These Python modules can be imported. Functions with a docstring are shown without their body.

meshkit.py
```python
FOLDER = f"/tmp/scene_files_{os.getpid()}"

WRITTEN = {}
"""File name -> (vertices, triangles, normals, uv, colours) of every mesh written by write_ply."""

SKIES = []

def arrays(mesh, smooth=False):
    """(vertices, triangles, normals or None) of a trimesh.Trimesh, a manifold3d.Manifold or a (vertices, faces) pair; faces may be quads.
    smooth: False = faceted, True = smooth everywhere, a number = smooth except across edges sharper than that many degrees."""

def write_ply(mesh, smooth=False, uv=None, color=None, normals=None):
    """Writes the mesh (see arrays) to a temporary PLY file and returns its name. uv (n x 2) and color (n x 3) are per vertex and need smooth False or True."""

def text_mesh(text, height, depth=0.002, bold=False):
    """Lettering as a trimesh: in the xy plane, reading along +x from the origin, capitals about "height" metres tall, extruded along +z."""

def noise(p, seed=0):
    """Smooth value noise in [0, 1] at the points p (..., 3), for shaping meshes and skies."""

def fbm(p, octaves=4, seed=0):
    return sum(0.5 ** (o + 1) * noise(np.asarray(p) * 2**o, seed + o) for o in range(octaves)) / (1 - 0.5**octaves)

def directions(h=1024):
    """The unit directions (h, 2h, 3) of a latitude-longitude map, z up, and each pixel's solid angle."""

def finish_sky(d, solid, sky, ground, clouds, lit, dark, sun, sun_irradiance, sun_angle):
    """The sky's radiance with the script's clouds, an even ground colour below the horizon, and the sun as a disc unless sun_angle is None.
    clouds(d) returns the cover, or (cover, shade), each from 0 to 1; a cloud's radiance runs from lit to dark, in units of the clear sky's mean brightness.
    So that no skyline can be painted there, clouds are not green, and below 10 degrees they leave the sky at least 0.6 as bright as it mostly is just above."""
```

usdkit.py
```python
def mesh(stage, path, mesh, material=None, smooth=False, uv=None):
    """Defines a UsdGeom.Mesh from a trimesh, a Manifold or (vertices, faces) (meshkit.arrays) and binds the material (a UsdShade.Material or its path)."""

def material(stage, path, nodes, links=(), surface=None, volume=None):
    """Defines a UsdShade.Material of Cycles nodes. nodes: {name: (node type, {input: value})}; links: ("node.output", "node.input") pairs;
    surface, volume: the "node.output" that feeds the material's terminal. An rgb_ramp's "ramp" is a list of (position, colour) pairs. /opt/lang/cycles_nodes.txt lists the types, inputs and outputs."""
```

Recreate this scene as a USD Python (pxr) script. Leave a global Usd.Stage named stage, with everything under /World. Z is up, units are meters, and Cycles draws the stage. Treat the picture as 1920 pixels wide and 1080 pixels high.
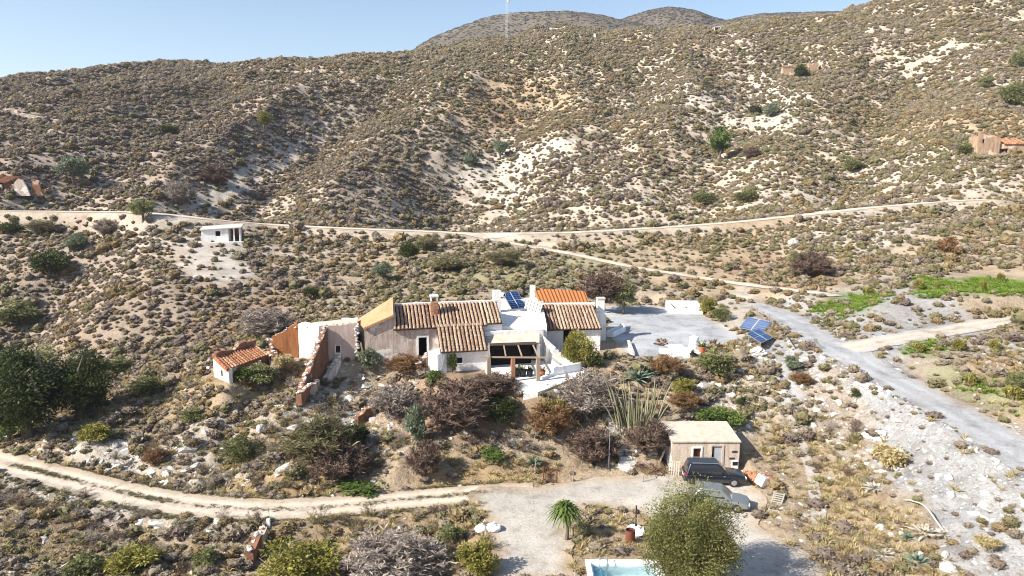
import math, random
import numpy as np, trimesh, shapely
from shapely.geometry import Polygon, LineString, Point
from scipy.interpolate import RBFInterpolator
from scipy.ndimage import map_coordinates, gaussian_filter
import usdkit, meshkit
from pxr import Usd, UsdGeom, UsdLux, UsdShade, Sdf, Gf, Vt

stage = Usd.Stage.CreateInMemory()
world = UsdGeom.Xform.Define(stage, '/World')
stage.SetDefaultPrim(world.GetPrim())
rng = np.random.default_rng(7)
random.seed(7)

# ---------------------------------------------------------------- camera, sky, sun, exposure
CAM_H, PITCH, FPX = 24.0, math.radians(9.0), 1371.0
cam = UsdGeom.Camera.Define(stage, '/World/camera')
cam.CreateHorizontalApertureAttr(36.0)
cam.CreateVerticalApertureAttr(36.0 * 9 / 16)
cam.CreateFocalLengthAttr(36.0 * FPX / 1920.0)
cam.CreateClippingRangeAttr(Gf.Vec2f(0.5, 20000))
cam.AddTranslateOp().Set(Gf.Vec3d(0, 0, CAM_H))
cam.AddRotateXOp().Set(90.0 - math.degrees(PITCH))
cam.CreateExposureAttr(1.02)
SUN_EL, SUN_AZ = math.radians(36.0), math.atan2(-1.0, -0.48)   # atan2(x, y) of the direction towards the sun
sun_dir = np.array([math.sin(SUN_AZ) * math.cos(SUN_EL), math.cos(SUN_AZ) * math.cos(SUN_EL), math.sin(SUN_EL)])
sun = UsdLux.DistantLight.Define(stage, '/World/sun')
sun.CreateIntensityAttr(1.25)
sun.CreateAngleAttr(0.5)
sun.CreateColorAttr(Gf.Vec3f(1.0, 0.94, 0.85))
sun.CreateNormalizeAttr(True)
_z = Gf.Vec3d(*map(float, sun_dir))
sun.AddOrientOp().Set(Gf.Quatf(Gf.Rotation(Gf.Vec3d(0, 0, 1), _z).GetQuat()))
sky_mat = usdkit.material(stage, '/World/Looks/sky', {
    'sky': ('sky_texture', {'sky_type': 'single_scattering', 'sun_disc': False, 'sun_elevation': SUN_EL, 'sun_rotation': SUN_AZ,
                            'altitude': 600.0, 'air_density': 1.0, 'aerosol_density': 1.4, 'ozone_density': 1.0}),
    'bg': ('background_shader', {'strength': 0.09})}, [('sky.color', 'bg.color')], surface='bg.background')
dome = UsdLux.DomeLight.Define(stage, '/World/sky')
dome.CreateIntensityAttr(1.0)
UsdShade.MaterialBindingAPI.Apply(dome.GetPrim()).Bind(sky_mat)
for k, v in (('label', 'clear pale blue sky above the hills'), ('kind', 'structure')):
    dome.GetPrim().SetCustomDataByKey(k, v)

# ---------------------------------------------------------------- helpers: prims
_used = {}
def numbered(parent, name):
    n = _used.get((parent, name), 0)
    _used[(parent, name)] = n + 1
    return f'{parent}/{name}' if n == 0 else f'{parent}/{name}_{n:03d}'
def tag(prim, label=None, cat=None, group=None, kind=None):
    for k, v in (('label', label), ('category', cat), ('group', group), ('kind', kind)):
        if v:
            prim.SetCustomDataByKey(k, v)
    return prim
def path_of(p):
    return '/World' if p is None else (str(p.GetPath()) if hasattr(p, 'GetPath') else p)
class MB:
    """Collects triangles of one mesh, with a tint per vertex."""
    def __init__(s):
        s.v, s.f, s.t, s.n = [], [], [], 0
    def add(s, v, f, tint=0.5):
        v = np.asarray(v, float).reshape(-1, 3); f = np.asarray(f, int)
        if f.shape[1] == 4:
            f = np.vstack([f[:, [0, 1, 2]], f[:, [0, 2, 3]]])
        s.v.append(v); s.f.append(f + s.n); s.n += len(v)
        s.t.append(np.broadcast_to(np.asarray(tint, float), (len(v),)))
        return s
    def tm(s, m, tint=0.5):
        return s.add(m.vertices, m.faces, tint)
    def box(s, x0, x1, y0, y1, z0, z1, tint=0.5):
        v = [(x, y, z) for x in (x0, x1) for y in (y0, y1) for z in (z0, z1)]
        return s.add(v, [[0, 1, 3, 2], [4, 6, 7, 5], [0, 4, 5, 1], [2, 3, 7, 6], [0, 2, 6, 4], [1, 5, 7, 3]], tint)
    def hexa(s, bottom, top, tint=0.5):
        """bottom and top: four corners each, counter-clockwise seen from above."""
        v = list(bottom) + list(top)
        return s.add(v, [[3, 2, 1, 0], [4, 5, 6, 7], [0, 1, 5, 4], [1, 2, 6, 5], [2, 3, 7, 6], [3, 0, 4, 7]], tint)
    def slab(s, quad, t, tint=0.5):
        q = np.asarray(quad, float)
        n = np.cross(q[1] - q[0], q[3] - q[0]); n /= np.linalg.norm(n)
        return s.hexa(q - n * t, q, tint)
    def tube(s, pts, r, n=6, tint=0.5, cap=True):
        pts = np.asarray(pts, float); m = len(pts)
        r = np.broadcast_to(np.asarray(r, float), (m,))
        d = np.gradient(pts, axis=0); d /= np.linalg.norm(d, axis=1, keepdims=True) + 1e-9
        ref = np.array([0, 0, 1.0]) if abs(d[0, 2]) < 0.9 else np.array([1.0, 0, 0])
        a = np.cross(d, ref); a /= np.linalg.norm(a, axis=1, keepdims=True) + 1e-9
        b = np.cross(d, a)
        ang = np.arange(n) * 2 * np.pi / n
        v = (pts[:, None] + r[:, None, None] * (np.cos(ang)[None, :, None] * a[:, None] + np.sin(ang)[None, :, None] * b[:, None])).reshape(-1, 3)
        f = [[i * n + j, i * n + (j + 1) % n, (i + 1) * n + (j + 1) % n, (i + 1) * n + j] for i in range(m - 1) for j in range(n)]
        s.add(v, f, tint)
        if cap:
            for i, o in ((0, 1), (m - 1, 0)):
                ring = v[i * n:(i + 1) * n]
                s.add(np.vstack([ring, pts[i:i + 1]]), [[j, (j + 1) % n, n] if not o else [(j + 1) % n, j, n] for j in range(n)], tint)
        return s
    def bar(s, a, b, w, h=None, tint=0.5):
        """A square bar between two points."""
        a, b = np.asarray(a, float), np.asarray(b, float); h = h or w
        d = (b - a) / np.linalg.norm(b - a)
        ref = np.array([0, 0, 1.0]) if abs(d[2]) < 0.95 else np.array([0, 1.0, 0])
        x = np.cross(d, ref); x /= np.linalg.norm(x); y = np.cross(x, d)
        c = lambda o: [o - x * w / 2 - y * h / 2, o + x * w / 2 - y * h / 2, o + x * w / 2 + y * h / 2, o - x * w / 2 + y * h / 2]
        return s.hexa(c(a), c(b), tint)
    def wall(s, poly, y0, y1, tint=0.5):
        """A polygon in x, z extruded from y0 to y1."""
        m = trimesh.creation.extrude_polygon(poly, abs(y1 - y0), engine='earcut')
        v = np.array(m.vertices)
        return s.add(np.stack([v[:, 0], max(y0, y1) - v[:, 2], v[:, 1]], 1), m.faces, tint)
    def xform(s, M):
        M = np.asarray(M, float)
        s.v = [np.asarray(v) @ M[:3, :3].T + M[:3, 3] for v in s.v]
        return s
    def arrays(s):
        return np.vstack(s.v), np.vstack(s.f), np.concatenate(s.t)
def vary(prim, t):
    UsdGeom.PrimvarsAPI(prim).CreatePrimvar('tint', Sdf.ValueTypeNames.FloatArray, 'vertex').Set(Vt.FloatArray.FromNumpy(np.asarray(t, np.float32)))
def obj(name, mb, m, parent=None, smooth=False, **data):
    pth = numbered(path_of(parent), name)
    v, f, t = mb.arrays() if isinstance(mb, MB) else (np.array(mb.vertices), np.array(mb.faces), np.full(len(mb.vertices), 0.5))
    if smooth and smooth is not True:
        p = usdkit.mesh(stage, pth, trimesh.Trimesh(v, f, process=True), M[m], smooth=smooth)
    else:
        p = usdkit.mesh(stage, pth, (v, f), M[m], smooth=smooth)
        vary(p, t)
    return tag(p.GetPrim(), **data)
def thing(name, label, cat, loc=(0, 0, 0), rotz=0.0, group=None, scale=None):
    x = UsdGeom.Xform.Define(stage, numbered('/World', name))
    x.AddTranslateOp().Set(Gf.Vec3d(*map(float, loc)))
    x.AddRotateZOp().Set(float(rotz))
    if scale is not None:
        x.AddScaleOp().Set(Gf.Vec3f(*map(float, np.broadcast_to(scale, 3))))
    return tag(x.GetPrim(), label, cat, group)
def copy_of(src, name, label, cat, loc, rotz=0.0, group=None, scale=None):
    r = thing(name, label, cat, loc, rotz, group, scale)
    r.GetReferences().AddInternalReference(src.GetPath())
    r.SetInstanceable(True)
    return r

# ---------------------------------------------------------------- helpers: view geometry (only used to lay the ground plan out)
def ray(u, v):
    x, d = (np.asarray(u, float) - 960) / FPX, (np.asarray(v, float) - 540) / FPX
    return np.stack([x, math.cos(PITCH) - d * math.sin(PITCH), -math.sin(PITCH) - d * math.cos(PITCH)], -1)
def pix(x, y, z):
    z = np.asarray(z) - CAM_H
    f = y * math.cos(PITCH) - z * math.sin(PITCH); up = y * math.sin(PITCH) + z * math.cos(PITCH)
    f = np.where(f < 0.5, np.nan, f)
    return 960 + FPX * x / f, 540 - FPX * up / f

# ---------------------------------------------------------------- the lie of the land
CP = {   # survey stations: bearing column -> (elevation row, distance north)
    -700: [(1080, 44), (860, 62), (700, 86), (560, 120), (420, 165), (300, 215), (235, 280), (230, 330), (330, 420)],
    0: [(1080, 43), (958, 50), (868, 57.5), (825, 63), (720, 82), (600, 108), (520, 128), (400, 152), (340, 168), (210, 232), (163, 315), (180, 380), (220, 520)],
    240: [(1080, 43), (925, 53), (850, 58), (780, 64), (700, 78), (560, 98), (440, 128), (398, 148), (330, 172), (205, 240), (135, 335), (152, 400), (200, 540)],
    480: [(1080, 43), (955, 50), (905, 53.5), (830, 58), (700, 68), (640, 80), (570, 98), (480, 124), (418, 146), (350, 178), (205, 255), (124, 360), (138, 420), (190, 560)],
    720: [(1080, 42.5), (942, 51), (905, 53.2), (800, 60.5), (715, 67.5), (575, 92), (500, 120), (431, 147), (350, 188), (203, 270), (108, 385), (118, 430), (170, 560)],
    960: [(1080, 41.2), (920, 52.8), (890, 55.2), (790, 61), (735, 64.5), (560, 94), (500, 118), (437, 148), (350, 192), (250, 245), (150, 318), (66, 425), (72, 470), (140, 620)],
    1180: [(1080, 41), (905, 54.8), (875, 56.8), (770, 62.5), (690, 68.5), (600, 92), (550, 106), (500, 124), (430, 152), (350, 190), (250, 238), (150, 312), (62, 430), (68, 480), (140, 640)],
    1400: [(1080, 40.8), (960, 48), (880, 55.8), (800, 61.5), (700, 69.5), (640, 79), (590, 95), (530, 112), (480, 128), (414, 155), (350, 180), (250, 228), (150, 292), (53, 420), (60, 470), (140, 640)],
    1600: [(1080, 41), (960, 48.4), (850, 56.2), (790, 59.8), (745, 61.8), (690, 67), (640, 73.5), (590, 86), (545, 100), (480, 124), (393, 158), (320, 184), (200, 258), (100, 320), (22, 425), (40, 500), (140, 680)],
    1760: [(1080, 40.4), (960, 45.6), (900, 48.6), (850, 51), (745, 58.5), (690, 64), (620, 75), (560, 88), (500, 113), (440, 136), (379, 162), (300, 190), (200, 245), (90, 310), (-20, 410), (0, 480), (120, 680)],
    1920: [(1080, 38.5), (960, 42.5), (850, 47.8), (740, 56), (660, 65), (598, 77.5), (540, 92), (480, 116), (400, 150), (285, 186), (200, 232), (90, 300), (-66, 400), (-40, 480), (100, 700)],
    2600: [(1080, 38), (850, 48), (740, 56), (598, 78), (480, 115), (380, 150), (250, 190), (100, 290), (-120, 400), (-60, 500), (100, 800)],
}
_th, _lr, _t = [], [], []
for u, rows in CP.items():
    for v, Y in rows:
        r3 = ray(u, v)
        x, z = r3[0] * Y / r3[1], r3[2] * Y / r3[1]
        rr = math.hypot(x, Y)
        _th.append(math.atan2(x, Y)); _lr.append(math.log(rr)); _t.append(z / rr)
for a in np.linspace(-math.pi, math.pi, 25):
    for rr, z in ((30, -1.5), (18, -2.5), (8, -3), (3, -3)) if abs(a) < 0.85 else ((400, 20), (150, 8), (55, 0), (18, -2.5), (3, -3)):
        if abs(a) < 0.85 or abs(a) > 1.1:
            _th.append(a); _lr.append(math.log(rr)); _t.append((z - CAM_H) / rr)
_rb = RBFInterpolator(np.stack([_th, _lr], 1), np.array(_t), kernel='thin_plate_spline', smoothing=2e-5)
TG_A, TG_L = np.linspace(-math.pi, math.pi, 361), np.linspace(math.log(2), math.log(3200), 240)
_ga, _gl = np.meshgrid(TG_A, np.clip(TG_L, math.log(3), math.log(900)), indexing='ij')
TG = _rb(np.stack([_ga.ravel(), _gl.ravel()], 1)).reshape(_ga.shape)
_far = np.clip((TG_L - math.log(620)) / (math.log(1500) - math.log(620)), 0, 1)
TG = TG * (1 - _far) + (-0.02) * _far
N3 = lambda x, y, s, seed, o=3: meshkit.fbm(np.stack([x / s, y / s, np.zeros_like(x)], -1), o, seed) - 0.5
def z_raw(x, y):
    x, y = np.asarray(x, float), np.asarray(y, float)
    r = np.maximum(np.hypot(x, y), 2.0)
    a = np.arctan2(x, y)
    ia = (a + math.pi) / (2 * math.pi) * 360
    il = (np.log(r) - TG_L[0]) / (TG_L[-1] - TG_L[0]) * 239
    return CAM_H + r * map_coordinates(TG, [ia, il], order=1, mode='nearest')
def z_relief(x, y):
    """Spurs, runnels, banks and old terraces on top of the broad shape."""
    r = np.hypot(x, y)
    k = np.clip((r - 90) / 130, 0, 1)
    rid = 1 - 2 * np.abs(N3(x, y * 0.45, 46.0, 11, 4))
    z = k * (rid - 0.72) * 11.0 + k * N3(x, y, 16.0, 5, 4) * 3.2
    z += (0.25 + 0.75 * k) * N3(x, y, 5.0, 23, 3) * 1.5
    near = 1 - np.clip((r - 60) / 40, 0, 1)
    z += near * (N3(x, y, 1.3, 31, 3) * 0.6 + N3(x, y, 3.2, 37, 3) * 0.7)
    return z
MODS = []          # (bounds, function(x, y, z) -> z), applied in order
def ground(x, y):
    x, y = np.atleast_1d(np.asarray(x, float)), np.atleast_1d(np.asarray(y, float))
    z = z_raw(x, y) + z_relief(x, y)
    for (x0, y0, x1, y1), fn in MODS:
        m = (x > x0) & (x < x1) & (y > y0) & (y < y1)
        if m.any():
            z[m] = fn(x[m], y[m], z[m])
    return z
def smooth01(t):
    t = np.clip(t, 0, 1); return t * t * (3 - 2 * t)
def pad(poly, zf, fall, rough=0.0):
    P = Polygon(poly); b = P.bounds
    def fn(x, y, z):
        d = shapely.distance(P, shapely.points(x, y))
        w = 1 - smooth01(d / fall)
        tgt = zf(x, y) if callable(zf) else zf
        return z * (1 - w) + (tgt + (rough * N3(x, y, 1.1, 77, 2) if rough else 0)) * w
    MODS.append(((b[0] - fall, b[1] - fall, b[2] + fall, b[3] + fall), fn))
def at(u, v, raw=False):
    """The point of the ground seen in direction (u, v)."""
    d = ray(u, v); Y = np.exp(np.linspace(math.log(30), math.log(900), 1500))
    x, z = d[0] / d[1] * Y, CAM_H + d[2] / d[1] * Y
    h = (z_raw(x, Y) + z_relief(x, Y)) if raw else ground(x, Y)
    hit = np.nonzero(h >= z)[0]
    i = hit[0] if len(hit) else len(Y) - 1
    for _ in range(2):
        lo, hi = Y[max(i - 1, 0)], Y[i]
        yy = np.linspace(lo, hi, 40); xx, zz = d[0] / d[1] * yy, CAM_H + d[2] / d[1] * yy
        hh = (z_raw(xx, yy) + z_relief(xx, yy)) if raw else ground(xx, yy)
        k = np.nonzero(hh >= zz)[0]; k = k[0] if len(k) else 39
        return np.array([xx[k], yy[k], hh[k]])
def polyline(px, step, smooth_n=6):
    p = np.array([at(u, v, True) for u, v in px])
    s = np.r_[0, np.cumsum(np.hypot(*np.diff(p[:, :2], axis=0).T))]
    n = max(8, int(s[-1] / step)); q = np.linspace(0, s[-1], n)
    from scipy.interpolate import PchipInterpolator
    out = PchipInterpolator(s, p)(q)
    for _ in range(smooth_n):
        out[1:-1] = (out[:-2] + 2 * out[1:-1] + out[2:]) / 4
    return out
def cut_road(line, half, fall):
    """Beds a road into the ground."""
    P, Q = line[:-1], line[1:]
    b = line.min(0), line.max(0)
    def fn(x, y, z):
        best, zt = np.full(len(x), 1e9), np.zeros(len(x))
        L = LineString(line[:, :2])
        pts = shapely.points(x, y)
        best = shapely.distance(L, pts)
        m = best < half + fall
        if m.any():
            s = shapely.line_locate_point(L, pts[m])
            ss = np.r_[0, np.cumsum(np.hypot(*np.diff(line[:, :2], axis=0).T))]
            w = 1 - smooth01((best[m] - half) / fall)
            z = z.copy(); z[m] = z[m] * (1 - w) + np.interp(s, ss, line[:, 2]) * w
        return z
    e = half + fall
    MODS.append(((b[0][0] - e, b[0][1] - e, b[1][0] + e, b[1][1] + e), fn))

HO, HA = np.array([-6.27, 68.36, 5.0]), 12.0        # the farmhouse's corner and turn
def hw(x, y, z=0.0):
    c, s = math.cos(math.radians(HA)), math.sin(math.radians(HA))
    return np.array([HO[0] + c * x - s * y, HO[1] + s * x + c * y, HO[2] + z])
hxy = lambda pts: [tuple(hw(x, y)[:2]) for x, y in pts]
def gully(px, depth, width):
    ln = polyline(px, 3.0); L = LineString(ln[:, :2]); b = L.bounds; e = width * 2.5
    def fn(x, y, z):
        d = shapely.distance(L, shapely.points(x, y))
        return z - depth * np.exp(-(d / width) ** 2)
    MODS.append(((b[0] - e, b[1] - e, b[2] + e, b[3] + e), fn))
gully([(135, 490), (120, 510), (95, 540), (35, 610), (-60, 690)], 4.5, 8.0)
gully([(985, 160), (915, 250), (862, 330), (845, 385)], 12.0, 19.0)
gully([(700, 170), (580, 240), (450, 310), (345, 372)], 10.0, 16.0)
gully([(420, 150), (300, 215), (190, 290), (110, 350)], 6.0, 14.0)
gully([(1450, 100), (1385, 200), (1320, 300), (1290, 370)], 9.0, 18.0)
gully([(1215, 120), (1160, 220), (1100, 300), (1080, 380)], 6.0, 14.0)
gully([(1700, 120), (1640, 220), (1580, 320)], 8.0, 16.0)
gully([(1655, 592), (1720, 574), (1800, 572), (1930, 576)], -1.5, 4.5)
gully([(715, 640), (690, 730), (640, 840), (620, 920)], 1.2, 3.0)
gully([(1120, 745), (1080, 820), (1060, 890)], 0.9, 2.5)
gully([(330, 700), (290, 790), (250, 880)], 0.9, 2.5)
gully([(470, 740), (430, 830), (400, 930)], 0.9, 2.2)
ROADS = {}
def road(name, px, width, fall, step=1.0):
    ln = polyline(px, step); ROADS[name] = (ln, width); cut_road(ln, width / 2 + 0.25, fall)
road('valley_track', [(-120, 394), (0, 396), (150, 397), (250, 398), (300, 402), (400, 412), (520, 422), (640, 428), (800, 434), (900, 438), (1040, 437), (1200, 429), (1350, 419), (1500, 404), (1650, 388), (1760, 379), (1850, 374)], 4.4, 3.5)
road('branch_track', [(870, 438), (950, 455), (1080, 478), (1180, 500), (1300, 519), (1420, 537), (1530, 550), (1570, 556)], 3.2, 2.5)
road('gravel_road', [(1420, 572), (1480, 598), (1540, 638), (1620, 684), (1700, 726), (1800, 780), (1920, 852), (2000, 900)], 3.8, 3.0)
road('side_road', [(1590, 655), (1660, 640), (1740, 626), (1830, 611), (1920, 598), (2060, 580)], 3.6, 2.5)
road('lower_road', [(-120, 832), (0, 866), (100, 891), (200, 917), (300, 939), (400, 953), (500, 957), (600, 953), (700, 944), (800, 934), (900, 927), (1000, 922)], 3.5, 1.6)
road('foot_track', [(1440, 690), (1478, 760), (1506, 840), (1528, 920), (1536, 985)], 1.1, 0.9, 0.7)
road('hill_path', [(-60, 196), (0, 207), (60, 216), (110, 226)], 1.6, 1.2, 2.0)
road('upper_hill_path', [(1775, 76), (1840, 83), (1920, 93), (2000, 104)], 2.6, 2.5, 2.0)
TERRACE = hxy([(-1.5, -0.4), (3.2, -4.6), (5.6, -7.4), (7.2, -8.0), (9.6, -6.0), (12.6, -3.6), (14.2, 0.5), (19, 2), (22.5, 16), (5, 18), (-5, 11), (-5, 3.4)])
pad(TERRACE, 5.0, 2.2)
pad(hxy([(-17.5, 3.6), (-5, 3.3), (-5, 11), (-15, 10), (-18, 7)]), 5.95, 2.0, 0.3)
pad(hxy([(-21.7, 2.3), (-19.9, -0.2), (-16, 5), (-18.5, 8)]), 5.0, 1.6, 0.2)
FORECOURT = [(11.5, 73.5), (11.5, 103), (20, 104), (26, 98), (27, 83), (22, 76.5), (17, 72.5)]
pad(FORECOURT, 5.0, 3.0)
YARD = [tuple(at(u, v, True)[:2]) for u, v in ((900, 914), (1010, 912), (1120, 895), (1240, 889), (1290, 884), (1400, 886), (1440, 930), (1420, 975), (1560, 1075), (1560, 1200), (1380, 1200), (1240, 1000), (1190, 970), (1100, 955), (1075, 1000), (1075, 1095), (930, 1095), (905, 985), (880, 935))]
pad(YARD, 0.0, 1.2, 0.05)
pad([(12.7, 56), (18.7, 56), (18.7, 60.3), (12.7, 60.3)], 0.0, 0.7)
pad([(3.6, 36), (9.6, 36), (9.6, 44.6), (3.6, 44.6)], 0.0, 0.8)
pad([(4.76, 36.5), (8.94, 36.5), (8.94, 42.2), (4.76, 42.2)], -1.9, 0.12)

# ---------------------------------------------------------------- materials
M = {}
def mat_tint(name, stops, rough=0.9, scale=3.0, amount=0.35, bump=0.0, bscale=None, translucent=0.0, spec=0.2, coords='object', metallic=0.0):
    """Colour from the mesh's tint, broken up by noise."""
    n = {'a': ('attribute', {'attribute': 'tint'}), 'c': ('texture_coordinate', {}) if coords == 'object' else ('geometry', {}),
         'n': ('noise_texture', {'scale': scale, 'detail': 4.0, 'roughness': 0.65}),
         'm': ('math', {'math_type': 'multiply_add', 'value2': amount, 'value3': -amount / 2}),
         's': ('math', {'math_type': 'add'}), 'r': ('rgb_ramp', {'ramp': stops}),
         'p': ('principled_bsdf', {'roughness': rough, 'specular_ior_level': spec, 'metallic': metallic})}
    out = 'c.object' if coords == 'object' else 'c.position'
    l = [(out, 'n.vector'), ('n.fac', 'm.value1'), ('a.fac', 's.value1'), ('m.value', 's.value2'), ('s.value', 'r.fac'), ('r.color', 'p.base_color')]
    if bump:
        n['n2'] = ('noise_texture', {'scale': bscale or scale * 4, 'detail': 3.0})
        n['b'] = ('bump', {'strength': 1.0, 'distance': bump})
        l += [(out, 'n2.vector'), ('n2.fac', 'b.height'), ('b.normal', 'p.normal')]
    surf = 'p.BSDF'
    if translucent:
        n['t'] = ('translucent_bsdf', {}); n['x'] = ('mix_closure', {'fac': translucent})
        l += [('r.color', 't.color'), ('p.BSDF', 'x.closure1'), ('t.BSDF', 'x.closure2')]
        surf = 'x.closure'
    M[name] = usdkit.material(stage, f'/World/Looks/{name}', n, l, surface=surf)
def leaf(name, dark, mid, light, tr=0.25):
    mat_tint(name, [(0, dark), (0.5, mid), (1, light)], rough=0.75, scale=0.8, amount=0.3, translucent=tr, spec=0.15)
def plain(name, col, rough=0.6, metallic=0.0, spec=0.4, coat=0.0):
    M[name] = usdkit.material(stage, f'/World/Looks/{name}', {
        'c': ('texture_coordinate', {}), 'n': ('noise_texture', {'scale': 2.5, 'detail': 4.0, 'roughness': 0.6}),
        'r': ('rgb_ramp', {'ramp': [(0.3, [c * 0.82 for c in col]), (0.7, [min(1, c * 1.12) for c in col])]}),
        'p': ('principled_bsdf', {'roughness': rough, 'metallic': metallic, 'specular_ior_level': spec, 'coat_weight': coat})},
        [('c.object', 'n.vector'), ('n.fac', 'r.fac'), ('r.color', 'p.base_color')], surface='p.BSDF')
def stucco(name, base, stain, patch=None, amount=0.5, low=None):
    """Old plaster: rain streaks, blotches and bare patches."""
    n = {'c': ('texture_coordinate', {}), 'mp': ('mapping', {'scale': (1.6, 1.6, 0.35)}),
         'n': ('noise_texture', {'scale': 1.3, 'detail': 6.0, 'roughness': 0.7}),
         'r': ('rgb_ramp', {'ramp': [(0.35, stain), (0.35 + 0.4 * amount, base), (1, base)]}),
         'n3': ('noise_texture', {'scale': 0.55, 'detail': 5.0, 'roughness': 0.6, 'distortion': 0.6}),
         'r3': ('rgb_ramp', {'ramp': [(0.56, (0, 0, 0)), (0.60, (1, 1, 1))]}),
         'mx': ('mix_color', {'blend_type': 'mix', 'b': patch or base}),
         'n2': ('noise_texture', {'scale': 7.0, 'detail': 4.0}), 'b': ('bump', {'distance': 0.05, 'strength': 0.8}),
         'p': ('principled_bsdf', {'roughness': 0.9, 'specular_ior_level': 0.15})}
    l = [('c.object', 'mp.vector'), ('mp.vector', 'n.vector'), ('n.fac', 'r.fac'), ('c.object', 'n3.vector'), ('n3.fac', 'r3.fac'), ('r3.color', 'mx.fac'),
         ('r.color', 'mx.a'), ('mx.result', 'p.base_color'), ('c.object', 'n2.vector'), ('n2.fac', 'b.height'), ('b.normal', 'p.normal')]
    M[name] = usdkit.material(stage, f'/World/Looks/{name}', n, l, surface='p.BSDF')

# the ground: its soil colour comes with the mesh, the grain from noise
M['soil'] = usdkit.material(stage, '/World/Looks/soil', {
    'a': ('attribute', {'attribute': 'soil'}), 'g': ('geometry', {}),
    'n1': ('noise_texture', {'scale': 0.45, 'detail': 6.0, 'roughness': 0.7}),
    'r1': ('rgb_ramp', {'ramp': [(0.3, (0.62, 0.58, 0.54)), (0.5, (1, 1, 1)), (0.72, (1.1, 1.1, 1.1))]}),
    'n2': ('noise_texture', {'scale': 4.5, 'detail': 5.0, 'roughness': 0.75}),
    'r2': ('rgb_ramp', {'ramp': [(0.31, (0.5, 0.46, 0.42)), (0.47, (1, 1, 1)), (0.7, (1.1, 1.1, 1.1))]}),
    'n4': ('noise_texture', {'scale': 16.0, 'detail': 3.0, 'roughness': 0.8}), 'r4': ('rgb_ramp', {'ramp': [(0.34, (0.45, 0.42, 0.38)), (0.46, (1, 1, 1)), (0.7, (1.1, 1.1, 1.1))]}), 'x4': ('mix_color', {'blend_type': 'multiply', 'fac': 1.0, 'use_clamp': False}),
    'x1': ('mix_color', {'blend_type': 'multiply', 'fac': 1.0, 'use_clamp': False}), 'x2': ('mix_color', {'blend_type': 'multiply', 'fac': 1.0, 'use_clamp': False}),
    'b': ('bump', {'distance': 0.22, 'strength': 1.0}), 'p': ('principled_bsdf', {'roughness': 0.95, 'specular_ior_level': 0.1})},
    [('g.position', 'n1.vector'), ('g.position', 'n2.vector'), ('n1.fac', 'r1.fac'), ('n2.fac', 'r2.fac'), ('a.color', 'x1.a'), ('r1.color', 'x1.b'),
     ('x1.result', 'x2.a'), ('r2.color', 'x2.b'), ('g.position', 'n4.vector'), ('n4.fac', 'r4.fac'), ('x2.result', 'x4.a'), ('r4.color', 'x4.b'), ('x4.result', 'p.base_color'), ('n2.fac', 'b.height'), ('b.normal', 'p.normal')], surface='p.BSDF')
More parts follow.
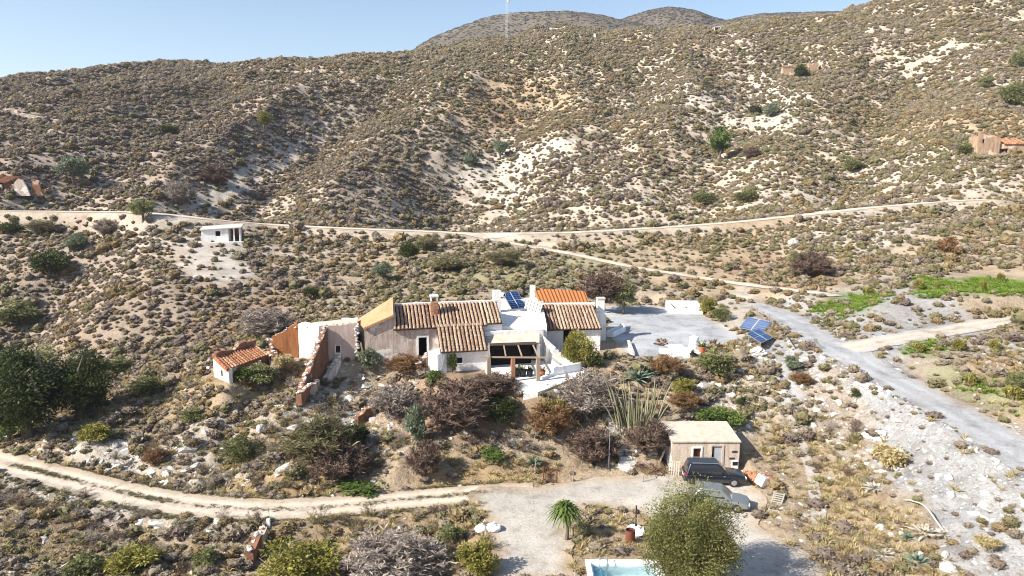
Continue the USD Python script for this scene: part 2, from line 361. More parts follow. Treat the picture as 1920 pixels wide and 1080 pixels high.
M['packed'] = usdkit.material(stage, '/World/Looks/packed', {
    'a': ('attribute', {'attribute': 'soil'}), 'g': ('geometry', {}),
    'n1': ('noise_texture', {'scale': 0.45, 'detail': 6.0, 'roughness': 0.7}),
    'r1': ('rgb_ramp', {'ramp': [(0.3, (0.62, 0.58, 0.54)), (0.5, (1, 1, 1)), (0.72, (1.1, 1.1, 1.1))]}),
    'n2': ('noise_texture', {'scale': 4.5, 'detail': 5.0, 'roughness': 0.75}),
    'r2': ('rgb_ramp', {'ramp': [(0.31, (0.74, 0.72, 0.7)), (0.47, (1, 1, 1)), (0.7, (1.1, 1.1, 1.1))]}),
    'n4': ('noise_texture', {'scale': 16.0, 'detail': 3.0, 'roughness': 0.8}), 'r4': ('rgb_ramp', {'ramp': [(0.34, (0.72, 0.7, 0.68)), (0.46, (1, 1, 1)), (0.7, (1.1, 1.1, 1.1))]}), 'x4': ('mix_color', {'blend_type': 'multiply', 'fac': 1.0, 'use_clamp': False}),
    'x1': ('mix_color', {'blend_type': 'multiply', 'fac': 1.0, 'use_clamp': False}), 'x2': ('mix_color', {'blend_type': 'multiply', 'fac': 1.0, 'use_clamp': False}),
    'b': ('bump', {'distance': 0.06, 'strength': 1.0}), 'p': ('principled_bsdf', {'roughness': 0.95, 'specular_ior_level': 0.1})},
    [('g.position', 'n1.vector'), ('g.position', 'n2.vector'), ('n1.fac', 'r1.fac'), ('n2.fac', 'r2.fac'), ('a.color', 'x1.a'), ('r1.color', 'x1.b'),
     ('x1.result', 'x2.a'), ('r2.color', 'x2.b'), ('g.position', 'n4.vector'), ('n4.fac', 'r4.fac'), ('x2.result', 'x4.a'), ('r4.color', 'x4.b'), ('x4.result', 'p.base_color'), ('n2.fac', 'b.height'), ('b.normal', 'p.normal')], surface='p.BSDF')
def gravel(name, stops, scale=3.0, fine=22.0):
    M[name] = usdkit.material(stage, f'/World/Looks/{name}', {
        'g': ('geometry', {}), 'n1': ('noise_texture', {'scale': 0.35, 'detail': 5.0, 'roughness': 0.65}), 'n2': ('noise_texture', {'scale': scale, 'detail': 6.0, 'roughness': 0.75}),
        's': ('mix_float', {'fac': 0.55}), 'r': ('rgb_ramp', {'ramp': stops}), 'b': ('bump', {'distance': 0.08}), 'p': ('principled_bsdf', {'roughness': 0.95, 'specular_ior_level': 0.1})},
        [('g.position', 'n1.vector'), ('g.position', 'n2.vector'), ('n1.fac', 's.a'), ('n2.fac', 's.b'), ('s.result', 'r.fac'), ('r.color', 'p.base_color'), ('n2.fac', 'b.height'), ('b.normal', 'p.normal')], surface='p.BSDF')
gravel('track_dust', [(0.3, (0.38, 0.30, 0.22)), (0.5, (0.56, 0.47, 0.37)), (0.75, (0.66, 0.58, 0.48))])
gravel('grey_gravel', [(0.3, (0.26, 0.26, 0.26)), (0.5, (0.40, 0.40, 0.395)), (0.75, (0.49, 0.49, 0.485))])
gravel('yard_gravel', [(0.3, (0.34, 0.31, 0.27)), (0.5, (0.49, 0.46, 0.41)), (0.75, (0.58, 0.55, 0.5))])
mat_tint('stone', [(0, (0.16, 0.13, 0.11)), (0.5, (0.44, 0.41, 0.375)), (1, (0.66, 0.64, 0.60))], scale=2.0, amount=0.4, bump=0.05)
for nm, d, m_, l_ in (('scrub_grey', (0.06, 0.045, 0.032), (0.215, 0.175, 0.125), (0.43, 0.36, 0.265)), ('scrub_olive', (0.04, 0.037, 0.018), (0.155, 0.138, 0.07), (0.31, 0.28, 0.155)),
                      ('scrub_ochre', (0.06, 0.042, 0.02), (0.215, 0.155, 0.08), (0.39, 0.30, 0.17)), ('scrub_purple', (0.05, 0.037, 0.03), (0.155, 0.12, 0.095), (0.31, 0.25, 0.20)),
                      ('straw', (0.22, 0.17, 0.07), (0.40, 0.32, 0.15), (0.55, 0.46, 0.26)), ('green_grass', (0.06, 0.10, 0.015), (0.15, 0.23, 0.03), (0.28, 0.36, 0.07)),
                      ('twigs_brown', (0.06, 0.04, 0.03), (0.155, 0.105, 0.08), (0.29, 0.21, 0.16)), ('twigs_grey', (0.15, 0.12, 0.10), (0.30, 0.25, 0.21), (0.48, 0.42, 0.36)),
                      ('leaf_dark', (0.015, 0.02, 0.008), (0.045, 0.06, 0.02), (0.10, 0.12, 0.04)), ('leaf_olive', (0.05, 0.055, 0.02), (0.14, 0.15, 0.055), (0.30, 0.30, 0.14)),
                      ('leaf_foreground', (0.022, 0.027, 0.006), (0.115, 0.12, 0.036), (0.28, 0.275, 0.105)), ('leaf_green', (0.03, 0.05, 0.012), (0.085, 0.125, 0.028), (0.18, 0.24, 0.06)), ('leaf_yellow', (0.07, 0.07, 0.014), (0.19, 0.175, 0.035), (0.34, 0.31, 0.09)),
                      ('leaf_sage', (0.06, 0.075, 0.045), (0.15, 0.18, 0.11), (0.28, 0.31, 0.21)), ('leaf_rust', (0.10, 0.055, 0.025), (0.22, 0.125, 0.06), (0.36, 0.23, 0.12)),
                      ('agave', (0.04, 0.07, 0.05), (0.12, 0.18, 0.13), (0.26, 0.33, 0.25)), ('cactus', (0.10, 0.10, 0.05), (0.24, 0.23, 0.13), (0.42, 0.39, 0.26)), ('dead_straw', (0.30, 0.27, 0.22), (0.48, 0.44, 0.37), (0.66, 0.62, 0.55))):
    leaf(nm, d, m_, l_, 0.12 if nm in ('cactus', 'agave') or nm.startswith('twigs') else 0.22)
leaf('scrub_far', (0.06, 0.055, 0.05), (0.11, 0.10, 0.085), (0.17, 0.155, 0.13), 0.1)
mat_tint('bark', [(0, (0.06, 0.045, 0.035)), (0.5, (0.14, 0.11, 0.085)), (1, (0.26, 0.21, 0.17))], scale=6, bump=0.03)

# ---------------------------------------------------------------- the ground sheet
def blob(u, v, cu, cv, ru, rv, ang=0.0, soft=0.45, seed=0):
    """1 inside an uneven patch of ground, 0 outside."""
    c, s = math.cos(math.radians(ang)), math.sin(math.radians(ang))
    a, b = ((u - cu) * c + (v - cv) * s) / ru, (-(u - cu) * s + (v - cv) * c) / rv
    return a, b
CHALK, GREY, TAN, OCHRE, RED, GRASS, DARK, DUST = (0.48, 0.435, 0.375), (0.365, 0.365, 0.365), (0.38, 0.30, 0.21), (0.36, 0.24, 0.115), (0.33, 0.19, 0.12), (0.15, 0.22, 0.04), (0.23, 0.175, 0.15), (0.50, 0.42, 0.33)
PATCHES = [  # colour, centre column and row, half sizes, turn, strength
    (DARK, 260, 250, 420, 130, 0, 0.45), (DARK, 250, 600, 300, 110, -20, 0.35), (CHALK, 930, 340, 75, 70, 20, 0.9), (CHALK, 1010, 290, 110, 22, -25, 0.8), (CHALK, 500, 310, 150, 30, -32, 0.75),
    (CHALK, 390, 370, 60, 25, -30, 0.8), (CHALK, 400, 490, 75, 45, 10, 0.95), (CHALK, 300, 430, 60, 40, 0, 0.6), (OCHRE, 960, 190, 120, 50, 0, 0.55), (RED, 920, 215, 60, 40, 0, 0.5),
    (OCHRE, 1350, 500, 250, 50, 5, 0.4), (CHALK, 1420, 190, 120, 50, 5, 0.75), (CHALK, 1480, 240, 110, 60, 0, 0.5), (CHALK, 1600, 440, 160, 40, -8, 0.6), (OCHRE, 1740, 230, 160, 30, 0, 0.6),
    (CHALK, 1750, 380, 200, 60, 0, 0.45), (TAN, 1300, 640, 120, 70, 0, 0.3), (CHALK, 1390, 590, 45, 45, 30, 0.9), (GREY, 1530, 690, 95, 130, -42, 0.95), (GREY, 1690, 800, 130, 180, -42, 0.95),
    (GREY, 1850, 950, 120, 170, -35, 0.95), (GREY, 1690, 590, 130, 60, 0, 0.85), (GREY, 1800, 650, 120, 22, -5, 0.8), (OCHRE, 1850, 720, 130, 55, 15, 0.5), (GRASS, 1590, 568, 60, 20, -10, 0.55),
    (GRASS, 1830, 535, 130, 20, 0, 0.6), (GRASS, 1850, 735, 90, 22, 20, 0.35), (GRASS, 1740, 655, 45, 14, 0, 0.4), (OCHRE, 1590, 900, 60, 150, -12, 0.45), (TAN, 1640, 1000, 110, 90, 0, 0.5),
    (CHALK, 200, 830, 180, 45, 12, 0.85), (CHALK, 420, 840, 120, 60, 5, 0.5), (CHALK, 100, 920, 140, 30, 14, 0.7), (CHALK, 330, 985, 220, 30, 8, 0.5), (DARK, 120, 1010, 160, 50, 0, 0.4),
    (OCHRE, 530, 905, 90, 25, 0, 0.75), (OCHRE, 600, 850, 120, 60, 0, 0.3), (CHALK, 640, 770, 90, 50, 0, 0.7), (OCHRE, 250, 760, 170, 60, -12, 0.4), (CHALK, 1380, 750, 60, 70, 0, 0.7),
    (OCHRE, 930, 890, 140, 22, -3, 0.6), (TAN, 1080, 1000, 100, 50, 0, 0.3), (DARK, 60, 500, 160, 90, 0, 0.5), (RED, 480, 590, 160, 40, -20, 0.45), (RED, 1480, 505, 120, 30, 5, 0.4), (GRASS, 950, 510, 220, 45, 0, 0.28), (RED, 850, 760, 160, 70, 0, 0.45), (DARK, 700, 300, 120, 80, 0, 0.35)]
def soil_colour(x, y, z):
    u, v = pix(x, y, z)
    u, v = np.nan_to_num(u, nan=5000.0), np.nan_to_num(v, nan=5000.0)
    n1, n2 = N3(x, y, 22.0, 41, 4), N3(x, y, 3.0, 43, 3)
    col = np.array([TAN]) * np.ones((len(x), 1))
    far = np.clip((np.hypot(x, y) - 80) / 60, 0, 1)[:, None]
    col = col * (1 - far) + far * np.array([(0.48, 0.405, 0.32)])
    def mix(c, w):
        nonlocal col
        w = np.clip(w, 0, 1)[:, None]; col = col * (1 - w) + np.array([c]) * w
    mix(CHALK, smooth01((n1 - 0.06) / 0.16) * 0.4)
    mix(OCHRE, smooth01((-n1 - 0.06) / 0.16) * 0.4)
    for c, cu, cv, ru, rv, ang, st in PATCHES:
        a, b = blob(u, v, cu, cv, ru, rv, ang)
        m = (np.abs(a) < 1.6) & (np.abs(b) < 1.6)
        w = np.zeros(len(x)); w[m] = st * smooth01((1.25 - np.sqrt(a[m] ** 2 + b[m] ** 2) + 1.3 * n1[m] + 0.8 * n2[m]) / 0.5)
        mix(c, w)
    return np.clip(col * (1 + 0.35 * n2[:, None]), 0.01, 0.8)
front = np.linspace(-0.70, 0.70, 900)
angs = np.r_[np.linspace(-math.pi, -0.72, 34), front, np.linspace(0.72, math.pi, 34)]
radii = np.exp(np.r_[np.linspace(math.log(2.2), math.log(36), 26)[:-1], np.linspace(math.log(36), math.log(118), 330)[:-1], np.linspace(math.log(118), math.log(460), 230)[:-1], np.linspace(math.log(460), math.log(3000), 30)])
A_, R_ = np.meshgrid(angs, radii, indexing='ij')
gx, gy = (R_ * np.sin(A_)).ravel(), (R_ * np.cos(A_)).ravel()
gz = ground(gx, gy)
na, nr = A_.shape
ii = np.arange(na * nr).reshape(na, nr)
quads = np.stack([ii[:-1, :-1], ii[1:, :-1], ii[1:, 1:], ii[:-1, 1:]], -1).reshape(-1, 4)
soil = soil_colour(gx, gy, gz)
def grid_mesh(path, v, q, m, colour=None):
    g = UsdGeom.Mesh.Define(stage, path)
    g.CreatePointsAttr(Vt.Vec3fArray.FromNumpy(v.astype(np.float32)))
    g.CreateFaceVertexCountsAttr(Vt.IntArray.FromNumpy(np.full(len(q), 4, np.int32)))
    g.CreateFaceVertexIndicesAttr(Vt.IntArray.FromNumpy(q[:, ::-1].astype(np.int32).ravel()))
    g.CreateSubdivisionSchemeAttr('none')
    if colour is not None:
        UsdGeom.PrimvarsAPI(g).CreatePrimvar('soil', Sdf.ValueTypeNames.Color3fArray, 'vertex').Set(Vt.Vec3fArray.FromNumpy(colour.astype(np.float32)))
    UsdShade.MaterialBindingAPI.Apply(g.GetPrim()).Bind(M[m])
    return g.GetPrim()
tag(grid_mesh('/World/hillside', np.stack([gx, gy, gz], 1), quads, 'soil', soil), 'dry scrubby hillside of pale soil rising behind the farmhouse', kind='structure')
# a quick lookup of the built ground's height
GZ = gz.reshape(na, nr); LR = np.log(radii)
def gh(x, y):
    x, y = np.atleast_1d(np.asarray(x, float)), np.atleast_1d(np.asarray(y, float))
    a, l = np.arctan2(x, y), np.log(np.hypot(x, y))
    return map_coordinates(GZ, [np.interp(a, angs, np.arange(na)), np.interp(l, LR, np.arange(nr))], order=1, mode='nearest')
def on(u, v):
    """Where the line of sight through (u, v) meets the ground."""
    d = ray(u, v); Y = np.exp(np.linspace(math.log(30), math.log(900), 2500)); x, z = d[0] / d[1] * Y, CAM_H + d[2] / d[1] * Y
    k = np.nonzero(gh(x, Y) >= z)[0]; k = k[0] if len(k) else len(Y) - 1
    return np.array([x[k], Y[k], float(gh(x[k], Y[k])[0])])
# distant hills beyond the crest
def far_hill(name, label, u0, u1, crest, r0, seed):
    """A hill whose skyline runs through the given stations."""
    us = np.linspace(u0, u1, 120); cu, cv = zip(*crest)
    from scipy.interpolate import PchipInterpolator
    vs = PchipInterpolator(cu, cv)(us)
    d = ray(us, vs); t = d[:, 2] / np.hypot(d[:, 0], d[:, 1]); a = np.arctan2(d[:, 0], d[:, 1])
    k = np.linspace(-1, 1, 60)
    rr = r0 * (1 + 0.28 * k)
    prof = np.clip(1 - k ** 2, 0, 1) ** 0.8
    zc = CAM_H + r0 * t
    zb = 45.0
    AA, KK = np.meshgrid(a, k, indexing='ij'); RR = np.broadcast_to(rr, AA.shape)
    zz = zb + (zc - zb)[:, None] * prof[None]
    x, y = RR * np.sin(AA), RR * np.cos(AA)
    zz = zz + N3(x.ravel(), y.ravel(), 60.0, seed, 4).reshape(zz.shape) * 14 * np.clip((1 - prof)[None] * 3, 0, 1) + N3(x.ravel(), y.ravel(), 12.0, seed + 3, 3).reshape(zz.shape) * 2.0
    i2 = np.arange(120 * 60).reshape(120, 60)
    q = np.stack([i2[:-1, :-1], i2[1:, :-1], i2[1:, 1:], i2[:-1, 1:]], -1).reshape(-1, 4)
    v = np.stack([x.ravel(), y.ravel(), zz.ravel()], 1)
    c = np.array([(0.145, 0.125, 0.10)]) * (1 + 0.8 * N3(v[:, 0], v[:, 1], 25.0, seed + 9, 4)[:, None])
    tag(grid_mesh('/World/' + name, v, q, 'soil', c), label, kind='structure')
    return v.reshape(120, 60, 3)
FAR = [far_hill('far_hill_round', 'long rounded grey hill behind the mast on the skyline', 760, 1230, [(760, 110), (815, 77), (870, 56), (930, 38), (1000, 31), (1060, 30), (1110, 35), (1160, 44), (1230, 60)], 800, 3),
       far_hill('far_hill_dome', 'small domed grey hill beside the saddle on the skyline', 1130, 1420, [(1130, 55), (1180, 40), (1220, 28), (1260, 23), (1300, 28), (1340, 41), (1370, 48), (1420, 60)], 900, 5),
       far_hill('far_hill_low', 'low flat grey hill farthest right on the skyline', 1320, 1700, [(1320, 58), (1370, 45), (1420, 36), (1500, 32), (1560, 30), (1620, 36), (1700, 60)], 820, 8)]

# ---------------------------------------------------------------- roads and laid ground
def soft(x, y, z, base, w):
    """Laid ground colour that gives way to the soil beside it."""
    w = np.clip(w, 0, 1)[:, None]
    return np.clip(soil_colour(x, y, z) * (1 - w) + base * w, 0.01, 0.8)
def ribbon(name, line, width, colour, lift, label, kind='structure', jitter=0.35, seed=1, across=17, ruts=0.8, gauge=0.72):
    t = np.gradient(line[:, :2], axis=0); t /= np.linalg.norm(t, axis=1, keepdims=True)
    nrm = np.stack([-t[:, 1], t[:, 0]], 1)
    k = np.linspace(-1, 1, across)
    jl, jr = N3(line[:, 0], line[:, 1], 1.6, seed) * 2 * jitter, N3(line[:, 0], line[:, 1], 1.6, seed + 1) * 2 * jitter
    w = width / 2 + np.where(k[None] < 0, jl[:, None], jr[:, None])
    off = k[None] * w
    xy = line[:, None, :2] + nrm[:, None] * off[..., None]
    x, y = xy[..., 0].ravel(), xy[..., 1].ravel()
    n = len(line); i2 = np.arange(n * across).reshape(n, across)
    q = np.stack([i2[:-1, :-1], i2[:-1, 1:], i2[1:, 1:], i2[1:, :-1]], -1).reshape(-1, 4)
    z = gh(x, y) + lift
    o, kk = off.ravel(), np.broadcast_to(k[None], off.shape).ravel()
    na_ = N3(x, y, 2.2, seed + 5, 3)
    rut = np.exp(-((np.abs(o) - gauge - 0.25 * N3(x, y, 6.0, seed + 8, 2)) / 0.34) ** 2)
    base = np.array([colour]) * (1 - ruts * 0.32 * (1 - rut) * (0.7 + 1.2 * na_))[:, None] * (1 + 0.25 * na_)[:, None]
    c = soft(x, y, z, base, (1.06 - np.abs(kk) ** 3) * (1.0 - 0.5 * np.clip(-na_ * 3, 0, 1) * (1 - rut)))
    return tag(grid_mesh('/World/' + name, np.stack([x, y, z], 1), q[:, ::-1], 'packed', c), label, kind=kind)
PALE = (0.60, 0.52, 0.43)
ribbon('valley_track', ROADS['valley_track'][0], 3.8, PALE, 0.06, 'pale dirt track running level along the foot of the hill', seed=2, ruts=0.3)
ribbon('branch_track', ROADS['branch_track'][0], 2.6, PALE, 0.08, 'narrow dirt track branching down towards the fields on the right', seed=3, ruts=0.3)
ribbon('gravel_road', ROADS['gravel_road'][0], 4.4, (0.385, 0.39, 0.40), 0.05, 'grey gravel road descending to the lower right', seed=4, jitter=0.6, ruts=0.7, gauge=0.85)
ribbon('side_road', ROADS['side_road'][0], 3.6, (0.50, 0.44, 0.37), 0.07, 'dusty road climbing off to the right between banks', seed=5, jitter=0.5, ruts=0.6)
ribbon('foot_track', ROADS['foot_track'][0], 1.0, (0.42, 0.40, 0.37), 0.05, 'narrow pale path running down beside the shed below the gravel bank', seed=9, ruts=0.3, jitter=0.3)
ribbon('hill_path', ROADS['hill_path'][0], 1.6, PALE, 0.08, 'faint footpath across the upper left hillside', seed=6, ruts=0)
ribbon('upper_hill_path', ROADS['upper_hill_path'][0], 2.0, PALE, 0.08, 'short path near the top of the right hillside', seed=7, ruts=0)
LR_ = ROADS['lower_road'][0]
ribbon('lower_road', LR_, 3.4, (0.58, 0.50, 0.405), 0.04, 'pale two-wheel dirt road curving in from the left', seed=8, jitter=0.4, ruts=1.0)
def sheet(name, poly, m, lift, label, step=0.35):
    P = Polygon(poly).buffer(0.6).buffer(-0.6)
    pts = [p for p in shapely.points(*[g.ravel() for g in np.meshgrid(np.arange(P.bounds[0], P.bounds[2], step), np.arange(P.bounds[1], P.bounds[3], step))])]
    inside = shapely.contains(P.buffer(-step * 0.35), np.array(pts))
    xy = shapely.get_coordinates(np.array(pts)[inside])
    ring = np.array([P.exterior.interpolate(s).coords[0] for s in np.arange(0, P.exterior.length, step)])
    ring = ring + np.stack([N3(ring[:, 0], ring[:, 1], 1.5, 61), N3(ring[:, 0], ring[:, 1], 1.5, 62)], 1) * 0.9
    xy = np.vstack([xy, ring])
    from scipy.spatial import Delaunay
    tri = Delaunay(xy).simplices
    PP = Polygon(ring).buffer(0.01)
    c = xy[tri].mean(1); tri = tri[shapely.contains(PP, shapely.points(c))]
    a, b, d = xy[tri[:, 0]], xy[tri[:, 1]], xy[tri[:, 2]]
    flip = ((b - a)[:, 0] * (d - a)[:, 1] - (b - a)[:, 1] * (d - a)[:, 0]) < 0
    tri[flip] = tri[flip][:, ::-1]
    zz = gh(xy[:, 0], xy[:, 1]) + lift
    p = usdkit.mesh(stage, '/World/' + name, (np.c_[xy, zz], tri), M['packed'])
    d = shapely.distance(PP.exterior, shapely.points(xy)); n1, n2_ = N3(xy[:, 0], xy[:, 1], 6.0, 64, 3), N3(xy[:, 0], xy[:, 1], 1.5, 65, 3)
    base = np.array([m]) * (1 + 0.55 * n1 + 0.3 * n2_)[:, None]
    UsdGeom.PrimvarsAPI(p).CreatePrimvar('soil', Sdf.ValueTypeNames.Color3fArray, 'vertex').Set(Vt.Vec3fArray.FromNumpy(soft(xy[:, 0], xy[:, 1], zz, base, d / 1.3 + 0.8 * n2_ + 0.05).astype(np.float32)))
    return tag(p.GetPrim(), label, kind='structure')
sheet('yard', YARD, (0.455, 0.42, 0.37), 0.07, 'pale gravel yard in front of the shed where the cars stand')
sheet('forecourt', FORECOURT, (0.385, 0.395, 0.41), 0.05, 'flat grey gravel forecourt to the right of the farmhouse')

# ---------------------------------------------------------------- scatter: scrub, tufts, stones
def bush_shape(seed, leaves=60, spike=0.24, sub=1):
    """A rounded tussock: a lumpy core with sprigs standing out of it."""
    g = np.random.default_rng(seed)
    m = trimesh.creation.icosphere(subdivisions=sub + 1, radius=0.5)
    v = np.array(m.vertices)
    v *= (0.72 + 0.75 * (meshkit.fbm(v * 4.2 + seed * 7.3, 3, seed) - 0.5))[:, None] * 1.25
    v[:, 2] = np.maximum(v[:, 2] * 0.85 + 0.22, -0.08)
    f = m.faces[(v[m.faces][:, :, 2] > -0.07).any(1)]
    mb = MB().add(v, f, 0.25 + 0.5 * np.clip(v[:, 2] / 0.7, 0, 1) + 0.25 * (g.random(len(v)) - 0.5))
    for _ in range(leaves):
        d = g.normal(size=3); d[2] = abs(d[2]) * 0.9 + 0.05; d /= np.linalg.norm(d)
        o = d * 0.40 * np.array([1, 1, 0.8]) + [0, 0, 0.12]
        dd = d + g.normal(size=3) * 0.35; dd /= np.linalg.norm(dd)
        s = np.cross(dd, g.normal(size=3)); s /= np.linalg.norm(s)
        L = spike * (0.4 + 0.8 * g.random()); w = 0.05 + 0.05 * g.random()
        mb.add([o - s * w, o + s * w, o + dd * L + s * w * 0.5, o + dd * L * 1.1 - s * w * 0.4], [[0, 1, 2, 3]], 0.3 + 0.7 * g.random())
    return mb
def tuft_shape(seed, blades=26, lean=0.5, width=0.035):
    g = np.random.default_rng(seed); mb = MB()
    for _ in range(blades):
        a = g.random() * 6.28; o = np.array([math.cos(a), math.sin(a), 0]) * 0.18 * g.random()
        d = np.array([math.cos(a) * lean * g.random() * 1.4, math.sin(a) * lean * g.random() * 1.4, 1.0]); d /= np.linalg.norm(d)
        s = np.array([-math.sin(a + 1.0 * g.normal()), math.cos(a), 0]) * width * (0.6 + g.random())
        L = 0.45 + 0.55 * g.random(); t = 0.2 + 0.8 * g.random()
        bend = np.array([math.cos(a), math.sin(a), -0.5]) * 0.25 * g.random()
        mb.add([o - s, o + s, o + d * L * 0.6 + s * 0.8, o + d * L * 0.6 - s * 0.8, o + d * L + bend], [[0, 1, 2], [0, 2, 3], [3, 2, 4]], t)
    return mb
def stone_shape(seed):
    g = np.random.default_rng(seed)
    p = g.normal(size=(14, 3)); p /= np.linalg.norm(p, axis=1)[:, None]
    p *= np.array([0.5, 0.38, 0.3]) * (0.75 + 0.4 * g.random((14, 1)))
    h = trimesh.PointCloud(p).convex_hull
    return MB().tm(h, 0.2 + 0.7 * g.random())
def scatter(name, label, shapes, m, pos, size, squash=(0.8, 1.25), sink=0.0, cat=None):
    n = len(pos)
    if not n:
        return None
    g = np.random.default_rng(len(name) * 131 + n)
    pi = UsdGeom.PointInstancer.Define(stage, '/World/' + name)
    protos = []
    for i, s in enumerate(shapes):
        protos.append(obj('plant' if 'stone' not in name and 'rubble' not in name else 'piece', s, m, pi, smooth=False).GetPath())
    pi.CreatePrototypesRel().SetTargets(protos)
    pi.CreateProtoIndicesAttr(Vt.IntArray.FromNumpy(g.integers(0, len(shapes), n).astype(np.int32)))
    p = np.array(pos, float); p[:, 2] -= sink * size
    pi.CreatePositionsAttr(Vt.Vec3fArray.FromNumpy(p.astype(np.float32)))
    sq = g.uniform(*squash, n)
    pi.CreateScalesAttr(Vt.Vec3fArray.FromNumpy(np.stack([size * g.uniform(0.85, 1.2, n), size, size * sq], 1).astype(np.float32)))
    a = g.random(n) * 2 * math.pi
    q = np.zeros((n, 4), np.float16); q[:, 2] = np.sin(a / 2); q[:, 3] = np.cos(a / 2)
    pi.CreateOrientationsAttr(Vt.QuathArray([Gf.Quath(float(w), 0.0, 0.0, float(s)) for s, w in zip(np.sin(a / 2), np.cos(a / 2))]))
    return tag(pi.GetPrim(), label, kind='stuff', cat=cat)
KEEP_OUT = [Polygon(TERRACE).buffer(0.3), Polygon(FORECOURT).buffer(-0.3), Polygon(YARD).buffer(-0.3), Polygon([(12.6, 55.5), (18.9, 55.5), (18.9, 60.5), (12.6, 60.5)]), Polygon([(4.3, 36), (9.3, 36), (9.3, 42.9), (4.3, 42.9)])]
KEEP_OUT += [Polygon(hxy([(-21.9, 2.2), (-20, -0.6), (-16.6, 4.6), (-9, 3), (-5, 2.5), (-5, 10), (-18, 9)]))]
KEEP_OUT += [LineString(ROADS[k][0][:, :2]).buffer(ROADS[k][1] / 2 + e) for k, e in (('valley_track', -0.1), ('branch_track', -0.2), ('gravel_road', 0.0), ('side_road', 0.0), ('hill_path', -0.3), ('upper_hill_path', -0.2))]
KEEP_OUT += [Point(8.4, 45.7).buffer(1.35)]
KEEP_OUT += [LineString(LR_[:, :2]).buffer(1.65)]
KEEP_OUT += [LineString(ROADS[k][0][:, :2] - [0, o]).buffer(w) for k, o, w in (('valley_track', 2.0, 1.7), ('branch_track', 1.4, 1.4), ('hill_path', 1.6, 1.2))]
def free(x, y, extra=()):
    ok = np.ones(len(x), bool); pts = shapely.points(x, y)
    for P in list(KEEP_OUT) + list(extra):
        b = P.bounds; m = ok & (x > b[0]) & (x < b[2]) & (y > b[1]) & (y < b[3])
        ok[m] &= ~shapely.contains(P, pts[m])
    return ok
def sample(r0, r1, spacing, seed, a0=-0.68, a1=0.68):
    """Jittered points over the ground in view, about SPACING metres apart."""
    g = np.random.default_rng(seed)
    n = int((a1 - a0) * (r1 ** 2 - r0 ** 2) / 2 / spacing ** 2)
    from scipy.stats import qmc
    s = qmc.Halton(2, seed=seed).random(n)
    r = np.sqrt(r0 ** 2 + s[:, 0] * (r1 ** 2 - r0 ** 2)); a = a0 + s[:, 1] * (a1 - a0)
    a += g.normal(size=n) * 0.3 * spacing / r; r = np.clip(r + g.normal(size=n) * 0.3 * spacing, r0, r1)
    return r * np.sin(a), r * np.cos(a)
def inpatch(u, v, lst, n):
    w = np.zeros(len(u))
    for cu, cv, ru, rv, ang, st in lst:
        a, b = blob(u, v, cu, cv, ru, rv, ang)
        w = np.maximum(w, st * smooth01((1.2 - np.sqrt(a * a + b * b) + n) / 0.4))
    return w
BARE = [(930, 345, 65, 60, 20, 0.72), (1020, 285, 110, 16, -25, 0.7), (500, 310, 150, 22, -32, 0.75), (390, 375, 70, 20, -25, 0.7), (400, 490, 65, 40, 10, 0.75), (1420, 190, 90, 40, 5, 0.5), (1540, 690, 70, 110, -42, 0.85), (1700, 800, 100, 150, -42, 0.85),
        (1860, 950, 110, 170, -35, 0.85), (1690, 590, 120, 55, 0, 0.8), (1390, 590, 45, 45, 30, 0.8), (1590, 570, 60, 22, 0, 0.9), (1830, 535, 130, 22, 0, 0.95), (1800, 650, 130, 28, -5, 0.7), (1840, 720, 130, 60, 15, 0.6), (180, 835, 150, 40, 12, 0.5), (110, 915, 130, 22, 14, 0.5)]
bushes = [bush_shape(s) for s in range(6)]
x, y = sample(66, 520, 0.93, 3)
nn = N3(x, y, 30.0, 91, 3); n2 = N3(x, y, 6.0, 92, 3); n3 = N3(x, y * 0.5, 24.0, 93, 3); n5 = N3(x * 0.28, y * 1.5, 8.0, 94, 3)
ok = free(x, y); x, y, nn, n2, n3, n5 = x[ok], y[ok], nn[ok], n2[ok], n3[ok], n5[ok]
z = gh(x, y); u, v = pix(x, y, z)
g0 = np.random.default_rng(55)
keep = g0.random(len(x)) < np.clip(0.76 + 0.9 * n2 + 1.2 * n5 + np.clip((np.hypot(x, y) - 110) / 100, 0.25, 0.9) * n3 + 0.45 * inpatch(u, v, [(250, 250, 420, 130, 0, 0.7), (260, 580, 340, 140, -15, 1)], n2), 0.15, 1) * (1 - inpatch(u, v, BARE, 2.0 * n2)) * np.clip(0.85 + np.hypot(x, y) / 600, 0, 1)
x, y, z, u, v, nn, n2 = (q[keep] for q in (x, y, z, u, v, nn, n2))
kind_w = np.stack([0.9 + 1.6 * (nn > 0.05) + 0 * u, 0.5 + 1.8 * inpatch(u, v, [(930, 510, 260, 60, 0, 1), (1650, 280, 200, 60, 0, 1), (1350, 470, 250, 50, 0, 0.8)], n2) + 0.45 * (u > 700),
                   0.6 + 1.5 * inpatch(u, v, [(1750, 240, 200, 40, 0, 1), (980, 200, 150, 60, 0, 0.9), (640, 470, 150, 50, 0, 0.8), (300, 570, 200, 90, -15, 0.6), (1350, 500, 250, 50, 5, 0.6)], n2), 0.22 + 2.0 * inpatch(u, v, [(250, 250, 380, 130, 0, 1), (250, 600, 260, 110, -20, 0.9), (720, 320, 130, 90, 0, 0.6), (1090, 340, 150, 80, 0, 0.7)], n2)], 1)
kind_w /= kind_w.sum(1, keepdims=True)
pick = (kind_w.cumsum(1) < g0.random(len(x))[:, None]).sum(1)
size = np.clip(g0.lognormal(0.0, 0.46, len(x)) * (0.60 + 0.5 * np.clip((np.hypot(x, y) - 100) / 300, 0, 1)), 0.35, 2.8)
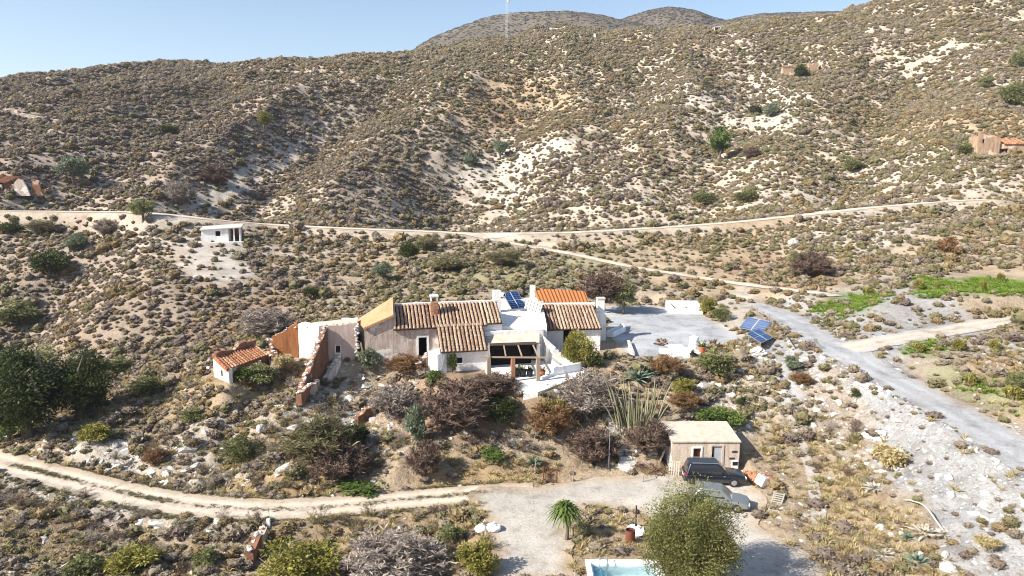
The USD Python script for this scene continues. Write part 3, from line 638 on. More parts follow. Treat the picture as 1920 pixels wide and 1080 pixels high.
for i, (nm, mt, lb) in enumerate((('grey_scrub', 'scrub_grey', 'grey-tan tussocks of dry scrub spread over the hillside'), ('olive_scrub', 'scrub_olive', 'olive green scrub bushes spread over the hillside'), ('ochre_scrub', 'scrub_ochre', 'ochre dry bushes and grass clumps across the hillside'), ('brown_scrub', 'scrub_purple', 'dull purple-brown scrub covering the hillside'))):
    m = pick == i
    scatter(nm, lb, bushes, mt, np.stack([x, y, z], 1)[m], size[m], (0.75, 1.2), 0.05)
print('scrub', len(x))

# ---------------------------------------------------------------- buildings: materials and helpers
stucco('lime_wash', (0.80, 0.79, 0.77), (0.66, 0.64, 0.61), amount=0.6)
stucco('worn_wash', (0.70, 0.66, 0.60), (0.46, 0.40, 0.34), (0.60, 0.54, 0.47), amount=0.8)
stucco('old_plaster', (0.58, 0.48, 0.42), (0.33, 0.25, 0.21), (0.70, 0.65, 0.59), amount=0.7)
stucco('pink_plaster', (0.58, 0.46, 0.41), (0.40, 0.30, 0.26), (0.46, 0.36, 0.31), amount=0.8)
stucco('beige_plaster', (0.62, 0.52, 0.42), (0.42, 0.34, 0.27), (0.54, 0.46, 0.38), amount=0.6)
stucco('beige_roof', (0.47, 0.275, 0.15), (0.37, 0.205, 0.105), amount=0.6)
stucco('cream_roof', (0.55, 0.48, 0.39), (0.42, 0.36, 0.29), amount=0.6)
stucco('ruin_masonry', (0.46, 0.33, 0.23), (0.24, 0.155, 0.10), (0.55, 0.45, 0.35), amount=0.8)
stucco('earth_wall', (0.40, 0.17, 0.07), (0.22, 0.09, 0.04), (0.34, 0.13, 0.05), amount=0.7)
stucco('rubble_wall', (0.27, 0.125, 0.068), (0.13, 0.07, 0.05), (0.42, 0.33, 0.26), amount=0.8)
mat_tint('barrel_tile', [(0, (0.13, 0.075, 0.055)), (0.35, (0.27, 0.175, 0.12)), (0.65, (0.37, 0.27, 0.19)), (1, (0.46, 0.37, 0.275))], scale=5.0, amount=0.35, bump=0.02)
mat_tint('old_tile', [(0, (0.15, 0.06, 0.035)), (0.5, (0.32, 0.145, 0.075)), (1, (0.44, 0.28, 0.18))], scale=4.0, amount=0.4, bump=0.02)
mat_tint('orange_sheet', [(0, (0.45, 0.14, 0.04)), (0.5, (0.56, 0.20, 0.06)), (1, (0.64, 0.28, 0.10))], scale=1.5, amount=0.3)
mat_tint('brick', [(0, (0.24, 0.10, 0.055)), (0.5, (0.36, 0.17, 0.095)), (1, (0.48, 0.29, 0.19))], scale=6.0, amount=0.3, bump=0.01)
mat_tint('weathered_wood', [(0, (0.14, 0.10, 0.07)), (0.5, (0.30, 0.23, 0.17)), (1, (0.46, 0.39, 0.31))], scale=7.0, amount=0.4, bump=0.01)
plain('roof_deck', (0.06, 0.032, 0.02), 0.95, spec=0.1)
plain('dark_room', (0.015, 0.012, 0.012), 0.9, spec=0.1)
plain('white_paint', (0.78, 0.78, 0.77), 0.5)
plain('grey_door', (0.42, 0.44, 0.46), 0.5)
plain('dark_wood', (0.05, 0.035, 0.025), 0.7)
plain('dark_metal', (0.03, 0.03, 0.033), 0.5, 0.3)
plain('galvanised', (0.5, 0.51, 0.52), 0.4, 0.8)
plain('rust', (0.16, 0.055, 0.03), 0.8, spec=0.2)
plain('terracotta', (0.42, 0.14, 0.07), 0.8, spec=0.2)
plain('black_plastic', (0.02, 0.02, 0.022), 0.45)
plain('courtyard_lime', (0.76, 0.74, 0.70), 0.8, spec=0.2)
plain('concrete', (0.50, 0.47, 0.42), 0.9, spec=0.15)
plain('canvas', (0.55, 0.45, 0.30), 0.9, spec=0.1)
plain('cell_blue', (0.012, 0.05, 0.16), 0.18, spec=0.6, coat=0.5)
plain('rubber', (0.015, 0.015, 0.016), 0.8)
plain('lamp_red', (0.35, 0.01, 0.01), 0.3)
plain('cloth_white', (0.72, 0.71, 0.68), 0.9, spec=0.1)
plain('number_plate', (0.75, 0.75, 0.72), 0.4)
M['window_glass'] = usdkit.material(stage, '/World/Looks/window_glass', {'p': ('principled_bsdf', {'base_color': (0.02, 0.025, 0.03), 'roughness': 0.08, 'specular_ior_level': 0.7})}, [], surface='p.BSDF')
M['black_paint'] = usdkit.material(stage, '/World/Looks/black_paint', {'p': ('principled_bsdf', {'base_color': (0.008, 0.009, 0.014), 'roughness': 0.32, 'coat_weight': 0.8, 'coat_roughness': 0.08})}, [], surface='p.BSDF')
M['silver_paint'] = usdkit.material(stage, '/World/Looks/silver_paint', {'p': ('principled_bsdf', {'base_color': (0.24, 0.255, 0.245), 'metallic': 0.5, 'roughness': 0.32, 'coat_weight': 0.6})}, [], surface='p.BSDF')
M['pool_water'] = usdkit.material(stage, '/World/Looks/pool_water', {'p': ('principled_bsdf', {'base_color': (0.75, 0.93, 0.97), 'roughness': 0.03, 'transmission_weight': 1.0, 'ior': 1.33})}, [], surface='p.BSDF')
plain('pool_blue', (0.25, 0.58, 0.72), 0.4)
plain('pool_pale', (0.72, 0.80, 0.82), 0.4)

def quad_at(q, s, t):
    q = np.asarray(q, float)
    return (q[0] * (1 - s) + q[1] * s) * (1 - t) + (q[3] * (1 - s) + q[2] * s) * t
def tiled_roof(parent, q, m='barrel_tile', pitch=0.37, row=0.36, seed=0, holes=(), name='roof', deck_m='roof_deck', radius=None):
    """A pitched roof of cover tiles: q = eave left, eave right, top right, top left. One part per column of tiles."""
    g = np.random.default_rng(seed); q = np.asarray(q, float)
    d = MB().slab(q, 0.14)
    deck = obj(name, d, deck_m, parent)
    n = np.cross(q[1] - q[0], q[3] - q[0]); n /= np.linalg.norm(n)
    W, Hh = np.linalg.norm((q[1] - q[0] + q[2] - q[3]) / 2), np.linalg.norm((q[3] - q[0] + q[2] - q[1]) / 2)
    nc, nt = int(round(W / pitch)), max(2, int(round(Hh / row)))
    r = radius or W / nc * 0.36
    for i in range(nc):
        s = (i + 0.5) / nc
        mb = MB(); ct = 0.5 + 0.16 * g.normal()
        top = 1.0
        for (h0, h1, t0, t1) in holes:
            if h0 <= s <= h1:
                top = t0
        for j in range(nt):
            t0, t1 = j / nt - 0.02, (j + 1) / nt + 0.03
            if t0 > top:
                break
            a, b = quad_at(q, s, t0), quad_at(q, s, min(t1, 1.01))
            ax = (b - a) / np.linalg.norm(b - a); sd = np.cross(ax, n)
            off = sd * g.normal() * 0.012
            ang = np.linspace(-0.12, math.pi + 0.12, 6)
            ring = lambda c, rr, lift: [c + off + sd * math.cos(k) * rr + n * (math.sin(k) * rr + lift) for k in ang]
            v = ring(a, r * 1.1, 0.045) + ring(b, r * 0.92, 0.01)
            tt = np.clip(ct + 0.10 * g.normal(), 0, 1)
            mb.add(v, [[k + 1, k, k + 6, k + 7] for k in range(5)], tt)
            mb.add(v[:6], [[0, 1, 2], [0, 2, 3], [0, 3, 4], [0, 4, 5]], tt * 0.6)
        obj('tile_row', mb, m, deck)
    return deck
def rag(x0, z0, x1, z1, seed, n=14, amp=0.22):
    """A broken edge from one point to another."""
    g = np.random.default_rng(seed)
    t = np.sort(np.r_[0, g.random(n), 1])
    return [(x0 + (x1 - x0) * k + (g.normal() * amp * 0.5 if 0 < k < 1 else 0), z0 + (z1 - z0) * k + (g.normal() * amp if 0 < k < 1 else 0)) for k in t]
def okpoly(p, holes=()):
    P = Polygon(p).buffer(0)
    if P.geom_type != 'Polygon':
        P = max(P.geoms, key=lambda s: s.area)
    for h in holes:
        P = P.difference(shapely.box(*h))
    return P
def wall_between(mb, a, b, zs, thick, tint=0.5):
    """A wall standing between two ground points, its outline given along it (distance, height)."""
    a, b = np.array(a, float), np.array(b, float); d = (b - a) / np.linalg.norm(b - a); n = np.array([-d[1], d[0]])
    w = MB().wall(zs if isinstance(zs, Polygon) else okpoly(zs), 0.0, thick, tint)
    v, f, t = w.arrays()
    xy = a + v[:, :1] * d + v[:, 1:2] * n
    mb.add(np.c_[xy, v[:, 2]], f, t)
    return mb
def edge_stones(pts, seed, size=0.3, per=3):
    """Loose stones lying along a broken wall top."""
    g = np.random.default_rng(seed); mb = MB(); pts = np.asarray(pts, float)
    for i in range(len(pts) - 1):
        for k in range(per):
            c = pts[i] + (pts[i + 1] - pts[i]) * (k + g.random()) / per + g.normal(size=3) * [0.08, 0.08, 0.04]
            v, f, t = stone_shape(int(g.integers(1e6))).arrays()
            mb.add(v * size * (0.6 + 0.7 * g.random()) + c, f, 0.35 + 0.65 * g.random())
    return mb

# ---------------------------------------------------------------- the farmhouse
FH = thing('farmhouse', 'long whitewashed farmhouse with tiled roofs, stained left end and brick chimney', 'house', HO, HA)
# lower wing at the front
DZ = -0.9
obj('wall', MB().wall(okpoly([(0, DZ), (4.1, DZ), (4.1, 2.1), (0, 2.1)], [(0.98, 0.78, 1.5, 1.34)]), 0, 0.35).wall(okpoly([(0, 2.1), (4.1, 2.1), (4.1, 2.3), (0, 2.3)]), 0.1, 0.35)
    .box(0.0, 0.3, 0.35, 2.85, DZ, 2.1).hexa([(0, .36, 2.1), (.3, .36, 2.1), (.3, 2.85, 2.1), (0, 2.85, 2.1)], [(0, .36, 2.2), (.3, .36, 2.2), (.3, 2.85, 3.85), (0, 2.85, 3.85)]), 'lime_wash', FH, label='white front wall of the lower wing')
w = obj('window', MB().box(0.9, 0.98, -0.03, 0.2, 0.7, 1.42).box(1.5, 1.58, -0.03, 0.2, 0.7, 1.42).box(0.98, 1.5, -0.03, 0.2, 0.7, 0.78).box(0.98, 1.5, -0.03, 0.2, 1.34, 1.42), 'white_paint', FH)
obj('pane', MB().box(0.98, 1.5, 0.16, 0.18, 0.78, 1.34), 'window_glass', w)
obj('window_bars', MB().bar((1.24, 0.1, 0.78), (1.24, 0.1, 1.34), 0.03).bar((0.98, 0.1, 1.06), (1.5, 0.1, 1.06), 0.03), 'dark_metal', w)
obj('buttress', MB().hexa([(-1.9, -0.1, DZ), (-0.95, -0.75, DZ), (-0.02, -0.35, DZ), (-0.02, 0.9, DZ)], [(-1.75, 0.15, 2.05), (-0.95, -0.35, 1.75), (-0.02, -0.05, 2.2), (-0.02, 0.9, 2.3)]), 'lime_wash', FH, label='white sloping buttress at the left corner')
tiled_roof(FH, [(-0.65, -0.3, 2.02), (3.95, -0.3, 2.02), (3.95, 2.75, 4.0), (-0.65, 2.75, 4.0)], seed=1)
# long house behind
obj('wall', MB().wall(okpoly([(-4.9, -0.2), (-0.02, -0.2), (-0.02, 3.85), (-4.9, 3.85)], [(-2.45, 0.92, -1.62, 2.88)]), 2.8, 3.25), 'old_plaster', FH, label='stained plaster wall with the dark doorway')
d = obj('door', MB().box(-2.62, -2.45, 2.72, 3.0, 0.92, 3.05).box(-1.62, -1.42, 2.72, 3.0, 0.92, 3.05).box(-2.45, -1.62, 2.72, 3.0, 2.88, 3.05), 'lime_wash', FH, label='open dark doorway with a whitewashed surround')
obj('door_leaf', MB().box(-2.43, -2.36, 3.15, 3.9, 0.95, 2.86), 'dark_wood', d)
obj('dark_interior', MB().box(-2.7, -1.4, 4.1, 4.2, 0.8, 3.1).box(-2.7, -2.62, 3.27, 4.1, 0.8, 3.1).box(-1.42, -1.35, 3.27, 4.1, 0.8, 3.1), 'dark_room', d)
obj('wall', MB().wall(okpoly([(0.02, 2.2), (6.0, 2.2), (6.0, 3.85), (0.02, 3.85)]), 2.9, 3.3), 'lime_wash', FH)
obj('wall', MB().wall(okpoly([(-4.9, -0.2), (6.0, -0.2), (6.0, 3.85), (-4.9, 3.85)]), 8.8, 9.2), 'lime_wash', FH)
obj('wall', MB().add([(6.0, 3.3, 0), (6.0, 8.8, 0), (6.0, 8.8, 4.0), (6.0, 6.0, 5.5), (6.0, 3.3, 3.9)], [[0, 1, 2], [0, 2, 3], [0, 3, 4]]), 'lime_wash', FH)
obj('wall', MB().add([(-4.9, 3.3, 0), (-4.9, 8.8, 0), (-4.9, 8.8, 4.0), (-4.9, 6.0, 5.5), (-4.9, 3.3, 3.9)], [[2, 1, 0], [3, 2, 0], [4, 3, 0]]), 'lime_wash', FH)
tiled_roof(FH, [(-4.88, 2.55, 3.82), (4.45, 2.55, 3.86), (4.45, 6.0, 5.6), (-4.88, 6.0, 5.6)], seed=2)
tiled_roof(FH, [(4.5, 2.75, 3.98), (6.0, 2.75, 3.98), (6.0, 6.0, 5.62), (4.5, 6.0, 5.62)], seed=3)
obj('roof', MB().slab([(6.1, 9.4, 3.8), (-4.9, 9.4, 3.8), (-4.9, 6.12, 5.58), (6.1, 6.12, 5.58)], 0.14), 'barrel_tile', FH)
obj('ridge', MB().box(-4.9, 6.15, 5.92, 6.2, 5.5, 5.78), 'lime_wash', FH, label='whitewashed ridge band above the long tiled roof')
ch = obj('chimney', MB().box(-1.0, -0.34, 4.2, 4.8, 4.3, 6.2), 'brick', FH, label='slim brick chimney with a whitewashed cap')
gch = np.random.default_rng(4)
for k in range(9):
    for sx, (x0, x1) in enumerate(((-1.03, -0.68), (-0.66, -0.31)) if k % 2 else ((-1.03, -0.85), (-0.83, -0.31))):
        obj('brick', MB().box(x0, x1, 4.17, 4.3, 4.75 + 0.16 * k, 4.89 + 0.16 * k, gch.random()), 'brick', ch)
obj('chimney_cap', MB().box(-1.04, -0.9, 4.16, 4.84, 6.2, 6.62).box(-0.44, -0.3, 4.16, 4.84, 6.2, 6.62).box(-1.08, -0.26, 4.12, 4.88, 6.62, 6.78), 'lime_wash', ch)
# the taller stained end with its mono-pitch roof
TR = [(-7.75, 2.55, 4.12), (-4.86, 2.55, 5.3), (-4.72, 5.9, 6.5), (-8.42, 6.6, 4.1)]
obj('wall', MB().wall(okpoly([(-7.65, -0.2), (-4.92, -0.2), (-4.92, 5.1), (-7.65, 3.98)]), 2.8, 3.2), 'old_plaster', FH, label='tall stained end wall under the beige roof')
obj('wall', MB().hexa([(-4.92, 2.82, 3.6), (-4.62, 2.82, 3.6), (-4.62, 6.0, 3.6), (-4.92, 6.0, 3.6)], [(-4.92, 2.82, 5.12), (-4.62, 2.82, 5.18), (-4.62, 5.8, 6.28), (-4.92, 5.8, 6.24)]), 'old_plaster', FH)
obj('wall', MB().hexa([(-8.3, 6.3, -0.2), (-7.65, 3.2, -0.2), (-7.35, 3.2, -0.2), (-8.0, 6.3, -0.2)], [(-8.3, 6.3, 3.9), (-7.65, 3.2, 3.95), (-7.35, 3.2, 4.05), (-8.0, 6.3, 4.0)]).box(-8.2, -4.7, 6.05, 6.3, -0.2, 4.0), 'old_plaster', FH)
obj('roof', MB().slab(TR, 0.22), 'beige_roof', FH, label='beige rendered mono-pitch roof tilted up to the right')
# white flat roof, parapets and utility block
obj('wall', MB().wall(okpoly([(4.12, -0.5), (10.2, -0.5), (10.2, 3.2), (4.12, 3.2)], [(4.5, 0.0, 9.6, 2.25)]), 2.4, 2.75).box(4.12, 4.45, 2.75, 2.9, 0, 2.3), 'lime_wash', FH)
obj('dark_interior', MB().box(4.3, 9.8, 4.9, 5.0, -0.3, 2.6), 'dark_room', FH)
obj('porch_roof', MB().slab([(3.98, 0.75, 2.35), (9.3, 0.55, 2.3), (10.1, 3.6, 3.2), (4.25, 4.0, 3.22)], 0.16), 'cream_roof', FH, label='cream sloping porch roof above the pergola')
obj('flat_roof', MB().hexa([(6.03, 3.4, 2.3), (10.6, 2.6, 2.3), (12.6, 12.4, 2.3), (6.03, 12.6, 2.3)], [(6.03, 3.3, 3.5), (10.6, 2.6, 3.5), (12.6, 12.4, 4.2), (6.03, 12.6, 4.2)]), 'courtyard_lime', FH, label='white flat roof terrace between the tiled roofs')
obj('parapet', MB().box(6.03, 6.4, 6.2, 12.5, 3.6, 4.35).box(6.4, 11.0, 12.0, 12.4, 3.6, 4.5), 'lime_wash', FH)
ut = obj('roof_room', MB().box(6.2, 7.0, 8.6, 9.4, 3.6, 6.3).box(7.0, 10.9, 10.6, 11.6, 3.6, 4.9).box(7.0, 10.9, 9.2, 9.45, 3.6, 4.05), 'lime_wash', FH, label='white block with a round flue on the flat roof')
obj('flue', MB().tube([(6.95, 8.55, 5.9), (7.3, 8.15, 5.9)], 0.24, 12), 'white_paint', ut)
obj('flue_hole', MB().tube([(7.28, 8.17, 5.9), (7.32, 8.13, 5.9)], 0.13, 10), 'dark_room', ut)
obj('dark_opening', MB().hexa([(7.1, 9.5, 3.9), (9.4, 9.5, 3.9), (9.4, 10.55, 3.9), (7.1, 10.55, 3.9)], [(7.1, 9.5, 3.98), (9.4, 9.5, 3.98), (9.4, 10.55, 3.98), (7.1, 10.55, 3.98)]), 'rust', ut)
# right-hand block, turned a little
_r9 = np.array([[math.cos(math.radians(-9)), -math.sin(math.radians(-9))], [math.sin(math.radians(-9)), math.cos(math.radians(-9))]])
RB_ = lambda x, y, z: (*(_r9 @ np.array([x, y]) + RB0), z)
_c, _s = math.cos(math.radians(HA)), math.sin(math.radians(HA))
_dx, _dy = 9.50 - HO[0], 76.90 - HO[1]
RB0 = np.array([_c * _dx + _s * _dy, -_s * _dx + _c * _dy])
def rbx(mb):
    c, s = math.cos(math.radians(-9)), math.sin(math.radians(-9))
    Mx = np.eye(4); Mx[:2, :2] = [[c, -s], [s, c]]; Mx[:2, 3] = RB0
    return mb.xform(Mx)
rbq = lambda q: [RB_(*p) for p in q]
obj('wall', rbx(MB().wall(okpoly([(-6.0, -0.5), (0, -0.5), (0, 2.5), (-6.0, 2.5)], [(-4.0, 0.0, -2.5, 2.25)]), 0, 0.35)), 'lime_wash', FH, label='white front wall of the right block')
obj('wall', rbx(MB().box(-0.35, 0, 0.36, 8.0, -0.5, 2.35).add([(0, 0.36, 2.35), (0, 8, 2.35), (0, 6.0, 3.95), (0, 4.2, 4.2)], [[0, 1, 2], [0, 2, 3]]).box(-6.2, -5.85, 0.36, 8.0, -0.5, 3.3)), 'lime_wash', FH)
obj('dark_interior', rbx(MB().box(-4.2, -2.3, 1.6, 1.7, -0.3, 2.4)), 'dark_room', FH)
tiled_roof(FH, rbq([(-5.85, -0.35, 2.42), (0.12, -0.35, 2.48), (-0.15, 4.1, 4.2), (-6.15, 4.1, 4.3)]), seed=5)
obj('ridge', rbx(MB().box(-6.3, 0.05, 4.15, 4.75, 3.7, 4.42)), 'lime_wash', FH, label='whitewashed ridge between the two right-hand roofs')
osr = obj('roof', rbx(MB().slab([(-6.15, 5.6, 4.42), (-0.3, 5.9, 4.12), (-0.28, 9.4, 4.95), (-6.5, 9.2, 5.4)], 0.15)), 'orange_sheet', FH, label='bright orange sheet roof behind the ridge')
for k in range(14):
    s = (k + 0.5) / 14
    qq = np.array([(-6.15, 5.6, 4.43), (-0.3, 5.9, 4.13), (-0.28, 9.4, 4.96), (-6.5, 9.2, 5.41)])
    obj('roof_seam', rbx(MB().bar(quad_at(qq, s, 0.0), quad_at(qq, s, 1.0), 0.07, 0.10, 0.05)), 'old_tile', osr)
obj('wall', rbx(MB().box(-6.4, -0.3, 9.2, 9.5, -0.3, 4.7).box(-6.3, -6.05, 4.9, 9.2, 3.3, 4.35).box(-6.9, -6.3, 8.6, 9.3, 3.5, 5.75)), 'lime_wash', FH)
an = obj('side_annex', rbx(MB().box(0.05, 1.45, 4.6, 6.4, -0.5, 3.2).box(0.5, 1.3, 4.9, 5.7, 3.2, 4.75)), 'lime_wash', FH, label='white annex with a chimney at the right end')
obj('chimney_pot', rbx(MB().box(0.42, 1.38, 4.82, 5.78, 4.75, 4.87)), 'concrete', an)
# stair wall and courtyard
obj('stair_wall', MB().wall(okpoly([(10.1, -0.6), (12.6, -0.6), (12.6, 0.1), (10.4, 2.3), (10.1, 2.6)]), 1.0, 2.3), 'lime_wash', FH, label='white sloping stair wall beside the courtyard')
for k in range(7):
    obj('step', MB().box(10.5 + 0.3 * k, 10.8 + 0.3 * k, -0.1, 0.98, -0.4, 1.9 - 0.27 * k), 'courtyard_lime', FH)

CY = thing('courtyard', 'bright whitewashed courtyard terrace with a stepped edge in front of the house', 'terrace', HO, HA)
edge = [(3.7, -0.05), (3.3, -4.8), (5.2, -6.6), (5.7, -8.3), (6.9, -8.5), (9.5, -6.4), (12.4, -3.9), (13.8, -1.2), (12.9, 0.9), (10.1, 0.95), (10.0, 2.3), (4.3, 2.3)]
m_ = trimesh.creation.extrude_polygon(Polygon(edge), 1.5, engine='earcut'); m_.apply_translation((0, 0, -1.42))
obj('paving', MB().tm(m_), 'courtyard_lime', CY)
cw = MB()
for a, b, h in (((9.6, -3.8), (12.6, -2.6), 0.85), ((12.6, -2.6), (13.6, -0.9), 0.85), ((8.3, -4.9), (9.6, -3.8), 0.35)):
    wall_between(cw, a, b, [(0, -0.4), (np.hypot(b[0] - a[0], b[1] - a[1]), -0.4), (np.hypot(b[0] - a[0], b[1] - a[1]), h), (0, h)], 0.28)
obj('parapet', cw, 'lime_wash', CY)
obj('plinth', MB().box(4.0, 5.2, -6.0, -5.75, 0.08, 0.42).box(5.1, 8.2, -6.55, -6.25, 0.08, 0.3), 'lime_wash', CY)

PG = thing('pergola', 'rustic timber pergola over the dark porch of the farmhouse', 'pergola', HO, HA)
for x, y in ((3.35, -4.2), (5.5, -4.7), (7.75, -5.15)):
    p = obj('post', MB().box(x - 0.17, x + 0.17, y - 0.17, y + 0.17, 0.08, 2.3), 'weathered_wood' if x != 5.5 else 'brick', PG, label='square masonry post of the pergola')
for k, (x0, x1) in enumerate(((3.4, 4.25), (4.85, 5.7), (6.3, 7.1), (7.75, 8.6))):
    obj('rafter', MB().bar((x0, -4.4 - 0.22 * k, 2.42), (x1, 0.75, 2.42 - 0.05 * k), 0.11, 0.12), 'weathered_wood', PG)
obj('beam', MB().bar((2.6, -4.05, 2.33), (8.7, -5.4, 2.3), 0.13, 0.13), 'weathered_wood', PG)
obj('beam', MB().bar((3.9, 0.55, 2.28), (9.2, 0.42, 2.22), 0.12, 0.12), 'weathered_wood', PG)
obj('back_post', MB().box(9.0, 9.3, 0.2, 0.5, 0.08, 2.2), 'lime_wash', PG)
obj('cane_blind', MB().hexa([(4.3, -0.3, 2.43), (8.9, -0.5, 2.4), (8.9, 0.5, 2.4), (4.3, 0.6, 2.43)], [(4.3, -0.3, 2.46), (8.9, -0.5, 2.43), (8.9, 0.5, 2.43), (4.3, 0.6, 2.46)]), 'dark_wood', PG)
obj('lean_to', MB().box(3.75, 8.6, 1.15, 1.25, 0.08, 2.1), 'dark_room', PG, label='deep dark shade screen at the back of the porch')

def pot(x, y, h, m, label, plant=None, parent_frame=True):
    w = hw(x, y, 0.08) if parent_frame else np.array([x, y, float(gh(x, y)[0])])
    t = thing('flower_pot', label, 'flower pot', w)
    prof = np.array([(0.0, 0.0), (0.16, 0.0), (0.22, 0.36), (0.25, 0.36), (0.25, 0.42), (0.2, 0.42), (0.19, 0.36), (0.0, 0.36)]) * h / 0.42
    obj('pot', MB().tm(trimesh.creation.revolve(prof, sections=16)), m, t)
    if plant:
        b = tuft_shape(int(h * 1000), 24, 0.9, 0.05); v, f, tt = b.arrays()
        obj('foliage', MB().add(v * h * 1.5 + [0, 0, h * 0.85], f, tt), plant, t)
    return t
pot(6.2, -3.2, 0.6, 'black_plastic', 'dark flower pot on the courtyard, left of three by the pergola posts', 'leaf_dark')
pot(6.75, -3.3, 0.65, 'black_plastic', 'taller dark flower pot with leaves, middle of three by the pergola posts', 'leaf_green')
pot(7.4, -3.4, 0.6, 'black_plastic', 'dark rounded flower pot just left of the right pergola post', 'leaf_dark')
pot(8.5, -3.8, 0.55, 'terracotta', 'small reddish flower pot right of the right pergola post', 'leaf_rust')
pot(3.9, -5.0, 0.6, 'terracotta', 'brown pot with a dry plant beside the left pergola post', 'twigs_brown')
tb = thing('bench', 'low white bench with thin legs at the left end of the courtyard', 'bench', hw(4.4, -5.2, 0.08), HA + 10)
obj('seat', MB().box(-0.7, 0.7, -0.2, 0.2, 0.4, 0.46), 'white_paint', tb)
for sx in (-0.6, 0.6):
    obj('leg', MB().box(sx - 0.04, sx + 0.04, -0.18, 0.18, 0, 0.4), 'white_paint', tb)

def solar_panel(name_label, loc, rotz, w, h, tilt, group=None, cells=(4, 9), legs=0.5, frame='galvanised'):
    t = thing('solar_panel', name_label, 'solar panel', loc, rotz, group)
    c, s = math.cos(math.radians(tilt)), math.sin(math.radians(tilt))
    T = np.eye(4); T[:3, :3] = [[1, 0, 0], [0, c, -s], [0, s, c]]; T[:3, 3] = (0, 0, legs)
    obj('back_sheet', MB().box(-w / 2, w / 2, 0, h, -0.03, 0.0).xform(T), 'white_paint', t)
    fr = MB().box(-w / 2 - .05, w / 2 + .05, -0.05, 0, -0.05, 0.025).box(-w / 2 - .05, w / 2 + .05, h, h + 0.05, -0.05, 0.025).box(-w / 2 - 0.05, -w / 2, 0, h, -0.05, 0.025).box(w / 2, w / 2 + 0.05, 0, h, -0.05, 0.025)
    obj('frame', fr.xform(T), frame, t)
    cl = MB()
    for i in range(cells[0]):
        for j in range(cells[1]):
            a, b = w / cells[0], h / cells[1]
            cl.box(-w / 2 + a * i + 0.012, -w / 2 + a * (i + 1) - 0.012, b * j + 0.012, b * (j + 1) - 0.012, 0.001, 0.012)
    obj('cells', cl.xform(T), 'cell_blue', t)
    obj('divider', MB().box(-0.035, 0.035, 0, h, 0.0, 0.02).box(-w / 2, w / 2, h / 2 - 0.012, h / 2 + 0.012, 0.0, 0.016).xform(T), 'white_paint', t)
    hi = h * s + legs
    for sx in (-w / 2 + 0.1, w / 2 - 0.1):
        obj('leg', MB().bar((sx, h * c * 0.9, -0.25), (sx, h * c * 0.9, hi - s * h * 0.1 - 0.05), 0.06).bar((sx, 0.1, -0.25), (sx, 0.1, legs), 0.06), 'galvanised', t)
    return t
solar_panel('tilted blue solar panel standing on the white flat roof', hw(9.25, 9.6, 3.65), HA + 24, 1.95, 2.3, 42, cells=(4, 8))
sp2 = thing('solar_panel', 'grey-framed collector panel seen edge-on beside the roof solar panel', 'solar panel', hw(10.3, 8.2, 3.62), HA - 38)
obj('frame', MB().slab([(-1.0, 0, 0.1), (1.0, 0, 0.1), (1.0, 0.95, 1.35), (-1.0, 0.95, 1.35)], 0.06), 'galvanised', sp2)
for k in range(5):
    obj('tube', MB().bar((-0.8 + 0.4 * k, 0.0, 0.16), (-0.8 + 0.4 * k, 0.92, 1.38), 0.09, 0.09), 'concrete', sp2)
obj('leg', MB().bar((-0.8, 0.95, 0), (-0.8, 0.95, 1.3), 0.06).bar((0.8, 0.95, 0), (0.8, 0.95, 1.3), 0.06), 'galvanised', sp2)

# ---------------------------------------------------------------- the ruined wing and the outhouse
RU = thing('ruined_wing', 'roofless ruin of broken white, pink and orange walls left of the farmhouse', 'ruin', HO, HA)
pk = okpoly([(0, -0.6), (3.05, -0.6), (3.05, 4.5), (2.5, 4.52), (1.4, 4.36), (0.6, 4.38), (0, 4.28)], [(1.02, 1.7, 1.45, 2.35)])
obj('wall', wall_between(MB(), (-11.45, 3.0), (-8.42, 3.0), pk, 0.45), 'pink_plaster', RU, label='pinkish plaster wall with one small window')
w = obj('window', MB().box(-10.5, -10.42, 2.95, 3.1, 1.62, 2.45).box(-10.0, -9.92, 2.95, 3.1, 1.62, 2.45).box(-10.5, -9.92, 2.9, 3.1, 1.55, 1.66), 'lime_wash', RU)
obj('pane', MB().box(-10.42, -10.0, 3.3, 3.33, 1.66, 2.4), 'window_glass', w)
pts = rag(0, 4.15, 2.3, 4.62, 3, 8, 0.06)
obj('wall', wall_between(MB(), (-14.0, 4.9), (-11.95, 3.1), [(0, -0.8), (2.72, -1.0), (2.72, 4.35), (2.2, 4.3), (1.5, 4.42), (0.5, 4.5), (0, 4.3)], 0.5), 'lime_wash', RU, label='bright white plastered wall facing the sun')
edgeB = rag(0.0, 4.35, 4.6, 0.0, 5, 16, 0.16)
bw = okpoly([(0, -1.2), (4.9, -2.3), (4.9, -0.6)] + edgeB[::-1])
obj('wall', wall_between(MB(), (-11.62, 3.0), (-13.6, -0.9), bw, 0.55), 'rubble_wall', RU, label='broken brown stone wall tapering down to the front')
dd = (np.array([-13.6, -0.9]) - np.array([-11.62, 3.0])) / np.hypot(1.98, 3.9)
nn_ = np.array([-dd[1], dd[0]])
obj('loose_stones', edge_stones([(*(np.array([-11.62, 3.0]) + dd * a + nn_ * 0.3), b) for a, b in edgeB], 8, 0.42, 3), 'stone', RU, kind='stuff')
ow = okpoly([(0, -1.4), (2.9, -1.0), (2.9, 4.2)] + rag(2.9, 4.2, 0, 2.6, 9, 10, 0.13))
obj('wall', wall_between(MB(), (-16.85, 5.3), (-13.98, 5.0), ow, 0.5), 'earth_wall', RU, label='orange earthen inner wall with a broken top')
tp = [(-16.85 + (2.9 - a) * 0 + a * 0.99, 5.5 - a * 0.1, b) for a, b in rag(0, 2.6, 2.9, 4.2, 9, 10, 0.1)]
obj('loose_stones', edge_stones(tp, 10, 0.34, 3), 'stone', RU, kind='stuff')
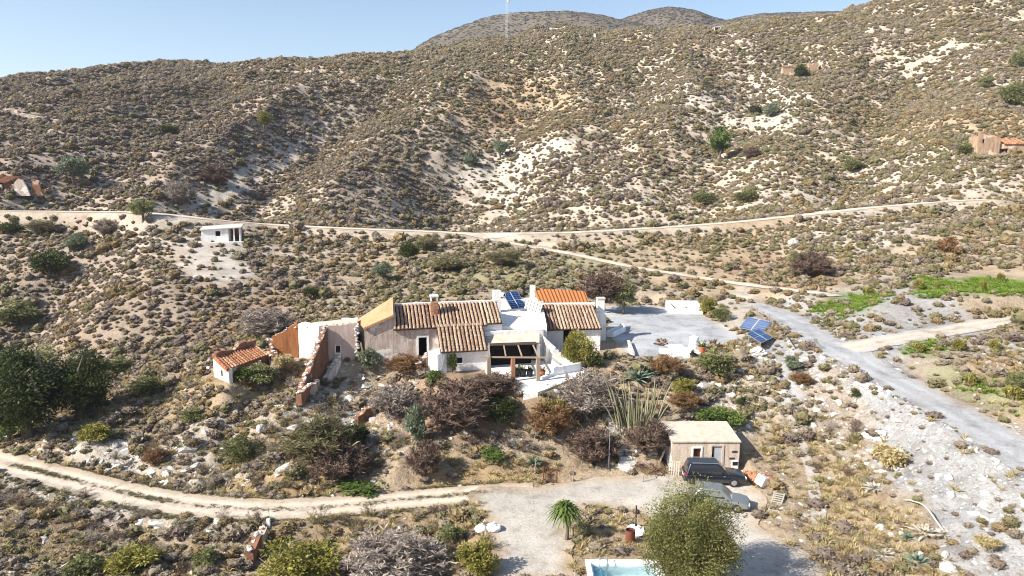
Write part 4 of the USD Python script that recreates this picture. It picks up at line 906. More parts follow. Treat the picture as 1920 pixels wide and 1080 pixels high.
pw = okpoly([(0, -1.2), (2.6, -1.6), (2.6, -0.2)] + rag(2.6, 0.3, 0, 2.7, 12, 8, 0.16))
obj('wall', wall_between(MB(), (-16.9, 6.0), (-16.35, 3.2), pw, 0.6), 'rubble_wall', RU, label='stub of stone wall at the left corner')
obj('loose_stones', edge_stones([(-16.7 + a * 0.2, 6.0 - a * 0.98, b) for a, b in rag(0, 2.7, 2.6, 0.2, 12, 8, 0.1)], 13, 0.42, 4), 'stone', RU, kind='stuff')
obj('loose_stones', edge_stones([(-8.35, 2.9, 4.4 - 0.45 * k) for k in range(8)], 14, 0.36, 4), 'stone', RU, kind='stuff')
obj('wall', wall_between(MB(), (-8.4, 3.0), (-8.1, 6.2), [(0, -0.5), (3.2, -0.5), (3.2, 3.0), (1.6, 3.4), (0, 4.3)], 0.4), 'rubble_wall', RU)
obj('wall', wall_between(MB(), (-14.0, 5.0), (-12.6, 9.3), [(0, -0.5), (4.5, -0.5), (4.5, 2.8), (0, 4.1)], 0.45), 'lime_wash', RU)
obj('wall', wall_between(MB(), (-12.4, 9.3), (-8.3, 8.7), okpoly([(0, -0.5), (4.1, -0.5), (4.1, 3.9)] + rag(4.1, 3.9, 0, 3.3, 17, 9, 0.1)), 0.45), 'lime_wash', RU, label='far white wall with a crumbling top')
obj('collapsed_roof', MB().slab([(-13.2, 4.2, 4.05), (-8.4, 3.4, 4.35), (-8.2, 5.6, 4.5), (-12.6, 6.0, 4.2)], 0.12), 'cream_roof', RU, label='pale flat roof slab behind the wall top')
obj('loose_stones', edge_stones([(-13.2, 4.1, 4.15), (-11.5, 3.4, 4.35), (-8.5, 3.3, 4.55)], 19, 0.28, 12), 'stone', RU, kind='stuff')
bm = thing('fallen_beam', 'grey timber leaning against the ruin beside the stained end wall', 'timber', hw(-7.7, 2.3, 0.6), HA)
obj('beam', MB().bar((0, 0, 0), (-0.35, 0.25, 2.1), 0.14), 'weathered_wood', bm)

OH = thing('outhouse', 'small stone outhouse with a white end wall and sagging red tile roof', 'outhouse', HO, HA)
A0, A1, A2 = np.array([-21.6, 2.6]), np.array([-19.85, 0.1]), np.array([-16.9, 4.9])
A3 = A0 + (A2 - A1)
obj('wall', wall_between(MB(), A0, A1, [(0, -1.3), (3.05, -1.5), (3.05, 1.35), (0, 1.75)], 0.35), 'worn_wash', OH, label='white end wall of the outhouse')
sl = obj('window_slit', wall_between(MB(), A0 + (A1 - A0) * 0.52 - np.array([0.02, 0.012]), A0 + (A1 - A0) * 0.6 - np.array([0.02, 0.012]), [(0, 0.45), (0.25, 0.45), (0.25, 1.0), (0, 1.0)], 0.02), 'dark_room', OH)
obj('wall', wall_between(MB(), A1 + (A2 - A1) * 0.06, A2, [(0, -1.3), (5.3, -0.9), (5.3, 1.3), (0, 1.33)], 0.4), 'rubble_wall', OH, label='brown stone front wall of the outhouse in shade')
obj('wall', wall_between(MB(), A3, A0, okpoly([(0, -0.6), (5.6, -0.6), (5.6, 2.3)] + rag(5.6, 2.3, 0, 2.4, 21, 8, 0.15)), 0.4), 'rubble_wall', OH, label='broken back wall standing above the roof')
lift = lambda p, z: (p[0], p[1], z)
tiled_roof(OH, [lift(A1 + (-0.15, -0.15), 1.3), lift(A2, 1.32), lift(A3 + (A2 - A3) * 0.12, 1.95), lift(A0 + (A1 - A0) * 0.1, 1.85)], 'old_tile', 0.36, 0.4, 22, deck_m='old_tile')
post = thing('gate_post', 'short white post standing against the outhouse front wall', 'post', hw(-17.6, 3.4, 0.2), HA)
obj('post', MB().box(-0.12, 0.12, -0.12, 0.12, -0.5, 0.9), 'lime_wash', post)
obj('cap', MB().box(-0.16, 0.16, -0.16, 0.16, 0.9, 1.0), 'concrete', post)

# ---------------------------------------------------------------- the shed by the yard
SH = thing('shed', 'small beige rendered shed with a grey door and flat pitched roof', 'shed', (12.95, 56.35, 0.0), 1.5)
obj('wall', MB().wall(okpoly([(0, -0.4), (5.5, -0.4), (5.5, 2.45), (0, 2.5)], [(1.72, 1.05, 2.35, 1.95), (3.25, 0.05, 4.05, 2.1)]), 0, 0.25), 'beige_plaster', SH, label='beige front wall of the shed')
obj('wall', MB().box(0, 0.25, 0.25, 3.4, -0.4, 2.3).box(5.25, 5.5, 0.25, 3.4, -0.4, 2.3).box(0.25, 5.25, 3.15, 3.4, -0.4, 2.3)
    .add([(0, .25, 2.3), (0, 3.4, 2.3), (0, 3.4, 2.95), (0, .25, 2.48)], [[0, 3, 2, 1]]).add([(5.5, .25, 2.3), (5.5, 3.4, 2.3), (5.5, 3.4, 2.9), (5.5, .25, 2.43)], [[0, 1, 2, 3]]), 'lime_wash', SH, label='whitewashed left and rear walls of the shed')
obj('roof', MB().slab([(-0.08, -0.1, 2.56), (5.58, -0.1, 2.5), (5.5, 3.5, 2.98), (-0.05, 3.5, 3.04)], 0.1), 'cream_roof', SH, label='pale cement roof sloping gently to the front')
w = obj('window', MB().box(1.6, 1.72, -0.05, 0.15, 0.93, 2.07).box(2.35, 2.47, -0.05, 0.15, 0.93, 2.07).box(1.72, 2.35, -0.05, 0.15, 1.95, 2.07).box(1.72, 2.35, -0.05, 0.15, 0.93, 1.05), 'lime_wash', SH)
obj('pane', MB().box(1.72, 2.35, 0.18, 0.2, 1.05, 1.95), 'rust', w)
obj('mullion', MB().box(2.02, 2.05, 0.1, 0.14, 1.05, 1.95), 'dark_wood', w)
d = obj('door', MB().box(3.1, 3.25, -0.05, 0.15, 0.05, 2.22).box(4.05, 4.22, -0.05, 0.15, 0.05, 2.22).box(3.25, 4.05, -0.05, 0.15, 2.1, 2.22), 'cream_roof', SH)
obj('door_panel', MB().box(3.42, 4.05, 0.05, 0.1, 0.05, 2.1), 'grey_door', d)
obj('door_gap', MB().box(3.25, 3.42, 0.2, 0.22, 0.05, 2.1), 'dark_room', d)
obj('handle', MB().box(3.5, 3.58, 0.0, 0.05, 1.0, 1.06), 'dark_metal', d)
obj('meter_box', MB().box(4.9, 5.4, -0.12, 0.0, 0.15, 0.85), 'lime_wash', SH)
obj('meter_hatch', MB().box(4.94, 5.36, -0.14, -0.12, 0.5, 0.8), 'dark_metal', SH)
for zc, x0 in ((1.62, 4.88), (1.05, 4.68)):
    for k in range(3):
        c = x0 + 0.15 * k
        obj('vent_block', MB().bar((c, -0.02, zc - 0.07), (c + 0.1, -0.02, zc + 0.07), 0.03).bar((c + 0.1, -0.021, zc - 0.07), (c, -0.021, zc + 0.07), 0.03).box(c + 0.11, c + 0.13, -0.03, -0.005, zc - 0.08, zc + 0.08), 'dark_metal', SH)

# ---------------------------------------------------------------- vehicles
def rounded(x0, x1, hw_, r=0.25, n=4):
    pts = []
    for cx, cy, a0 in ((x1 - r, hw_ - r, 0), (x0 + r, hw_ - r, 90), (x0 + r, -hw_ + r, 180), (x1 - r, -hw_ + r, 270)):
        for k in range(n + 1):
            a = math.radians(a0 + 90 * k / n); pts.append((cx + r * math.cos(a), cy + r * math.sin(a)))
    return np.array(pts)
def loft(rings):
    v = np.vstack(rings); n = len(rings[0]); k = len(rings)
    f = [[i * n + j, i * n + (j + 1) % n, (i + 1) * n + (j + 1) % n, (i + 1) * n + j] for i in range(k - 1) for j in range(n)]
    mb = MB().add(v, f)
    for i, rev in ((0, True), (k - 1, False)):
        ring = rings[i]; c = ring.mean(0)
        mb.add(np.vstack([ring, c]), [[(j + 1) % n, j, n] if rev else [j, (j + 1) % n, n] for j in range(n)])
    return mb
def car(label, paint, loc, rotz, L, W, H, hood, deck, suv):
    t = thing('parked_car', label, 'car', loc, rotz, None)
    h2, hl = W / 2, L / 2
    belt = H * 0.58
    def sec(x, w, zb, zt, k=12):
        a = np.linspace(0, 2 * np.pi, k * 2, endpoint=False)
        sg = lambda q, e: np.sign(q) * np.abs(q) ** e
        return np.stack([np.full(len(a), x), w * sg(np.cos(a), 0.42), (zb + zt) / 2 + (zt - zb) / 2 * sg(np.sin(a), 0.5)], 1)
    st = [(-hl, 0.78, 0.42, belt * 0.80), (-hl + 0.06, 0.90, 0.30, belt * 0.95), (-hl + 0.25, 0.98, 0.24, belt), (-hl + 0.9, 1.0, 0.22, belt + 0.02), (0, 1.0, 0.22, belt + 0.01),
          (hl - hood - 0.1, 1.0, 0.22, belt - 0.01), (hl - hood * 0.6, 0.99, 0.22, belt * 0.97), (hl - 0.25, 0.94, 0.24, belt * 0.86), (hl - 0.06, 0.84, 0.28, belt * 0.74), (hl, 0.72, 0.36, belt * 0.62)]
    obj('body', loft([sec(x, h2 * w, zb, zt) for x, w, zb, zt in st]), paint, t, smooth=50)
    xb0, xb1 = -hl + deck, hl - hood
    xt0, xt1 = xb0 + (0.28 if suv else 0.55), xb1 - 0.75
    zt = H
    def ring(k, z):
        x0, x1 = xb0 * (1 - k) + xt0 * k, xb1 * (1 - k) + xt1 * k
        w = h2 * (0.95 * (1 - k) + 0.74 * k)
        return np.c_[rounded(x0, x1, w, 0.16), np.full(20, z)]
    cab = [ring(0, belt - 0.06), ring(0.33, belt + (zt - belt) * 0.33), ring(0.66, belt + (zt - belt) * 0.66), ring(0.93, zt - 0.06), ring(1.0, zt - 0.025)]
    top = ring(1.0, zt); top[:, :2] = top[:, :2].mean(0) + (top[:, :2] - top[:, :2].mean(0)) * 0.9
    obj('roof', loft(cab + [top]), paint, t, smooth=40)
    def face(side, s0, s1, k0, k1):
        """A glass panel just proud of the cabin's side, back or front."""
        P = []
        for k, s in ((k0, s0), (k0, s1), (k1, s1), (k1, s0)):
            z = belt - 0.06 + (zt - belt + 0.02) * k
            x0, x1 = xb0 * (1 - k) + xt0 * k, xb1 * (1 - k) + xt1 * k
            w = h2 * (0.95 * (1 - k) + 0.74 * k)
            e = 0.012
            if side in ('l', 'r'):
                P.append((x0 + (x1 - x0) * s, (w + e) * (1 if side == 'l' else -1), z))
            elif side == 'b':
                P.append((x0 - e, w * (2 * s - 1) * 0.92, z))
            else:
                P.append((x1 + e, w * (2 * s - 1) * 0.92, z))
        return P
    for sd in ('l', 'r'):
        for a, b in ((0.12, 0.32), (0.345, 0.60), (0.625, 0.88)) if suv else ((0.2, 0.5), (0.53, 0.86)):
            q = face(sd, a, b, 0.18, 0.86)
            obj('side_window', MB().slab(q if sd == 'r' else q[::-1], 0.01), 'window_glass', t)
    obj('rear_window', MB().slab(face('b', 0.06, 0.94, 0.22, 0.88)[::-1], 0.01), 'window_glass', t)
    obj('windscreen', MB().slab(face('f', 0.05, 0.95, 0.12, 0.92), 0.01), 'window_glass', t)
    for sx in (-1, 1):
        for sy in (-1, 1):
            x = sx * L * 0.29
            R = 0.36 if suv else 0.31
            prof = np.array([(R * 0.6, -0.1), (R * 0.95, -0.11), (R, -0.07), (R, 0.07), (R * 0.95, 0.11), (R * 0.6, 0.1)])
            m = trimesh.creation.revolve(np.vstack([prof, prof[:1]]), sections=24); m.apply_transform(trimesh.transformations.rotation_matrix(math.pi / 2, [1, 0, 0])); m.apply_translation((x, sy * (h2 - 0.09), R))
            wheel = obj('wheel', MB().tm(m), 'rubber', t, smooth=40)
            c = trimesh.creation.cylinder(R * 0.62, 0.16, sections=20); c.apply_transform(trimesh.transformations.rotation_matrix(math.pi / 2, [1, 0, 0])); c.apply_translation((x, sy * (h2 - 0.09), R))
            rim = MB().tm(c)
            for k in range(5):
                a = k * 2 * math.pi / 5; rim.bar((x, sy * (h2 - 0.0), R), (x + math.cos(a) * R * 0.6, sy * (h2 - 0.0), R + math.sin(a) * R * 0.6), 0.05, 0.03)
            obj('rim', rim, 'galvanised', wheel)
    for sy in (-1, 1):
        obj('tail_light', MB().hexa([(-hl + 0.0, sy * h2 * 0.62 - 0.1, belt * 0.72), (-hl + 0.0, sy * h2 * 0.62 + 0.1, belt * 0.72), (-hl + 0.12, sy * h2 * 0.85 + 0.05, belt * 0.72), (-hl + 0.12, sy * h2 * 0.85 - 0.05, belt * 0.72)][::(1 if sy < 0 else 1)],
            [(-hl + 0.02, sy * h2 * 0.62 - 0.1, belt * 0.97), (-hl + 0.02, sy * h2 * 0.62 + 0.1, belt * 0.97), (-hl + 0.14, sy * h2 * 0.85 + 0.05, belt * 0.97), (-hl + 0.14, sy * h2 * 0.85 - 0.05, belt * 0.97)]), 'lamp_red', t)
        obj('headlight', MB().box(hl - 0.2, hl - 0.02, sy * h2 * 0.62 - 0.17, sy * h2 * 0.62 + 0.17, belt * 0.58, belt * 0.74), 'white_paint', t)
        obj('mirror', MB().hexa([(xb1 - 0.55, sy * (h2 + 0.0) - 0.08, belt + 0.02), (xb1 - 0.4, sy * h2 - 0.08, belt + 0.02), (xb1 - 0.4, sy * h2 + 0.12 * sy + 0.08, belt + 0.02), (xb1 - 0.55, sy * h2 + 0.12 * sy + 0.08, belt + 0.02)],
            [(xb1 - 0.55, sy * h2 - 0.08, belt + 0.17), (xb1 - 0.42, sy * h2 - 0.08, belt + 0.17), (xb1 - 0.42, sy * h2 + 0.12 * sy + 0.08, belt + 0.17), (xb1 - 0.55, sy * h2 + 0.12 * sy + 0.08, belt + 0.17)]), paint, t)
        for x in (-0.45, 0.55):
            obj('door_handle', MB().box(x, x + 0.18, sy * (h2 + 0.005) - 0.02, sy * (h2 + 0.005) + 0.02, belt * 0.84, belt * 0.88), 'galvanised', t)
        if suv:
            obj('roof_rail', MB().bar((xt0 + 0.2, sy * h2 * 0.66, zt + 0.05), (xt1 - 0.1, sy * h2 * 0.66, zt + 0.05), 0.05, 0.05), 'galvanised', t)
    obj('number_plate', MB().box(-hl - 0.015, -hl + 0.02, -0.26, 0.26, belt * 0.6, belt * 0.6 + 0.12), 'number_plate', t)
    obj('bumper', MB().box(-hl - 0.03, -hl + 0.2, -h2 * 0.72, h2 * 0.72, 0.34, 0.5).box(hl - 0.25, hl + 0.02, -h2 * 0.66, h2 * 0.66, 0.3, 0.44), 'black_plastic', t)
    obj('grille', MB().box(hl - 0.12, hl + 0.012, -h2 * 0.38, h2 * 0.38, belt * 0.5, belt * 0.66), 'dark_metal', t)
    return t
car('black estate car parked by the shed wall', 'black_paint', (15.75, 54.15, 0.05), -4, 4.75, 1.86, 1.72, 1.35, 0.12, True)
car('silver-grey car parked half behind the olive tree', 'silver_paint', (15.0, 50.1, 0.05), -17, 4.4, 1.76, 1.46, 1.2, 0.35, False)

# ---------------------------------------------------------------- things about the yard
drum = thing('burn_barrel', 'rusty steel drum standing beside the white dish', 'oil drum', (7.75, 44.75, float(gh(7.75, 44.75)[0])), 20)
obj('shell', MB().tube([(0, 0, -0.05), (0, 0, 0.3), (0, 0, 0.31), (0, 0, 0.6), (0, 0, 0.61), (0, 0, 0.92)], [0.3, 0.3, 0.3, 0.3, 0.3, 0.3], 20, cap=False).tube([(0, 0, 0.02), (0, 0, 0.05)], 0.29, 20), 'rust', drum, smooth=40)
for z in (0.02, 0.31, 0.62, 0.91):
    obj('hoop', MB().tm(trimesh.creation.torus(0.305, 0.018, major_sections=20, minor_sections=6), 0.5).xform(trimesh.transformations.translation_matrix((0, 0, z))), 'rust', drum)
obj('lid', MB().add([(0.29 * math.cos(a), 0.29 * math.sin(a), 0.80) for a in np.linspace(0, 2 * math.pi, 18, endpoint=False)] + [(0, 0, 0.80)], [[k, (k + 1) % 18, 18] for k in range(18)]), 'dark_metal', drum)
dz = float(gh(8.35, 46.2)[0])
ds = thing('satellite_dish', 'white round dish resting on the ground behind the rusty drum', 'dish', (8.3, 46.1, dz), 15)
prof = np.array([(0.0, 0.0), (0.25, 0.012), (0.45, 0.05), (0.6, 0.12), (0.6, 0.15), (0.45, 0.08), (0.25, 0.04), (0.0, 0.03)])
dm = trimesh.creation.revolve(prof, sections=32); dm.apply_transform(trimesh.transformations.rotation_matrix(math.radians(14), [1, 0, 0])); dm.apply_translation((0, 0, 0.3))
obj('reflector', MB().tm(dm), 'white_paint', ds, smooth=50)
obj('foot', MB().tube([(0, 0, -0.1), (0, 0, 0.32)], 0.07, 8), 'galvanised', ds)
obj('feed_arm', MB().bar((0.5, 0.2, 0.4), (0.1, 0.05, 0.72), 0.04).box(0.02, 0.16, 0.0, 0.12, 0.68, 0.82), 'dark_metal', ds)
ap = thing('pole', 'thin dark pole with a slanting brace behind the white dish', 'pole', (8.5, 47.0, float(gh(8.5, 47.0)[0])), 0)
obj('mast', MB().tube([(0, 0, -0.1), (0, 0, 1.75)], 0.045, 8), 'dark_metal', ap)
obj('brace', MB().tube([(-0.62, 0.05, 0), (-0.02, 0, 1.05)], 0.02, 6), 'dark_metal', ap)
rl = thing('rail', 'low dark metal rail lying beside the white dish', 'rail', (9.35, 46.7, float(gh(9.35, 46.7)[0])), -3)
obj('bar', MB().bar((-0.75, 0, 0.3), (0.8, 0, 0.32), 0.05), 'dark_metal', rl)
for sx in (-0.6, 0.65):
    obj('leg', MB().bar((sx, 0, -0.05), (sx, 0, 0.3), 0.04), 'dark_metal', rl)
PL = thing('swimming_pool', 'pale blue swimming pool with a white rim', 'swimming pool', (4.85, 42.1, 0.0), 0)
obj('rim', MB().box(-0.3, 4.3, -0.0, 0.3, -0.3, 0.16).box(-0.3, 0.0, -5.2, 0.0, -0.3, 0.16).box(4.0, 4.3, -5.2, 0.0, -0.3, 0.16).box(0, 4.0, -5.2, -4.8, -0.3, 0.16), 'white_paint', PL)
obj('basin', MB().box(0.002, 0.08, -4.8, 0, -1.3, 0.1).box(3.9, 3.998, -4.8, 0, -1.3, 0.1).box(0.08, 3.9, -0.08, -0.002, -1.3, 0.1).box(0.08, 3.9, -4.8, -4.7, -1.3, 0.1).box(0.0, 4.0, -4.8, 0, -1.4, -1.3), 'pool_pale', PL)
obj('water', MB().add([(0.08, -4.7, -0.1), (3.9, -4.7, -0.1), (3.9, -0.08, -0.1), (0.08, -0.08, -0.1)], [[0, 1, 2, 3]]), 'pool_water', PL)
for k in range(3):
    obj('step', MB().box(0.08, 0.35 + 0.3 * k, -1.9, -0.1, -0.35 - 0.3 * k, -0.12 - 0.3 * k), 'pool_blue', PL)
lad = obj('ladder', MB().tube([(0.55, -0.35, -0.6), (0.55, -0.35, 0.5), (0.55, -0.1, 0.62), (0.55, 0.2, 0.2)], 0.03, 8).tube([(1.0, -0.35, -0.6), (1.0, -0.35, 0.5), (1.0, -0.1, 0.62), (1.0, 0.2, 0.2)], 0.03, 8), 'galvanised', PL)
def gpos(u, v):
    return on(u, v)
gt = gpos(1019, 906)
GT = thing('iron_gate', 'rusty barred garden gate standing at the foot of the slope', 'gate', gt, 4)
obj('gate_frame', MB().bar((0, 0, -0.1), (0, 0, 1.35), 0.07).bar((1.05, 0, -0.1), (1.05, 0, 1.1), 0.09).bar((0, 0, 0.2), (1.05, 0, 0.12), 0.05).bar((0, 0, 1.25), (1.05, 0, 1.0), 0.05), 'rust', GT)
for k in range(6):
    x = 0.15 * (k + 1); obj('gate_bar', MB().bar((x, 0, 0.15), (x, 0, 1.22 - 0.22 * x), 0.03), 'rust', GT)
for i, (u, v, h, lb) in enumerate(((1074, 905, 1.3, 'thin fence post right of the garden gate'), (1141, 878, 3.6, 'tall thin pale pole beside the stone steps'), (1003, 885, 1.0, 'short grey post left of the garden gate'), (1205, 905, 0.8, 'small wooden stake at the edge of the yard by the debris'))):
    p = gpos(u, v); t = thing('fence_post', lb, 'post', p, 10 * i)
    obj('post', MB().tube([(0, 0, -0.15), (0.03, 0, h * 0.5), (0.02 + 0.05 * i, 0.02, h)], [0.05, 0.045, 0.035], 6), 'weathered_wood' if i != 1 else 'galvanised', t)
    obj('cap', MB().tube([(0.02 + 0.05 * i, 0.02, h), (0.02 + 0.05 * i, 0.02, h + 0.03)], 0.05, 6), 'dark_metal', t)
ph = thing('pallet', 'whitish slatted pallet leaning at the corner of the shed', 'pallet', (12.6, 55.6, float(gh(12.6, 55.6)[0])), -20)
for k in range(5):
    obj('slat', MB().bar((0.18 * k, 0, 0), (0.18 * k + 0.02, 0.28, 1.15), 0.11, 0.025), 'dead_straw', ph)
for z in (0.2, 0.95):
    obj('rail', MB().bar((-0.06, 0.05 + 0.24 * z, z), (0.8, 0.05 + 0.24 * z, z), 0.07, 0.05), 'weathered_wood', ph)
lp = thing('plank', 'grey plank leaning against the left wall of the shed', 'plank', (12.5, 57.2, float(gh(12.5, 57.2)[0])), 0)
obj('board', MB().bar((-0.55, -0.2, 0), (0.35, 0.2, 2.0), 0.2, 0.04), 'weathered_wood', lp)
# heap of bricks and rubble beyond the cars
hp_ = gpos(1432, 905)
HB = thing('brick_heap', 'long heap of loose orange bricks and rubble right of the shed', 'brick heap', hp_, -50)
gb = np.random.default_rng(12)
core = trimesh.creation.icosphere(subdivisions=3, radius=1.0); cv = np.array(core.vertices); cv *= (0.85 + 0.4 * meshkit.fbm(cv * 3, 3, 4))[:, None]; cv = cv * [1.75, 0.72, 0.55]
core = trimesh.Trimesh(cv, core.faces, process=False)
obj('rubble_core', MB().tm(core, 0.4), 'brick', HB)
for k in range(170):
    p = cv[gb.integers(len(cv))] * (1.0 + 0.06 * gb.random())
    if p[2] < -0.05: continue
    R = trimesh.transformations.random_rotation_matrix(gb.random(3)); R[:3, 3] = p
    obj('brick', MB().box(-0.12, 0.12, -0.06, 0.06, -0.04, 0.04, gb.random()).xform(R), 'brick', HB)
bx_ = gpos(1428, 912)
wb = thing('washing_machine', 'white dented appliance lying against the brick heap', 'appliance', bx_ + [0, 0, 0.05], 24)
R = trimesh.transformations.rotation_matrix(math.radians(24), [0.3, 1, 0])
obj('casing', MB().box(-0.45, 0.45, -0.4, 0.4, 0.0, 0.72).xform(R), 'white_paint', wb)
obj('panel', MB().box(0.05, 0.4, -0.42, -0.40, 0.1, 0.6).xform(R), 'galvanised', wb)
obj('lid', MB().box(-0.46, 0.2, -0.41, 0.41, 0.72, 0.76).xform(R), 'cloth_white', wb)
ldp = gpos(1450, 962)
LD = thing('plank_ladder', 'pale wooden ladder laid up the bank beyond the silver car', 'ladder', ldp, 62)
for sy in (-0.35, 0.35):
    obj('rail', MB().bar((0, sy, 0.06), (2.9, sy, 0.35), 0.09, 0.07), 'dead_straw', LD)
for k in range(9):
    obj('rung', MB().bar((0.2 + 0.31 * k, -0.36, 0.1 + 0.03 * k), (0.2 + 0.31 * k, 0.36, 0.1 + 0.03 * k), 0.14, 0.04), 'dead_straw', LD)
bgp = gpos(918, 997)
for k, (dx, dy, s, lb) in enumerate(((-0.55, 0, 0.45, 'crumpled white sack, left one of the pair by the yard edge'), (0.25, 0.1, 0.5, 'fuller white sack beside the crumpled one at the yard edge'))):
    t = thing('sack', lb, 'sack', bgp + [dx, dy, 0], 30 * k)
    m = trimesh.creation.icosphere(subdivisions=3, radius=1.0); v = np.array(m.vertices); v *= (0.7 + 0.6 * meshkit.fbm(v * 2.4 + k * 5, 3, k))[:, None]; v[:, 2] = np.maximum(v[:, 2] * 0.6 + 0.45, 0)
    obj('bag', trimesh.Trimesh(v * s, m.faces, process=False), 'cloth_white', t, smooth=True)
    obj('tied_neck', MB().tube([(0, 0, s * 0.85), (0.05 * s, 0, s * 1.05), (0.2 * s, 0.05, s * 1.2)], [0.16 * s, 0.09 * s, 0.2 * s], 8), 'cloth_white', t)
mk = gpos(503, 988)
t = thing('marker_stone', 'small white marker block with a thin rod below the dirt road', 'marker', mk, 0)
obj('block', MB().hexa([(-0.15, -0.12, -0.1), (0.15, -0.12, -0.1), (0.15, 0.12, -0.1), (-0.15, 0.12, -0.1)], [(-0.1, -0.1, 0.55), (0.14, -0.1, 0.6), (0.14, 0.1, 0.6), (-0.1, 0.1, 0.55)]), 'lime_wash', t)
obj('rod', MB().tube([(0.05, 0.1, 0), (0.07, 0.1, 1.35)], 0.015, 5), 'dark_metal', t)
def wall_stub(name, label, u0, v0, u1, v1, ha, hb, seed, m='rubble_wall'):
    a, b = on(u0, v0), on(u1, v1)
    t = thing(name, label, 'ruined wall', a, 0)
    L = float(np.hypot(*(b - a)[:2])); e = rag(0, ha, L, hb + (b - a)[2], seed, max(5, int(L * 3)), 0.12)
    mb = wall_between(MB(), (0, 0), tuple((b - a)[:2]), okpoly([(0, -0.8), (L, (b - a)[2] - 0.8)] + e[::-1]), 0.55)
    obj('wall', mb, m, t)
    d = (b - a)[:2] / L; n = np.array([-d[1], d[0]])
    obj('loose_stones', edge_stones([(*(d * s + n * 0.28), z) for s, z in e], seed, 0.38, 3), 'stone', t, kind='stuff')
wall_stub('ruined_wall', 'short ruined stone wall below the dirt road at the lower left', 476, 1062, 503, 1022, 1.0, 1.3, 31)
wall_stub('ruined_wall', 'ruined wall end standing on the slope below the brown buttress', 566, 765, 600, 735, 1.4, 1.1, 32)
wall_stub('ruined_wall', 'low collapsed wall among rubble right below the ruin', 672, 800, 705, 775, 0.9, 0.7, 33)
wall_stub('ruined_wall', 'crumbling pale wall running down from the pink ruin', 615, 720, 640, 682, 0.6, 0.9, 34, 'old_plaster')
wall_stub('ruined_wall', 'broken pillar of stone left of the white buttress', 790, 705, 806, 690, 1.2, 1.4, 35)
# stone steps up to the terrace
gs = np.random.default_rng(3)
ST = thing('stone_steps', 'rough stone steps climbing the slope from the yard', 'steps', gpos(1172, 880), 0)
o_ = np.array(gpos(1172, 880))
for k in range(16):
    s = k / 15; u, v = 1172 - 30 * s + 10 * math.sin(s * 9), 880 - 100 * s
    p = on(u, v) - o_
    w_ = 0.65 + 0.2 * gs.random()
    R = trimesh.transformations.rotation_matrix(gs.normal() * 0.15, [0, 0, 1]); R[:3, 3] = p
    obj('step', MB().hexa([(-w_, -0.25, -0.3), (w_, -0.25, -0.3), (w_, 0.3, -0.3), (-w_, 0.3, -0.3)], [(-w_, -0.22, 0.16), (w_ * 0.95, -0.25, 0.13), (w_, 0.3, 0.14), (-w_ * 0.9, 0.3, 0.17)], 0.5 + 0.4 * gs.random()).xform(R), 'stone', ST)
# debris of dry branches beside the shed
for i, (u, v, n, sp, lb) in enumerate(((1232, 888, 70, 0.9, 'tangle of dry brown branches heaped beside the shed'), (1200, 880, 40, 0.7, 'smaller pile of dead sticks left of the branch heap'))):
    p = gpos(u, v); t = thing('brushwood_heap', lb, 'brushwood', p, 0); gq = np.random.default_rng(40 + i)
    st_, tw = MB(), MB()
    for k in range(n):
        a = gq.random() * 6.28; c = gq.normal(size=3) * [sp * 0.6, sp * 0.35, 0.12] + [0, 0, 0.22]; c[2] = abs(c[2])
        d = np.array([math.cos(a), math.sin(a), gq.normal() * 0.35]) * (0.3 + 0.6 * gq.random())
        (st_ if k % 3 == 0 else tw).tube([c - d, c + gq.normal(size=3) * 0.06, c + d], [0.03, 0.025, 0.01] if k % 3 == 0 else [0.015, 0.012, 0.006], 4, gq.random())
    obj('branches', st_, 'twigs_brown', t); obj('twigs', tw, 'leaf_rust', t)

# ---------------------------------------------------------------- the forecourt
sb = thing('concrete_slab', 'pale concrete platform at the front edge of the forecourt', 'platform', (0, 0, 0), 0)
sm = trimesh.creation.extrude_polygon(Polygon([(15.9, 77.0), (15.3, 72.6), (19.2, 72.7), (20.0, 75.5), (19.6, 77.6)]), 1.0, engine='earcut'); sm.apply_translation((0, 0, 4.2))
obj('slab', MB().tm(sm), 'courtyard_lime', sb)
obj('kerb', MB().bar((15.25, 72.5, 5.14), (19.25, 72.6, 5.14), 0.25, 0.3), 'concrete', sb)
tk = thing('water_tank', 'white cylindrical tank with a smaller drum at its foot on the platform', 'tank', (19.75, 77.5, 5.0), 0)
obj('barrel', MB().tube([(0, 0, 0), (0, 0, 0.05), (0, 0, 1.3), (0, 0, 1.38)], [0.5, 0.52, 0.52, 0.46], 20), 'white_paint', tk, smooth=40)
obj('lid', MB().tube([(0, 0, 1.38), (0, 0, 1.46)], 0.2, 12), 'cloth_white', tk)
obj('drum', MB().tube([(0.95, -0.3, 0), (0.95, -0.3, 0.8)], [0.32, 0.3], 16), 'cloth_white', tk)
def pot_at(u, v, h, m, lb, plant=None):
    p = on(u, v); return pot(p[0], p[1], h, m, lb, plant, False)
pot_at(1316, 663, 0.75, 'terracotta', 'red terracotta pot at the right of the concrete platform', 'leaf_green')
pot(18.6, 73.2, 0.6, 'black_plastic', 'dark pot at the front right of the concrete platform', 'leaf_dark', False)
pot_at(1337, 655, 0.7, 'black_plastic', 'black pot with a twiggy plant beyond the tank', 'twigs_brown')
pot_at(1345, 660, 0.55, 'black_plastic', 'smaller black pot rightmost beyond the tank', 'leaf_dark')
ts = thing('tarpaulin', 'crumpled white sheet spread behind the concrete platform', 'sheet', (17.9, 78.2, 5.06), 10)
tg = np.linspace(-1, 1, 18); TX, TY = np.meshgrid(tg, tg, indexing='ij')
tz = 0.42 * (meshkit.fbm(np.stack([TX * 2, TY * 2, TX * 0], -1).reshape(-1, 3), 3, 5)).reshape(TX.shape) * (1 - 0.8 * np.maximum(abs(TX), abs(TY)))
